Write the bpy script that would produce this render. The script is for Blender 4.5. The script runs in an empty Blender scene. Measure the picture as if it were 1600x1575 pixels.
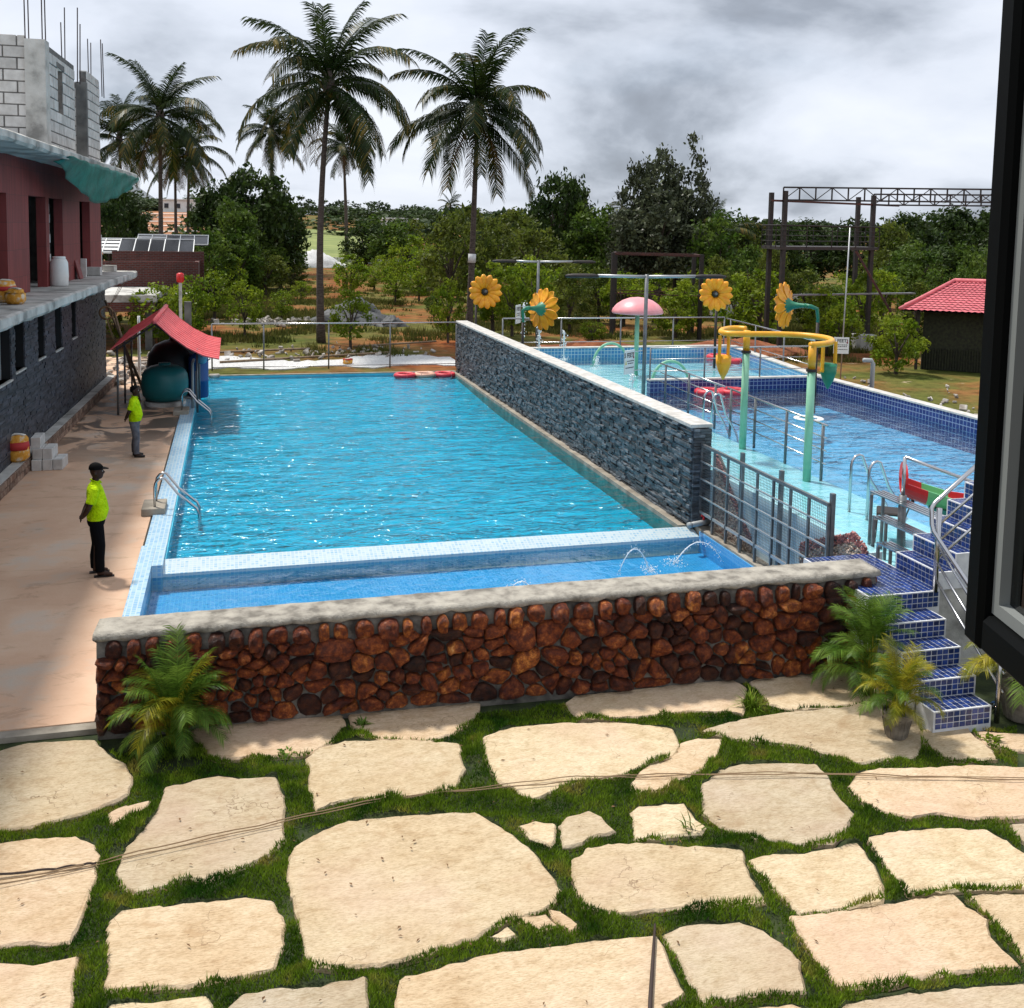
import bpy, bmesh, math, random
import numpy as np
from mathutils import Vector, Matrix

sc = bpy.context.scene
rnd = random.Random(11)
nrs = np.random.RandomState(7)
R = math.radians
col = sc.collection

# ------------------------------------------------------------------ camera, sky, sun, exposure
CAM_RIGHT = Vector((0.96538891, -0.26016328, 0.01842082)); CAM_UP = Vector((0.00625656, 0.09370814, 0.99558005)); CAM_FWD = Vector((0.26073955, 0.96100669, -0.09209253))
cd = bpy.data.cameras.new('camera'); cam = bpy.data.objects.new('camera', cd); col.objects.link(cam)
m4 = Matrix.Identity(4)
for i in range(3):
    m4[i][0] = CAM_RIGHT[i]; m4[i][1] = CAM_UP[i]; m4[i][2] = -CAM_FWD[i]
m4[2][3] = 5.5
cam.matrix_world = m4
cd.sensor_fit = 'HORIZONTAL'; cd.sensor_width = 36.0; cd.lens = 36.0*1615/1600
cd.shift_y = -(787.5-504.0)/1600
cd.clip_start = 0.05; cd.clip_end = 6000
sc.camera = cam

SUN_EL, SUN_AZ = 64.0, -35.0            # sun stands ahead of the camera, a little to the left, behind thin cloud
w = bpy.data.worlds.new('World'); sc.world = w; w.use_nodes = True
nt = w.node_tree; nt.nodes.clear()
def wn(t, **k):
    n = nt.nodes.new(t)
    for a, b in k.items(): setattr(n, a, b)
    return n
sky = wn('ShaderNodeTexSky', sky_type='NISHITA', sun_disc=False, sun_elevation=R(SUN_EL), sun_rotation=R(SUN_AZ), altitude=800.0)
bg1 = wn('ShaderNodeBackground'); bg1.inputs['Strength'].default_value = 0.1
nt.links.new(sky.outputs[0], bg1.inputs['Color'])
tc = wn('ShaderNodeTexCoord'); sep = wn('ShaderNodeSeparateXYZ'); nt.links.new(tc.outputs['Generated'], sep.inputs[0])
mz = wn('ShaderNodeMath', operation='MAXIMUM'); mz.inputs[1].default_value = 0.0; nt.links.new(sep.outputs['Z'], mz.inputs[0])
az = wn('ShaderNodeMath', operation='ADD'); az.inputs[1].default_value = 0.34; nt.links.new(mz.outputs[0], az.inputs[0])
dx = wn('ShaderNodeMath', operation='DIVIDE'); dy = wn('ShaderNodeMath', operation='DIVIDE')
for d, s in ((dx, 'X'), (dy, 'Y')):
    nt.links.new(sep.outputs[s], d.inputs[0]); nt.links.new(az.outputs[0], d.inputs[1])
cmb = wn('ShaderNodeCombineXYZ'); nt.links.new(dx.outputs[0], cmb.inputs[0]); nt.links.new(dy.outputs[0], cmb.inputs[1])
SKY_OFF = (3.46, 0.67, 0.0)
mp = wn('ShaderNodeMapping'); mp.inputs['Location'].default_value = SKY_OFF; nt.links.new(cmb.outputs[0], mp.inputs['Vector'])
n1 = wn('ShaderNodeTexNoise'); n1.inputs['Scale'].default_value = 1.25; n1.inputs['Detail'].default_value = 9; n1.inputs['Roughness'].default_value = 0.52; n1.inputs['Distortion'].default_value = 0.25
nt.links.new(mp.outputs[0], n1.inputs['Vector'])
r1 = wn('ShaderNodeValToRGB'); e = r1.color_ramp.elements
e[0].position = 0.265; e[0].color = (0.22, 0.24, 0.28, 1)
e[1].position = 0.60; e[1].color = (0.88, 0.92, 0.99, 1)
for pos, c in ((0.355, (0.37, 0.41, 0.48, 1)), (0.415, (0.60, 0.65, 0.74, 1)), (0.48, (0.76, 0.81, 0.91, 1))):
    q = e.new(pos); q.color = c
nt.links.new(n1.outputs['Fac'], r1.inputs[0])
bg2 = wn('ShaderNodeBackground'); bg2.inputs['Strength'].default_value = 1.0; nt.links.new(r1.outputs[0], bg2.inputs['Color'])
n2 = wn('ShaderNodeTexNoise'); n2.inputs['Scale'].default_value = 1.1; n2.inputs['Detail'].default_value = 5; nt.links.new(mp.outputs[0], n2.inputs['Vector'])
r2 = wn('ShaderNodeValToRGB'); r2.color_ramp.elements[0].position = 0.60; r2.color_ramp.elements[0].color = (0.95, 0.95, 0.95, 1); r2.color_ramp.elements[1].position = 0.75; r2.color_ramp.elements[1].color = (0.7, 0.7, 0.7, 1)
nt.links.new(n2.outputs['Fac'], r2.inputs[0])
mxw = wn('ShaderNodeMixShader'); nt.links.new(r2.outputs[0], mxw.inputs[0]); nt.links.new(bg1.outputs[0], mxw.inputs[1]); nt.links.new(bg2.outputs[0], mxw.inputs[2])
wo = wn('ShaderNodeOutputWorld'); nt.links.new(mxw.outputs[0], wo.inputs['Surface'])

sd = bpy.data.lights.new('sun', 'SUN'); sun = bpy.data.objects.new('sun', sd); col.objects.link(sun)
sd.energy = 3.9; sd.angle = R(5); sd.color = (1.0, 0.95, 0.87)
az_ = R(SUN_AZ); el_ = R(SUN_EL)
sdir = Vector((math.sin(az_)*math.cos(el_), math.cos(az_)*math.cos(el_), math.sin(el_)))
sun.rotation_euler = (-sdir).to_track_quat('-Z', 'Y').to_euler()
sun.location = (0, 0, 40)

sc.render.engine = 'CYCLES'
sc.cycles.use_denoising = True
sc.cycles.max_bounces = 6; sc.cycles.diffuse_bounces = 2; sc.cycles.glossy_bounces = 3; sc.cycles.transmission_bounces = 4; sc.cycles.transparent_max_bounces = 10
sc.cycles.caustics_reflective = False; sc.cycles.caustics_refractive = False
sc.view_settings.view_transform = 'Standard'; sc.view_settings.look = 'None'
sc.view_settings.exposure = 0.12; sc.view_settings.gamma = 1.0

# ------------------------------------------------------------------ mesh builder
class MB:
    def __init__(s): s.v = []; s.f = []; s.mi = []
    def add(s, vs, fs, mi=0):
        o = len(s.v); s.v.extend(vs)
        for f in fs: s.f.append(tuple(i+o for i in f)); s.mi.append(mi)
        return s
    def box(s, x0, x1, y0, y1, z0, z1, mi=0):
        return s.add([(x0,y0,z0),(x1,y0,z0),(x1,y1,z0),(x0,y1,z0),(x0,y0,z1),(x1,y0,z1),(x1,y1,z1),(x0,y1,z1)],
              [(0,3,2,1),(4,5,6,7),(0,1,5,4),(1,2,6,5),(2,3,7,6),(3,0,4,7)], mi)
    def cbox(s, c, d, b=0.012, mi=0):
        # box with chamfered edges, centre c and size d
        hx, hy, hz = d[0]/2, d[1]/2, d[2]/2; b = min(b, hx*.8, hy*.8, hz*.8); vs = []; idx = {}
        for sx in (-1,1):
            for sy in (-1,1):
                for sz in (-1,1):
                    for a in range(3):
                        p = [sx*(hx-b), sy*(hy-b), sz*(hz-b)]; h = (hx, hy, hz); p[a] = (sx, sy, sz)[a]*h[a]
                        idx[(sx,sy,sz,a)] = len(vs); vs.append((c[0]+p[0], c[1]+p[1], c[2]+p[2]))
        fs = []
        def q(*k): fs.append(tuple(idx[t] for t in k))
        for s1 in (-1,1):
            o = [(-1,-1),(1,-1),(1,1),(-1,1)]
            if s1 < 0: o = o[::-1]
            q(*[(s1,a,b2,0) for a,b2 in o]); q(*[(b2,s1,a,1) for a,b2 in o]); q(*[(a,b2,s1,2) for a,b2 in o])
        for a in (-1,1):
            for b2 in (-1,1):
                q((a,b2,-1,0),(a,b2,1,0),(a,b2,1,1),(a,b2,-1,1)); q((-1,a,b2,1),(1,a,b2,1),(1,a,b2,2),(-1,a,b2,2)); q((a,-1,b2,0),(a,1,b2,0),(a,1,b2,2),(a,-1,b2,2))
                for c2 in (-1,1): q((a,b2,c2,0),(a,b2,c2,1),(a,b2,c2,2))
        return s.add(vs, fs, mi)
    def tube(s, pts, r, n=8, cap=True, mi=0, flat=None):
        pts = [Vector(p) for p in pts]; k = len(pts); rs = r if isinstance(r, (list, tuple)) else [r]*k
        vs = []; up = Vector((0,0,1)); prev = None
        for i, p in enumerate(pts):
            t = (pts[min(i+1,k-1)]-pts[max(i-1,0)]); t = t.normalized() if t.length > 1e-9 else Vector((0,0,1))
            if prev is None:
                a = t.cross(up)
                if a.length < 0.05: a = t.cross(Vector((0,1,0)))
            else: a = prev-t*prev.dot(t)
            a.normalize(); prev = a; b = t.cross(a)
            for j in range(n):
                an = 2*math.pi*j/n
                vs.append(tuple(p+(a*math.cos(an)+b*math.sin(an)*(flat or 1))*rs[i]))
        fs = [(i*n+j, i*n+(j+1)%n, (i+1)*n+(j+1)%n, (i+1)*n+j) for i in range(k-1) for j in range(n)]
        if cap: fs += [tuple(range(n))[::-1], tuple((k-1)*n+j for j in range(n))]
        return s.add(vs, fs, mi)
    def lathe(s, prof, n=24, c=(0,0,0), mi=0, caps=True):
        vs = []; k = len(prof)
        for r, z in prof:
            for j in range(n):
                an = 2*math.pi*j/n; vs.append((c[0]+r*math.cos(an), c[1]+r*math.sin(an), c[2]+z))
        fs = [(i*n+j, i*n+(j+1)%n, (i+1)*n+(j+1)%n, (i+1)*n+j) for i in range(k-1) for j in range(n)]
        if caps: fs += [tuple(range(n))[::-1], tuple((k-1)*n+j for j in range(n))]
        return s.add(vs, fs, mi)
    def loft(s, rings, n=16, mi=0):
        # rings (cx, cy, cz, rx, ry) stacked in z
        vs = []; k = len(rings)
        for cx, cy, cz, rx, ry in rings:
            for j in range(n):
                an = 2*math.pi*j/n; vs.append((cx+rx*math.cos(an), cy+ry*math.sin(an), cz))
        fs = [(i*n+j, i*n+(j+1)%n, (i+1)*n+(j+1)%n, (i+1)*n+j) for i in range(k-1) for j in range(n)]
        fs += [tuple(range(n))[::-1], tuple((k-1)*n+j for j in range(n))]
        return s.add(vs, fs, mi)
    def torus(s, c, R0, r, n=28, m=10, mi=0, tilt=0.0):
        vs = []
        for i in range(n):
            a = 2*math.pi*i/n
            for j in range(m):
                b = 2*math.pi*j/m; rr = R0+r*math.cos(b); x = rr*math.cos(a)
                vs.append((c[0]+x, c[1]+rr*math.sin(a), c[2]+r*math.sin(b)+x*tilt))
        return s.add(vs, [(i*m+j, ((i+1)%n)*m+j, ((i+1)%n)*m+(j+1)%m, i*m+(j+1)%m) for i in range(n) for j in range(m)], mi)
    def prism(s, poly, z0, z1, mi=0):
        n = len(poly); vs = [(x,y,z0) for x,y in poly]+[(x,y,z1) for x,y in poly]
        ar = sum(poly[i][0]*poly[(i+1)%n][1]-poly[(i+1)%n][0]*poly[i][1] for i in range(n))
        fs = [tuple(range(n))[::-1], tuple(range(n,2*n))]+[(i,(i+1)%n,n+(i+1)%n,n+i) for i in range(n)]
        if ar < 0: fs = [f[::-1] for f in fs]
        return s.add(vs, fs, mi)
    def beam(s, p, q, w, h=None, mi=0):
        p = Vector(p); q = Vector(q); h = h or w; t = (q-p).normalized(); a = t.cross(Vector((0,0,1)))
        if a.length < 0.02: a = Vector((1,0,0))
        a.normalize(); b = a.cross(t); vs = []
        for c in (p, q):
            for sa, sb in ((-1,-1),(1,-1),(1,1),(-1,1)): vs.append(tuple(c+a*sa*w/2+b*sb*h/2))
        return s.add(vs, [(0,1,2,3),(7,6,5,4),(0,4,5,1),(1,5,6,2),(2,6,7,3),(3,7,4,0)], mi)
    def xf(s, M):
        s.v = [tuple(M @ Vector(p)) for p in s.v]; return s
    def mesh(s, name, mats, smooth=False, uv=False):
        me = bpy.data.meshes.new(name); me.from_pydata(s.v, [], s.f)
        for m in (mats if isinstance(mats, (list, tuple)) else [mats]): me.materials.append(m)
        if any(s.mi): me.polygons.foreach_set('material_index', s.mi)
        if smooth: me.polygons.foreach_set('use_smooth', [True]*len(me.polygons))
        if uv: planar_uv(me)
        me.update(); return me
    def build(s, name, mats, parent=None, smooth=False, uv=False, o=None):
        if o is not None:
            ox, oy, oz = o; s.v = [(x-ox,y-oy,z-oz) for x,y,z in s.v]
        return link(name, s.mesh(name, mats, smooth, uv), parent)

def planar_uv(me):
    n = len(me.loops); nv = len(me.vertices)
    co = np.empty(nv*3, np.float32); me.vertices.foreach_get('co', co); co = co.reshape(-1,3)
    li = np.empty(n, np.int32); me.loops.foreach_get('vertex_index', li)
    np_ = len(me.polygons); no = np.empty(np_*3, np.float32); me.polygons.foreach_get('normal', no); no = np.abs(no.reshape(-1,3))
    lt = np.empty(np_, np.int32); me.polygons.foreach_get('loop_total', lt)
    ax = np.repeat(no.argmax(1), lt); c = co[li]; uv = np.empty((n,2), np.float32)
    for a, (i, j) in ((0,(1,2)),(1,(0,2)),(2,(0,1))):
        k = ax == a; uv[k,0] = c[k,i]; uv[k,1] = c[k,j]
    me.uv_layers.new(name='UVMap').data.foreach_set('uv', uv.ravel())

def link(name, me, parent=None, loc=None, rot=None, scale=None):
    ob = bpy.data.objects.new(name, me); col.objects.link(ob)
    if parent is not None: ob.parent = parent
    if loc is not None: ob.location = loc
    if rot is not None: ob.rotation_euler = rot
    if scale is not None: ob.scale = scale if isinstance(scale, (tuple, list)) else (scale,)*3
    return ob
def tag(o, label, cat, group=None, kind=None):
    o['label'] = label; o['category'] = cat
    if group: o['group'] = group
    if kind: o['kind'] = kind
    return o
def thing(name, label, cat, loc=(0,0,0), rz=0.0, group=None):
    o = bpy.data.objects.new(name, None); col.objects.link(o); o.empty_display_size = 0.2
    o.location = loc; o.rotation_euler = (0,0,rz); return tag(o, label, cat, group)
def struct(o): o['kind'] = 'structure'; return o
def stuff(o): o['kind'] = 'stuff'; return o

def fast_mesh(name, verts, tris, mat):
    # verts (n,3), tris (m,k) arrays
    me = bpy.data.meshes.new(name); nv = len(verts); k = tris.shape[1]; nf = len(tris)
    me.vertices.add(nv); me.vertices.foreach_set('co', np.ascontiguousarray(verts, np.float32).ravel())
    me.loops.add(nf*k); me.loops.foreach_set('vertex_index', np.ascontiguousarray(tris, np.int32).ravel())
    me.polygons.add(nf); me.polygons.foreach_set('loop_start', np.arange(0, nf*k, k, dtype=np.int32)); me.polygons.foreach_set('loop_total', np.full(nf, k, np.int32))
    for m in (mat if isinstance(mat, (list, tuple)) else [mat]): me.materials.append(m)
    me.update(calc_edges=True); return me

def remesh(name, mb, voxel, mat, parent=None, smooth=4):
    me = mb.mesh(name, mat); ob = bpy.data.objects.new('tmp', me); col.objects.link(ob)
    md = ob.modifiers.new('r', 'REMESH'); md.mode = 'VOXEL'; md.voxel_size = voxel
    ms = ob.modifiers.new('s', 'SMOOTH'); ms.factor = 0.5; ms.iterations = smooth
    dg = bpy.context.evaluated_depsgraph_get(); dg.update()
    m2 = bpy.data.meshes.new_from_object(ob.evaluated_get(dg)); bpy.data.objects.remove(ob)
    m2.name = name; m2.polygons.foreach_set('use_smooth', [True]*len(m2.polygons))
    if not m2.materials: m2.materials.append(mat)
    return link(name, m2, parent)

# ------------------------------------------------------------------ materials
def newmat(name):
    m = bpy.data.materials.new(name); m.use_nodes = True; t = m.node_tree; b = t.nodes['Principled BSDF']; return m, t, b
def N(t, kind, **k):
    n = t.nodes.new(kind)
    for a, b in k.items(): setattr(n, a, b)
    return n
def c4(c): return (c[0], c[1], c[2], 1.0)
def mixrgb(t, fac, a, b, blend='MIX'):
    n = N(t, 'ShaderNodeMix', data_type='RGBA', blend_type=blend)
    for sock, v in ((n.inputs[0], fac), (n.inputs[6], a), (n.inputs[7], b)):
        if isinstance(v, bpy.types.NodeSocket): t.links.new(v, sock)
        elif isinstance(v, (int, float)): sock.default_value = v
        else: sock.default_value = c4(v)
    return n.outputs[2]
def noise(t, scale, detail=5, rough=0.55, vec=None, stretch=None, dist=0.0):
    n = N(t, 'ShaderNodeTexNoise'); n.inputs['Scale'].default_value = scale; n.inputs['Detail'].default_value = detail; n.inputs['Roughness'].default_value = rough; n.inputs['Distortion'].default_value = dist
    if vec is None: vec = N(t, 'ShaderNodeNewGeometry').outputs['Position']
    if stretch:
        mp = N(t, 'ShaderNodeMapping'); mp.inputs['Scale'].default_value = stretch; t.links.new(vec, mp.inputs['Vector']); vec = mp.outputs[0]
    t.links.new(vec, n.inputs['Vector']); return n.outputs['Fac']
def ramp(t, fac, stops):
    n = N(t, 'ShaderNodeValToRGB'); e = n.color_ramp.elements
    e[0].position = stops[0][0]; e[0].color = c4(stops[0][1]); e[1].position = stops[-1][0]; e[1].color = c4(stops[-1][1])
    for p, c in stops[1:-1]: q = e.new(p); q.color = c4(c)
    t.links.new(fac, n.inputs[0]); return n.outputs[0]
def bump(t, b, h, strength=0.3, dist=0.02):
    n = N(t, 'ShaderNodeBump'); n.inputs['Strength'].default_value = strength; n.inputs['Distance'].default_value = dist
    t.links.new(h, n.inputs['Height']); t.links.new(n.outputs[0], b.inputs['Normal']); return n.outputs[0]
def vary(t, colsock, amount, island=False):
    src = N(t, 'ShaderNodeNewGeometry').outputs['Random Per Island'] if island else N(t, 'ShaderNodeObjectInfo').outputs['Random']
    h = N(t, 'ShaderNodeHueSaturation')
    mr = N(t, 'ShaderNodeMapRange'); mr.inputs[3].default_value = 1-amount; mr.inputs[4].default_value = 1+amount
    t.links.new(src, mr.inputs[0]); t.links.new(mr.outputs[0], h.inputs['Value']); t.links.new(colsock, h.inputs['Color']); return h.outputs[0]
def pm(name, c1, c2=None, scale=4.0, rough=0.75, bmp=0.0, bscale=30.0, bdist=0.01, metal=0.0, var=0.0, island=False, spec=0.5, coat=0.0, lo=0.35, hi=0.65, c3=None, stretch=None, detail=6):
    m, t, b = newmat(name)
    c = None
    if c2 is not None:
        f = noise(t, scale, detail, stretch=stretch)
        c = ramp(t, f, [(lo, c1), (hi, c2)] if c3 is None else [(lo, c1), ((lo+hi)/2, c2), (hi, c3)])
    else:
        rgb = N(t, 'ShaderNodeRGB'); rgb.outputs[0].default_value = c4(c1); c = rgb.outputs[0]
    if var: c = vary(t, c, var, island)
    t.links.new(c, b.inputs['Base Color'])
    b.inputs['Roughness'].default_value = rough; b.inputs['Metallic'].default_value = metal
    b.inputs['Specular IOR Level'].default_value = spec; b.inputs['Coat Weight'].default_value = coat; b.inputs['Coat Roughness'].default_value = 0.15
    if bmp: bump(t, b, noise(t, bscale, 6, 0.6, stretch=stretch), bmp, bdist)
    return m
def mosaic(name, ca, cb, grout, size=0.05, mortar=0.006, rough=0.25, bias=0.0, dirt=0.2):
    m, t, b = newmat(name); br = N(t, 'ShaderNodeTexBrick'); uv = N(t, 'ShaderNodeUVMap')
    br.offset = 0.0; br.squash = 1.0
    t.links.new(uv.outputs[0], br.inputs['Vector'])
    for k, v in (('Scale', 1.0), ('Mortar Size', mortar), ('Mortar Smooth', 0.1), ('Bias', bias), ('Brick Width', size), ('Row Height', size)): br.inputs[k].default_value = v
    br.inputs['Color1'].default_value = c4(ca); br.inputs['Color2'].default_value = c4(cb); br.inputs['Mortar'].default_value = c4(grout)
    f = noise(t, 1.7, 5); c = mixrgb(t, dirt, br.outputs['Color'], ramp(t, f, [(0.3, (0.35,0.36,0.34)), (0.7, (1,1,1))]), 'MULTIPLY')
    t.links.new(c, b.inputs['Base Color']); b.inputs['Roughness'].default_value = rough
    inv = N(t, 'ShaderNodeMath', operation='SUBTRACT'); inv.inputs[0].default_value = 1.0; t.links.new(br.outputs['Fac'], inv.inputs[1]); bump(t, b, inv.outputs[0], 0.25, 0.003)
    return m
def bricks(name, ca, cb, grout, bw, rh, mortar=0.012, rough=0.9, bmp=0.5):
    m, t, b = newmat(name); br = N(t, 'ShaderNodeTexBrick'); uv = N(t, 'ShaderNodeUVMap'); t.links.new(uv.outputs[0], br.inputs['Vector'])
    for k, v in (('Scale', 1.0), ('Mortar Size', mortar), ('Mortar Smooth', 0.2), ('Bias', 0.0), ('Brick Width', bw), ('Row Height', rh)): br.inputs[k].default_value = v
    br.inputs['Color1'].default_value = c4(ca); br.inputs['Color2'].default_value = c4(cb); br.inputs['Mortar'].default_value = c4(grout)
    f = noise(t, 3.0, 6); c = mixrgb(t, 0.5, br.outputs['Color'], ramp(t, f, [(0.3, (0.45,0.42,0.42)), (0.7, (1,1,1))]), 'MULTIPLY')
    t.links.new(c, b.inputs['Base Color']); b.inputs['Roughness'].default_value = rough
    inv = N(t, 'ShaderNodeMath', operation='SUBTRACT'); inv.inputs[0].default_value = 1.0; t.links.new(br.outputs['Fac'], inv.inputs[1]); bump(t, b, inv.outputs[0], bmp, 0.012)
    return m
def water(name, tint, scale=5.0, strength=0.35, stretch=(0.6, 1.0, 1.0), ior=1.33, rough=0.03, dist=0.06):
    m, t, b = newmat(name); t.nodes.remove(b); out = t.nodes['Material Output']
    f1 = noise(t, scale, 3, 0.5, stretch=stretch, dist=0.6); f2 = noise(t, scale*0.28, 2, 0.5, stretch=stretch)
    ad = N(t, 'ShaderNodeMath', operation='MULTIPLY_ADD'); ad.inputs[1].default_value = 1.6; t.links.new(f2, ad.inputs[0]); t.links.new(f1, ad.inputs[2])
    bp = N(t, 'ShaderNodeBump'); bp.inputs['Strength'].default_value = strength; bp.inputs['Distance'].default_value = dist; t.links.new(ad.outputs[0], bp.inputs['Height'])
    fr = N(t, 'ShaderNodeFresnel'); fr.inputs['IOR'].default_value = ior; t.links.new(bp.outputs[0], fr.inputs['Normal'])
    tr = N(t, 'ShaderNodeBsdfTransparent'); tr.inputs[0].default_value = c4(tint)
    gl = N(t, 'ShaderNodeBsdfGlossy'); gl.inputs['Roughness'].default_value = rough; t.links.new(bp.outputs[0], gl.inputs['Normal']); gl.inputs['Color'].default_value = (1,1,1,1)
    mx = N(t, 'ShaderNodeMixShader'); t.links.new(fr.outputs[0], mx.inputs[0]); t.links.new(tr.outputs[0], mx.inputs[1]); t.links.new(gl.outputs[0], mx.inputs[2]); t.links.new(mx.outputs[0], out.inputs['Surface'])
    return m
def leafmat(name, ca, cb, trans=0.25, rough=0.5, var=0.35, scale=2.0, cc=None):
    m, t, b = newmat(name); out = t.nodes['Material Output']
    c = ramp(t, noise(t, scale, 3), [(0.35, ca), (0.65, cb)] if cc is None else [(0.32, ca), (0.56, cb), (0.68, cc)]); c = vary(t, c, var, island=True)
    t.links.new(c, b.inputs['Base Color']); b.inputs['Roughness'].default_value = rough; b.inputs['Specular IOR Level'].default_value = 0.18
    tl = N(t, 'ShaderNodeBsdfTranslucent'); t.links.new(c, tl.inputs[0])
    mx = N(t, 'ShaderNodeMixShader'); mx.inputs[0].default_value = trans; t.links.new(b.outputs[0], mx.inputs[1]); t.links.new(tl.outputs[0], mx.inputs[2]); t.links.new(mx.outputs[0], out.inputs['Surface'])
    return m

def rusty_stone():
    m, t, b = newmat('laterite')
    c = ramp(t, noise(t, 11, 10, 0.72), [(0.28, (0.02,0.005,0.003)), (0.44, (0.12,0.022,0.007)), (0.54, (0.27,0.062,0.013)), (0.63, (0.46,0.15,0.035)), (0.75, (0.66,0.42,0.24))])
    oi = N(t, 'ShaderNodeObjectInfo').outputs['Random']
    k = ramp(t, oi, [(0.0, (0.18,0.16,0.17)), (0.2, (0.45,0.38,0.38)), (0.45, (1.05,0.85,0.8)), (0.8, (1.5,1.4,1.25)), (1.0, (2.2,2.6,2.1))])
    c = mixrgb(t, 1.0, c, k, 'MULTIPLY'); t.links.new(c, b.inputs['Base Color'])
    b.inputs['Roughness'].default_value = 0.52; b.inputs['Coat Weight'].default_value = 0.06; b.inputs['Coat Roughness'].default_value = 0.25
    bump(t, b, noise(t, 13, 12, 0.8), 1.0, 0.12); return m
MT = {}
MT['laterite'] = rusty_stone()
MT['mortar'] = pm('mortar', (0.045,0.04,0.036), (0.24,0.22,0.19), 5, 0.9, 0.6, 35, 0.02)
MT['cap'] = pm('wall_cap_cement', (0.17,0.155,0.13), (0.33,0.305,0.26), 5, 0.92, 0.8, 20, 0.04, c3=(0.43,0.40,0.34))
MT['slate'] = pm('slate', (0.030,0.037,0.046), (0.125,0.14,0.155), 7, 0.5, 0.5, 40, 0.012, var=0.75, island=True, stretch=(1,1,3), spec=0.6)
MT['slate_obj'] = pm('slate_piece', (0.030,0.037,0.046), (0.125,0.14,0.155), 7, 0.5, 0.5, 40, 0.012, var=0.75, stretch=(1,1,3), spec=0.6)
MT['slate_dark'] = pm('dark_cladding', (0.022,0.025,0.036), (0.055,0.06,0.078), 5, 0.55, 0.5, 40, 0.01, var=0.5, island=True, spec=0.55)
MT['slate_gap'] = pm('slate_gap', (0.012,0.013,0.015), None, rough=0.95)
MT['granite'] = pm('granite_coping', (0.40,0.385,0.36), (0.60,0.585,0.55), 6, 0.7, 0.2, 60, 0.006)
MT['concrete'] = pm('concrete', (0.22,0.215,0.20), (0.47,0.46,0.43), 1.6, 0.9, 0.5, 14, 0.03, c3=(0.58,0.57,0.54))
MT['concrete_dark'] = pm('plaster_grey', (0.07,0.07,0.068), (0.20,0.195,0.185), 1.4, 0.9, 0.3, 12, 0.02)
MT['kerb'] = pm('kerb_cement', (0.20,0.175,0.14), (0.38,0.34,0.28), 2.5, 0.9, 0.5, 18, 0.02)
def deck_mat():
    m, t, b = newmat('stained_deck')
    c = ramp(t, noise(t, 0.55, 7, 0.6), [(0.30, (0.50,0.42,0.34)), (0.45, (0.60,0.38,0.25)), (0.58, (0.66,0.45,0.31)), (0.72, (0.56,0.50,0.43))])
    f = ramp(t, noise(t, 2.4, 8, 0.7, stretch=(0.5,1.3,1), dist=0.8), [(0.56, (1,1,1)), (0.63, (0.80,0.78,0.75)), (0.70, (1.18,1.2,1.2))])
    c = mixrgb(t, 1.0, c, f, 'MULTIPLY')
    g = N(t, 'ShaderNodeNewGeometry').outputs['Position']; sp = N(t, 'ShaderNodeSeparateXYZ'); t.links.new(g, sp.inputs[0])
    # wet cement spill along the far left of the deck
    mr = N(t, 'ShaderNodeMapRange'); mr.inputs[1].default_value = 23.5; mr.inputs[2].default_value = 28.5; t.links.new(sp.outputs['Y'], mr.inputs[0])
    wet = ramp(t, noise(t, 0.9, 7, 0.65, dist=1.2), [(0.47, (0,0,0)), (0.53, (1,1,1))])
    mu = N(t, 'ShaderNodeMath', operation='MULTIPLY'); t.links.new(mr.outputs[0], mu.inputs[0]); t.links.new(wet, mu.inputs[1])
    c = mixrgb(t, mu.outputs[0], c, (0.135,0.10,0.075))
    t.links.new(c, b.inputs['Base Color'])
    ro = N(t, 'ShaderNodeMapRange'); ro.inputs[3].default_value = 0.8; ro.inputs[4].default_value = 0.3; t.links.new(mu.outputs[0], ro.inputs[0]); t.links.new(ro.outputs[0], b.inputs['Roughness'])
    bump(t, b, noise(t, 20, 6, 0.6), 0.25, 0.012); return m
MT['deck'] = deck_mat()
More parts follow.
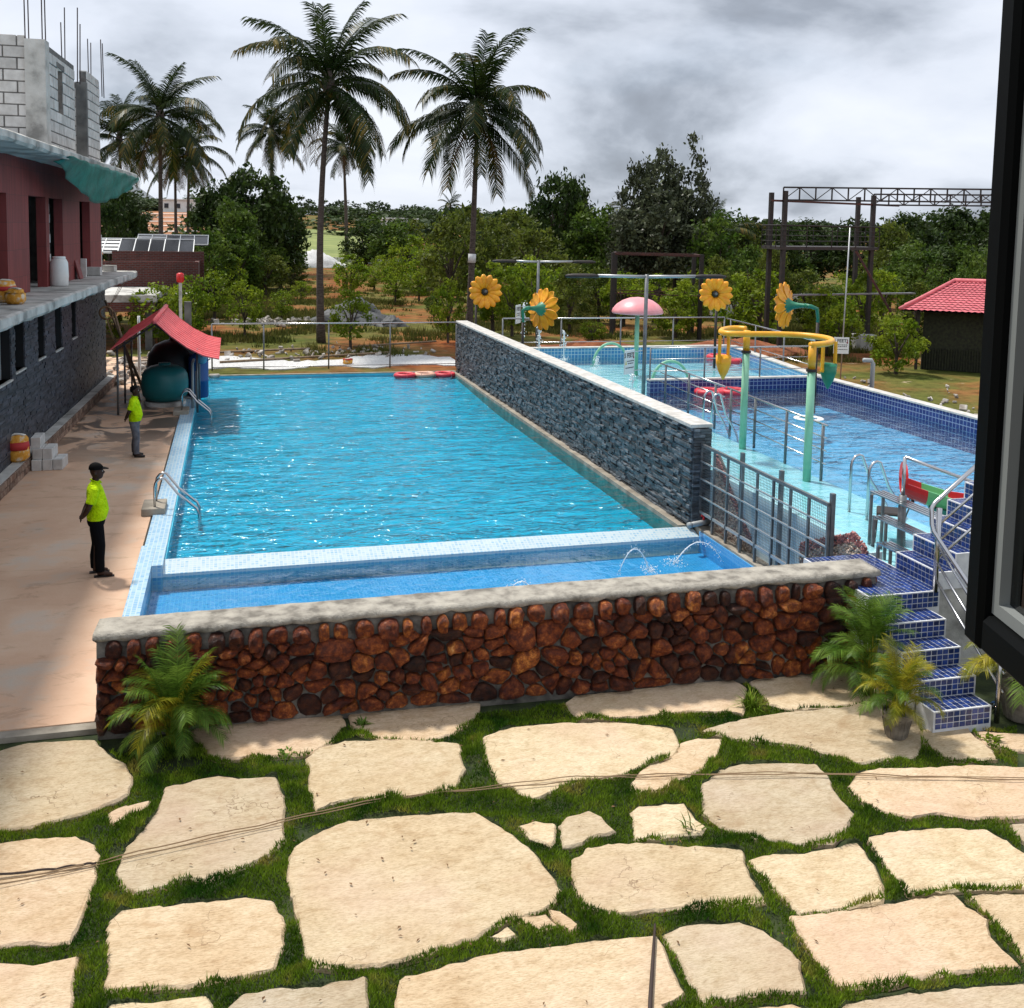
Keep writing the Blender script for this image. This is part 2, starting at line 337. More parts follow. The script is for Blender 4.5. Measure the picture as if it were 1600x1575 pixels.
def flag_mat():
    m, t, b = newmat('flagstone')
    c = ramp(t, noise(t, 1.1, 6, 0.6), [(0.3, (0.52,0.405,0.26)), (0.5, (0.58,0.475,0.325)), (0.7, (0.62,0.53,0.385))])
    f = ramp(t, noise(t, 6, 9, 0.72, stretch=(0.8,1.6,1)), [(0.36, (0.86,0.82,0.76)), (0.5, (1,1,1)), (0.66, (1.10,1.12,1.14))])
    c = mixrgb(t, 1.0, c, f, 'MULTIPLY')
    sp = ramp(t, noise(t, 60, 5, 0.75, stretch=(0.35,1.6,1)), [(0.36, (0.66,0.60,0.52)), (0.52, (1,1,1)), (0.66, (1.12,1.12,1.12))]); c = mixrgb(t, 0.9, c, sp, 'MULTIPLY')
    crk = N(t, 'ShaderNodeTexVoronoi', feature='DISTANCE_TO_EDGE'); crk.inputs['Scale'].default_value = 0.9
    wv = N(t, 'ShaderNodeNewGeometry').outputs['Position']; nz = N(t, 'ShaderNodeTexNoise'); nz.inputs['Scale'].default_value = 3; nz.inputs['Detail'].default_value = 6; t.links.new(wv, nz.inputs['Vector'])
    vm = N(t, 'ShaderNodeVectorMath', operation='MULTIPLY_ADD'); vm.inputs[1].default_value = (0.9,0.9,0.9); t.links.new(nz.outputs['Color'], vm.inputs[0]); t.links.new(wv, vm.inputs[2]); t.links.new(vm.outputs[0], crk.inputs['Vector'])
    cr = ramp(t, crk.outputs['Distance'], [(0.0, (1,1,1)), (0.006, (0,0,0))])
    gate = ramp(t, noise(t, 0.8, 3), [(0.52, (0,0,0)), (0.60, (1,1,1))]); mu = mixrgb(t, 1.0, cr, gate, 'MULTIPLY')
    c = mixrgb(t, mu, c, (0.20,0.13,0.07))
    st_ = ramp(t, noise(t, 2.3, 9, 0.7, dist=0.7), [(0.56, (0,0,0)), (0.68, (1,1,1))]); c = mixrgb(t, mixrgb(t, 0.55, (0,0,0), st_), c, (0.40,0.27,0.15))
    pk = ramp(t, noise(t, 0.7, 4), [(0.5, (0,0,0)), (0.7, (1,1,1))]); c = mixrgb(t, mixrgb(t, 0.35, (0,0,0), pk), c, (0.62,0.46,0.38))
    oi = N(t, 'ShaderNodeObjectInfo').outputs['Random']; c = mixrgb(t, 1.0, c, ramp(t, oi, [(0.0, (0.84,0.84,0.86)), (0.3, (1.0,0.97,0.92)), (0.6, (1.05,0.96,0.92)), (1.0, (1.04,1.04,1.0))]), 'MULTIPLY')
    c = vary(t, c, 0.06); t.links.new(c, b.inputs['Base Color']); b.inputs['Roughness'].default_value = 0.85; b.inputs['Specular IOR Level'].default_value = 0.25
    bump(t, b, noise(t, 14, 10, 0.75, stretch=(0.7,1.5,1)), 0.8, 0.025); return m
MT['flag'] = flag_mat()
MT['soil_grass'] = pm('turf_soil', (0.014,0.026,0.006), (0.04,0.055,0.012), 6, 0.95, 0.4, 30, 0.03)
MT['blade'] = leafmat('lawn_blade', (0.022,0.072,0.004), (0.15,0.235,0.014), 0.35, 0.55, 0.55, 2.3, cc=(0.28,0.25,0.05))
MT['steel'] = pm('stainless', (0.50,0.50,0.51), None, rough=0.24, metal=1.0)
MT['grey_steel'] = pm('painted_grey_steel', (0.13,0.14,0.15), (0.20,0.205,0.21), 8, 0.4, metal=0.5)
MT['alu'] = pm('dull_pipe', (0.42,0.43,0.44), None, rough=0.45, metal=0.7)
MT['black_steel'] = pm('black_steel', (0.010,0.009,0.009), (0.028,0.018,0.014), 5, 0.6)
MT['rust_steel'] = pm('red_oxide_steel', (0.035,0.012,0.010), (0.09,0.026,0.018), 6, 0.7)
MT['rebar'] = pm('rebar', (0.03,0.025,0.03), (0.075,0.05,0.045), 10, 0.7, metal=0.4)
MT['aac'] = pm('aerated_block', (0.46,0.45,0.43), (0.60,0.59,0.57), 5, 0.9, 0.4, 30, 0.02, var=0.13)
MT['aac_mortar'] = pm('block_mortar', (0.10,0.095,0.09), (0.18,0.17,0.16), 6, 0.95, 0.5, 30, 0.02)
MT['brick_obj'] = pm('kerb_brick', (0.14,0.075,0.05), (0.28,0.20,0.15), 7, 0.9, 0.5, 40, 0.01, var=0.35)
MT['brickwall'] = bricks('brickwork', (0.12,0.022,0.016), (0.075,0.017,0.014), (0.11,0.09,0.08), 0.24, 0.085, 0.012)
def redtile():
    m, t, b = newmat('red_wall_tile'); br = N(t, 'ShaderNodeTexBrick'); uv = N(t, 'ShaderNodeUVMap'); t.links.new(uv.outputs[0], br.inputs['Vector']); br.offset = 0.0
    for k, v in (('Scale', 1.0), ('Mortar Size', 0.006), ('Mortar Smooth', 0.1), ('Bias', 0.0), ('Brick Width', 0.40), ('Row Height', 0.60)): br.inputs[k].default_value = v
    br.inputs['Color1'].default_value = (0.26,0.046,0.044,1); br.inputs['Color2'].default_value = (0.21,0.036,0.036,1); br.inputs['Mortar'].default_value = (0.13,0.032,0.032,1)
    f = noise(t, 3.0, 6, 0.6, stretch=(1,3,0.25)); c = mixrgb(t, 0.8, br.outputs['Color'], ramp(t, f, [(0.35, (0.62,0.58,0.58)), (0.65, (1.1,1.1,1.1))]), 'MULTIPLY')
    t.links.new(c, b.inputs['Base Color']); b.inputs['Roughness'].default_value = 0.6; return m
MT['redtile'] = redtile()
MT['mosaic_side'] = mosaic('pool_mosaic', (0.30,0.56,0.80), (0.42,0.68,0.86), (0.50,0.68,0.80), 0.055, 0.006, bias=0.1)
MT['mosaic_cop'] = mosaic('coping_mosaic', (0.20,0.42,0.68), (0.42,0.62,0.75), (0.50,0.64,0.72), 0.07, 0.010, bias=0.05, dirt=0.1)
MT['mosaic_weir'] = mosaic('weir_mosaic', (0.46,0.58,0.64), (0.20,0.40,0.58), (0.52,0.60,0.63), 0.065, 0.010, bias=-0.25, dirt=0.08)
MT['floor_main'] = mosaic('pool_floor', (0.08,0.55,0.74), (0.11,0.62,0.78), (0.14,0.62,0.76), 0.3, 0.01, bias=0.0)
MT['floor_trough'] = mosaic('trough_floor', (0.05,0.32,0.70), (0.10,0.40,0.76), (0.15,0.44,0.74), 0.06, 0.007)
MT['floor_shallow'] = mosaic('shallow_floor', (0.46,0.80,0.88), (0.38,0.72,0.84), (0.58,0.86,0.90), 0.30, 0.012)
MT['floor_deep'] = mosaic('deep_floor', (0.15,0.50,0.80), (0.15,0.51,0.81), (0.16,0.52,0.82), 0.3, 0.012)
MT['tile_rim'] = mosaic('rim_tile', (0.05,0.23,0.52), (0.08,0.32,0.58), (0.50,0.66,0.74), 0.12, 0.010)
MT['tile_navy'] = mosaic('navy_tile', (0.010,0.024,0.13), (0.017,0.038,0.18), (0.26,0.32,0.46), 0.12, 0.009, dirt=0.1)
MT['tile_piece'] = pm('navy_glazed_piece', (0.008,0.024,0.12), (0.016,0.045,0.19), 9, 0.2, var=0.45, island=True, spec=0.7)
MT['grout'] = pm('pale_grout', (0.50,0.52,0.56), (0.68,0.69,0.70), 8, 0.85)
MT['water_main'] = water('pool_water', (0.28,0.84,0.945), 4.2, 1.0, (0.5,1.0,1.0), dist=0.18, rough=0.12)
MT['water_trough'] = water('trough_water', (0.60,0.92,0.98), 4.5, 0.35, (1,1,1))
MT['water_shallow'] = water('shallow_water', (0.80,0.97,0.99), 4.2, 0.40, (0.6,1,1))
MT['water_deep'] = water('deep_water', (0.78,0.93,0.98), 3.6, 1.0, (0.6,1,1), dist=0.14, rough=0.14)
MT['splash'] = pm('white_splash', (0.85,0.9,0.93), None, rough=0.2)
MT['white'] = pm('white_plastic', (0.74,0.75,0.74), (0.80,0.81,0.80), 6, 0.4)
MT['white_dirty'] = pm('dirty_white', (0.55,0.53,0.49), (0.76,0.75,0.72), 4, 0.8, 0.3, 20, 0.02)
MT['yellow'] = pm('yellow_paint', (0.74,0.34,0.012), (0.82,0.42,0.02), 5, 0.42)
MT['petal'] = pm('yellow_petal', (0.74,0.27,0.006), (0.86,0.40,0.012), 6, 0.45, var=0.12)
MT['flower_dark'] = pm('flower_core', (0.012,0.018,0.012), None, rough=0.5)
MT['green_paint'] = pm('green_paint', (0.01,0.15,0.085), (0.015,0.20,0.11), 5, 0.45)
MT['mint'] = pm('mint_paint', (0.20,0.47,0.31), (0.27,0.56,0.38), 3, 0.5)
MT['pink'] = pm('pink_fibreglass', (0.78,0.27,0.30), (0.84,0.36,0.38), 3, 0.4)
MT['red'] = pm('red_plastic', (0.58,0.012,0.016), (0.66,0.02,0.02), 5, 0.4)
MT['ring_red'] = pm('ring_red', (0.62,0.025,0.05), (0.70,0.05,0.07), 5, 0.5)
MT['ring_pale'] = pm('ring_pale', (0.70,0.35,0.25), (0.76,0.45,0.33), 5, 0.5)
MT['slide_green'] = pm('slide_green', (0.16,0.55,0.22), None, rough=0.4)
MT['slide_teal'] = pm('slide_teal', (0.02,0.23,0.19), None, rough=0.45)
MT['roof_red'] = pm('red_roof_sheet', (0.60,0.075,0.085), (0.74,0.12,0.125), 5, 0.5, 0.2, 20, 0.01, var=0.06)
MT['roof_pink'] = pm('faded_roof_tile', (0.58,0.12,0.145), (0.70,0.19,0.21), 5, 0.6, var=0.08)
MT['fall_tile'] = mosaic('fall_tile', (0.62,0.82,0.88), (0.52,0.75,0.86), (0.74,0.86,0.90), 0.06, 0.008)
MT['red_earth'] = pm('red_earth', (0.17,0.045,0.014), (0.30,0.105,0.04), 2.5, 0.97, 0.8, 8, 0.08)
MT['tank_teal'] = pm('teal_tank', (0.006,0.13,0.14), (0.010,0.16,0.165), 3, 0.45)
MT['tank_black'] = pm('black_tank', (0.006,0.007,0.009), None, rough=0.5)
MT['drum_blue'] = pm('blue_drum', (0.012,0.09,0.30), None, rough=0.45)
MT['tarp_green'] = pm('green_sheet', (0.003,0.10,0.08), (0.008,0.19,0.15), 3, 0.55, 0.4, 12, 0.03)
MT['tarp_grey'] = pm('grey_cover', (0.035,0.037,0.04), (0.10,0.105,0.11), 3, 0.7, 0.5, 8, 0.05)
MT['sack'] = pm('yellow_sack', (0.62,0.26,0.02), (0.72,0.36,0.05), 9, 0.7, 0.6, 18, 0.03, c3=(0.70,0.62,0.50))
MT['sack_red'] = pm('sack_print', (0.45,0.03,0.03), None, rough=0.7)
MT['shirt'] = pm('lime_polo', (0.42,0.66,0.0), (0.60,0.86,0.01), 7, 0.9, 1.0, 9, 0.10, spec=0.1)
MT['trousers'] = pm('black_trousers', (0.005,0.005,0.006), None, rough=0.95, spec=0.08)
MT['jeans'] = pm('grey_jeans', (0.075,0.08,0.10), (0.15,0.155,0.18), 9, 0.9, 0.4, 20, 0.02)
MT['skin'] = pm('dark_skin', (0.034,0.014,0.008), (0.046,0.020,0.011), 9, 0.6, spec=0.25)
MT['hair'] = pm('black_hair', (0.004,0.004,0.004), None, rough=0.8, spec=0.1)
MT['shoe'] = pm('dark_sandal', (0.015,0.010,0.009), None, rough=0.6)
MT['bark_palm'] = pm('palm_bark', (0.05,0.036,0.03), (0.12,0.095,0.08), 5, 0.95, 0.9, 9, 0.06, stretch=(1,1,4))
MT['bark'] = pm('bark', (0.035,0.025,0.018), (0.08,0.06,0.045), 8, 0.95, 0.6, 20, 0.03)
MT['painted_band'] = pm('whitewash_band', (0.55,0.56,0.56), (0.72,0.73,0.73), 6, 0.9)
MT['frond'] = leafmat('palm_frond', (0.012,0.028,0.006), (0.032,0.050,0.010), 0.3, 0.42, 0.35, 0.9)
MT['frond_y'] = leafmat('yellowing_frond', (0.07,0.07,0.012), (0.17,0.115,0.02), 0.3, 0.5, 0.4, 0.9)
MT['frond_dry'] = leafmat('dry_frond', (0.09,0.05,0.018), (0.16,0.095,0.04), 0.2, 0.7, 0.4, 0.9)
MT['areca'] = leafmat('areca_leaf', (0.05,0.12,0.012), (0.17,0.27,0.04), 0.35, 0.4, 0.4, 3.0)
MT['areca_y'] = leafmat('areca_yellow', (0.16,0.19,0.015), (0.36,0.30,0.02), 0.3, 0.4, 0.4, 4.0)
MT['leaf_d'] = leafmat('leaf_dark', (0.016,0.036,0.007), (0.046,0.075,0.015), 0.3, 0.5, 0.5, 0.6)
MT['leaf_m'] = leafmat('leaf_mid', (0.04,0.085,0.010), (0.10,0.15,0.022), 0.4, 0.5, 0.45, 0.6)
MT['leaf_o'] = leafmat('leaf_olive', (0.055,0.085,0.010), (0.14,0.165,0.026), 0.45, 0.5, 0.5, 0.6)
MT['leaf_p'] = leafmat('leaf_pale', (0.030,0.040,0.020), (0.10,0.115,0.062), 0.2, 0.4, 0.6, 0.8)
MT['leaf_s'] = leafmat('leaf_sapling', (0.095,0.165,0.008), (0.22,0.28,0.020), 0.5, 0.5, 0.45, 0.8)
MT['leaf_b'] = leafmat('leaf_bright', (0.11,0.18,0.010), (0.24,0.29,0.020), 0.45, 0.5, 0.4, 0.8)
MT['leaf_far'] = leafmat('leaf_far', (0.022,0.042,0.013), (0.055,0.085,0.026), 0.2, 0.6, 0.5, 0.15)
MT['pot'] = pm('weathered_pot', (0.11,0.095,0.075), (0.24,0.21,0.17), 9, 0.9, 0.5, 30, 0.01)
MT['soil'] = pm('pot_soil', (0.03,0.02,0.012), None, rough=1.0)
MT['black_frame'] = pm('black_window_frame', (0.004,0.0045,0.0045), None, rough=0.5, spec=0.04)
MT['gasket'] = pm('grey_gasket', (0.20,0.215,0.21), None, rough=0.6)
MT['cable'] = pm('tan_cable', (0.26,0.17,0.09), None, rough=0.7)
MT['cable_dark'] = pm('dark_cable', (0.035,0.02,0.015), None, rough=0.7)
MT['bamboo'] = pm('scaffold_pole', (0.16,0.11,0.065), (0.26,0.19,0.12), 8, 0.8)
MT['sign_white'] = pm('sign_board', (0.74,0.77,0.76), None, rough=0.5)
MT['ink'] = pm('black_print', (0.01,0.01,0.012), None, rough=0.6)
MT['ink_red'] = pm('red_print', (0.35,0.01,0.03), None, rough=0.6)
MT['ink_yellow'] = pm('yellow_print', (0.65,0.52,0.03), None, rough=0.6)
MT['plasterwhite'] = pm('white_plaster', (0.66,0.66,0.65), (0.76,0.76,0.75), 1.5, 0.9)
MT['marble'] = pm('veined_marble', (0.34,0.36,0.37), (0.40,0.42,0.43), 3, 0.3, detail=9)
MT['gravel_white'] = pm('white_gravel', (0.50,0.50,0.49), (0.74,0.74,0.73), 14, 0.95, 0.8, 25, 0.08)
MT['solar'] = pm('solar_panel', (0.010,0.012,0.018), None, rough=0.25)
MT['pebble'] = pm('pebble', (0.36,0.28,0.22), (0.52,0.42,0.34), 20, 0.6, var=0.45, island=True)
MT['pebble_red'] = pm('red_pebble', (0.26,0.09,0.085), (0.36,0.16,0.14), 20, 0.6, var=0.45, island=True)
MT['pvc'] = pm('grey_pvc', (0.34,0.36,0.36), None, rough=0.45)
MT['hill'] = pm('hill_rock', (0.15,0.17,0.19), (0.24,0.26,0.28), 0.01, 0.95)
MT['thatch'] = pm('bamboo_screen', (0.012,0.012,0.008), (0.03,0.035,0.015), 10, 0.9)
MT['crop'] = pm('crop_field', (0.13,0.17,0.04), (0.24,0.27,0.08), 0.3, 0.95)
MT['orange_soil'] = pm('ploughed_soil', (0.26,0.10,0.04), (0.40,0.19,0.09), 0.15, 0.95)
def ground_mat():
    m, t, b = newmat('field_ground')
    base = ramp(t, noise(t, 0.16, 8, 0.62), [(0.32, (0.24,0.066,0.020)), (0.45, (0.22,0.105,0.038)), (0.54, (0.12,0.115,0.030)), (0.66, (0.07,0.095,0.018))])
    d = ramp(t, noise(t, 1.3, 8, 0.7), [(0.36, (0.55,0.5,0.45)), (0.52, (1,1,1)), (0.68, (1.35,1.3,1.2))]); c = mixrgb(t, 1.0, base, d, 'MULTIPLY')
    pale = ramp(t, noise(t, 0.5, 7, 0.7), [(0.62, (0,0,0)), (0.70, (1,1,1))]); c = mixrgb(t, pale, c, (0.40,0.31,0.21))
    t.links.new(c, b.inputs['Base Color']); b.inputs['Roughness'].default_value = 0.97; b.inputs['Specular IOR Level'].default_value = 0.1
    bump(t, b, noise(t, 4, 8, 0.7), 0.7, 0.08); return m
MT['ground'] = ground_mat()
MT['grass_dry'] = leafmat('field_grass', (0.055,0.075,0.012), (0.15,0.14,0.035), 0.3, 0.6, 0.5, 0.5)
MT['rubble'] = pm('rubble_stone', (0.22,0.19,0.16), (0.48,0.45,0.41), 5, 0.9, 0.5, 20, 0.03, var=0.3, island=True)
def glass_mat():
    m, t, b = newmat('window_glass'); t.nodes.remove(b); out = t.nodes['Material Output']
    fr = N(t, 'ShaderNodeFresnel'); fr.inputs['IOR'].default_value = 1.75
    tr = N(t, 'ShaderNodeBsdfTransparent'); tr.inputs[0].default_value = (0.34,0.37,0.36,1)
    gl = N(t, 'ShaderNodeBsdfGlossy'); gl.inputs['Roughness'].default_value = 0.02
    mx = N(t, 'ShaderNodeMixShader'); t.links.new(fr.outputs[0], mx.inputs[0]); t.links.new(tr.outputs[0], mx.inputs[1]); t.links.new(gl.outputs[0], mx.inputs[2]); t.links.new(mx.outputs[0], out.inputs['Surface']); return m
MT['glass'] = glass_mat()
FLAGS = [[(-2.36,11.29),(-2.14,11.41),(-1.47,11.32),(-1.30,10.97),(-1.11,10.73),(-1.01,10.46),(-1.02,10.13),(-1.27,9.94),(-1.54,9.86),(-1.80,9.79),(-2.07,9.78),(-2.47,9.70),(-2.82,11.20)],
 [(-1.14,9.85),(-0.99,9.92),(-0.80,9.96),(-0.86,9.78),(-1.10,9.65)],
 [(-0.66,10.16),(-0.42,10.23),(-0.18,10.27),(0.04,10.18),(0.38,10.13),(0.44,9.76),(0.41,9.32),(0.41,9.06),(0.30,8.89),(0.06,8.74),(-0.26,8.61),(-0.39,8.71),(-0.62,8.61),(-0.79,8.57),(-0.91,8.70),(-0.97,8.91),(-0.92,9.23),(-0.78,9.50),(-0.69,9.80)],
 [(-2.02,9.54),(-1.71,9.54),(-1.41,9.49),(-1.23,9.33),(-1.16,9.14),(-1.18,8.96),(-1.15,8.87),(-1.18,8.53),(-1.25,8.05),(-1.52,8.13),(-1.74,8.15),(-2.15,8.19),(-2.47,9.50)],
 [(-1.70,7.93),(-1.47,7.85),(-1.29,7.84),(-1.16,7.86),(-1.16,7.61),(-1.15,7.35),(-1.13,7.02),(-1.90,7.16),(-2.10,7.97)],
 [(-0.96,8.24),(-0.89,8.34),(-0.60,8.33),(-0.25,8.31),(0.10,8.29),(0.26,8.21),(0.36,7.92),(0.33,7.63),(0.25,7.43),(0.04,7.40),(-0.32,7.40),(-0.69,7.44),(-0.92,7.47),(-0.90,7.71),(-0.95,8.01)],
 [(0.51,8.89),(0.68,9.05),(0.98,9.19),(1.49,9.17),(2.17,9.07),(2.31,8.87),(2.52,8.41),(2.57,8.07),(2.62,7.76),(2.48,7.61),(2.25,7.54),(2.11,7.54),(1.78,7.38),(1.44,7.32),(1.19,7.27),(0.95,7.27),(0.60,7.36),(0.53,7.47),(0.50,7.85),(0.46,8.22),(0.43,8.58),(0.47,8.80)],
 [(0.72,10.44),(0.86,10.61),(1.14,10.70),(1.71,10.59),(2.32,10.37),(2.25,10.08),(2.25,9.85),(2.08,9.52),(1.69,9.47),(1.33,9.55),(1.08,9.58),(0.87,9.54),(0.74,9.46),(0.71,9.87),(0.75,10.17)],
 [(-0.46,11.34),(0.40,11.41),(1.14,11.44),(1.17,11.12),(0.94,10.69),(0.72,10.54),(0.20,10.62),(-0.12,10.63),(-0.25,10.73)],
 [(1.25,11.41),(2.04,11.48),(2.75,11.56),(2.79,11.39),(2.59,10.87),(2.24,10.61),(2.02,10.55),(1.52,10.70),(1.27,10.91)],
 [(-0.05,7.08),(0.04,7.18),(0.31,7.17),(0.58,7.12),(0.91,7.14),(0.88,6.85),(0.84,6.48),(-0.13,6.72)],
 [(1.00,6.44),(1.08,6.90),(1.15,7.08),(1.53,7.14),(1.99,7.19),(2.29,7.17),(2.80,7.12),(3.19,7.08),(3.20,6.93),(3.16,6.42),(2.95,6.35),(2.76,6.01)],
 [(-0.88,7.30),(-0.49,7.25),(-0.22,7.22),(-0.18,7.11),(-0.21,6.74),(-0.85,6.90)],
 [(2.59,10.43),(2.95,10.57),(3.51,10.56),(4.18,10.41),(4.69,10.17),(4.62,9.84),(4.45,9.63),(4.17,9.57),(3.82,9.39),(3.29,9.36),(2.92,9.23),(2.77,9.15),(2.71,9.28),(2.55,9.56),(2.53,9.88)],
 [(4.65,9.83),(4.90,9.87),(5.12,9.82),(4.92,9.53),(4.62,9.30),(4.31,9.15),(4.11,9.01),(3.85,9.04),(3.83,9.17),(4.03,9.40),(4.37,9.52),(4.57,9.68)],
 [(4.54,9.03),(4.85,9.24),(5.09,9.29),(5.47,9.23),(5.85,9.11),(5.84,8.88),(5.73,8.63),(5.69,8.29),(5.69,8.18),(5.36,7.93),(5.24,7.85),(4.94,7.89),(4.60,8.09),(4.38,8.30),(4.30,8.51),(4.43,8.82)],
 [(5.97,8.66),(6.18,8.84),(6.45,8.87),(6.94,8.76),(7.48,8.70),(7.93,8.52),(8.43,8.37),(7.78,7.68),(7.15,7.81),(6.82,7.88),(6.51,8.04),(6.22,8.04),(6.05,8.15),(5.94,8.35),(5.93,8.52)],
 [(7.30,9.40),(7.47,9.51),(7.96,9.44),(7.90,9.26),(7.86,8.91),(7.80,8.80),(7.42,8.86),(7.31,8.94),(7.30,9.18)],
 [(8.01,9.35),(8.16,9.28),(9.03,9.00),(8.75,8.71),(8.18,8.91),(8.00,8.98),(7.93,9.15)],
 [(3.65,8.72),(3.74,8.78),(4.18,8.74),(4.17,8.48),(4.21,8.34),(4.12,8.26),(3.80,8.31),(3.52,8.31),(3.59,8.51)],
 [(2.54,8.74),(2.69,8.78),(2.85,8.71),(2.78,8.47),(2.72,8.40),(2.60,8.57)],
 [(2.92,8.67),(3.03,8.78),(3.24,8.81),(3.32,8.69),(3.36,8.46),(3.20,8.45),(2.99,8.37),(2.83,8.35)],
 [(2.85,8.09),(3.03,8.22),(3.22,8.24),(3.56,8.19),(3.83,8.09),(4.17,8.01),(4.37,7.92),(4.30,7.77),(4.25,7.50),(4.23,7.25),(3.99,7.29),(3.61,7.34),(3.31,7.37),(3.01,7.38),(2.77,7.50),(2.75,7.63),(2.79,7.88)],
 [(4.33,7.76),(4.58,7.82),(4.87,7.78),(5.48,7.81),(5.48,7.66),(5.45,7.47),(5.34,7.18),(5.22,7.01),(4.85,7.00),(4.42,7.01),(4.41,7.14),(4.34,7.39)],
 [(5.61,7.83),(5.92,7.86),(6.39,7.80),(6.76,7.68),(6.82,7.51),(6.83,7.28),(7.07,6.94),(6.95,6.81),(6.50,6.90),(6.08,6.98),(5.74,7.04),(5.48,7.06),(5.50,7.27),(5.56,7.59)],
 [(7.05,7.69),(7.17,7.66),(7.61,7.51),(7.29,7.17),(7.00,7.47)],
 [(4.30,7.03),(4.59,7.00),(5.08,6.98),(5.85,6.97),(5.84,6.80),(5.91,6.62),(5.80,6.45),(5.77,6.07),(5.38,6.12),(4.84,6.14),(4.46,6.15),(4.24,6.22),(4.26,6.42),(4.26,6.75)],
 [(5.92,6.88),(6.14,6.86),(6.83,6.69),(6.14,5.96),(5.86,6.10),(5.93,6.50),(5.95,6.67)],
 [(3.23,7.09),(3.47,7.15),(3.93,7.06),(4.06,6.93),(4.12,6.74),(4.16,6.55),(4.10,6.43),(4.02,6.21),(3.73,6.28),(3.32,6.29),(3.19,6.29),(3.21,6.47),(3.22,6.85)],
 [(4.20,6.05),(4.63,6.05),(5.14,6.00),(6.04,5.87),(5.49,5.28),(3.87,5.68)],
 [(2.46,7.55),(2.53,7.51),(2.62,7.32),(2.56,7.27),(2.50,7.40)],
 [(2.17,7.54),(2.42,7.49),(2.46,7.37),(2.30,7.36),(2.20,7.48)],
 [(1.91,7.36),(2.06,7.43),(2.11,7.34),(2.02,7.31)],
 [(3.23,6.20),(3.85,6.14),(3.92,6.08),(3.66,5.73),(3.03,5.88)],
 [(3.72,11.01),(3.89,11.14),(5.91,11.18),(5.99,10.93),(5.63,10.31),(5.51,10.40),(5.08,10.50),(4.45,10.52),(3.76,10.64)],
 [(6.11,11.06),(7.55,11.08),(7.95,10.72),(7.73,10.16),(6.97,10.25),(6.20,10.29),(6.08,10.47)],
 [(4.98,10.04),(5.56,10.18),(6.16,10.22),(6.92,10.18),(7.73,10.09),(7.40,9.53),(7.18,9.21),(6.95,9.03),(6.69,9.05),(6.30,9.04),(6.14,9.27),(5.84,9.55),(5.40,9.72)]]
TREES = [(-7.38, 75.0, 7.28, 1.21, 'd'), (-7.72, 72.0, 6.45, 1.16, 'd'), (-6.76, 80.0, 5.9, 0.94, 'd'), (-0.85, 85.0, 8.21, 2.25, 'd'), (1.47, 86.0, 9.63, 2.72, 'd'), (3.94, 90.0, 7.86, 2.12, 'd'), (0.34, 80.0, 6.53, 2.13, 'm'), (13.91, 112.0, 5.66, 2.31, 'd'), (15.78, 106.0, 5.84, 2.76, 'm'), (19.0, 110.0, 5.49, 1.92, 'o'), (13.7, 66.0, 5.54, 1.86, 'o'), (15.87, 70.0, 6.31, 1.73, 'o'), (17.74, 72.0, 5.59, 2.05, 'o'), (22.08, 82.0, 6.26, 2.49, 'o'), (22.26, 76.0, 5.27, 2.19, 'o'), (27.85, 88.0, 10.12, 2.28, 'd'), (31.02, 92.0, 8.85, 2.0, 'd'), (28.72, 95.0, 7.78, 2.05, 'd'), (29.98, 84.0, 6.97, 2.45, 'm'), (31.0, 82.0, 6.01, 2.41, 'm'), (31.04, 76.0, 10.79, 2.07, 'p'), (34.03, 76.0, 11.64, 2.59, 'p'), (31.13, 73.0, 8.33, 3.25, 'p'), (34.75, 74.0, 8.45, 1.94, 'p'), (29.24, 74.0, 6.86, 2.18, 'p'), (34.74, 70.0, 6.47, 2.11, 'm'), (38.69, 74.0, 5.66, 1.69, 'o'), (56.62, 78.0, 6.94, 2.8, 'd'), (62.22, 82.0, 7.36, 2.96, 'd'), (68.12, 86.0, 7.82, 3.13, 'd'), (69.78, 84.0, 7.53, 3.08, 'd'), (44.18, 60.0, 4.57, 1.92, 'm'), (48.22, 62.0, 4.75, 2.25, 'd'), (49.23, 60.0, 4.63, 1.96, 'm'), (46.63, 66.0, 5.53, 1.83, 'o'), (65.23, 75.0, 7.38, 2.77, 'd'), (38.79, 52.0, 3.51, 1.25, 'm'), (39.84, 50.0, 3.42, 1.02, 'm'), (39.62, 48.0, 4.39, 0.98, 'm'), (42.01, 75.0, 6.38, 2.01, 'd'), (43.02, 80.0, 5.86, 1.83, 'm'), (52.93, 80.0, 6.32, 2.51, 'd'), (51.55, 85.0, 6.28, 2.64, 'd')]
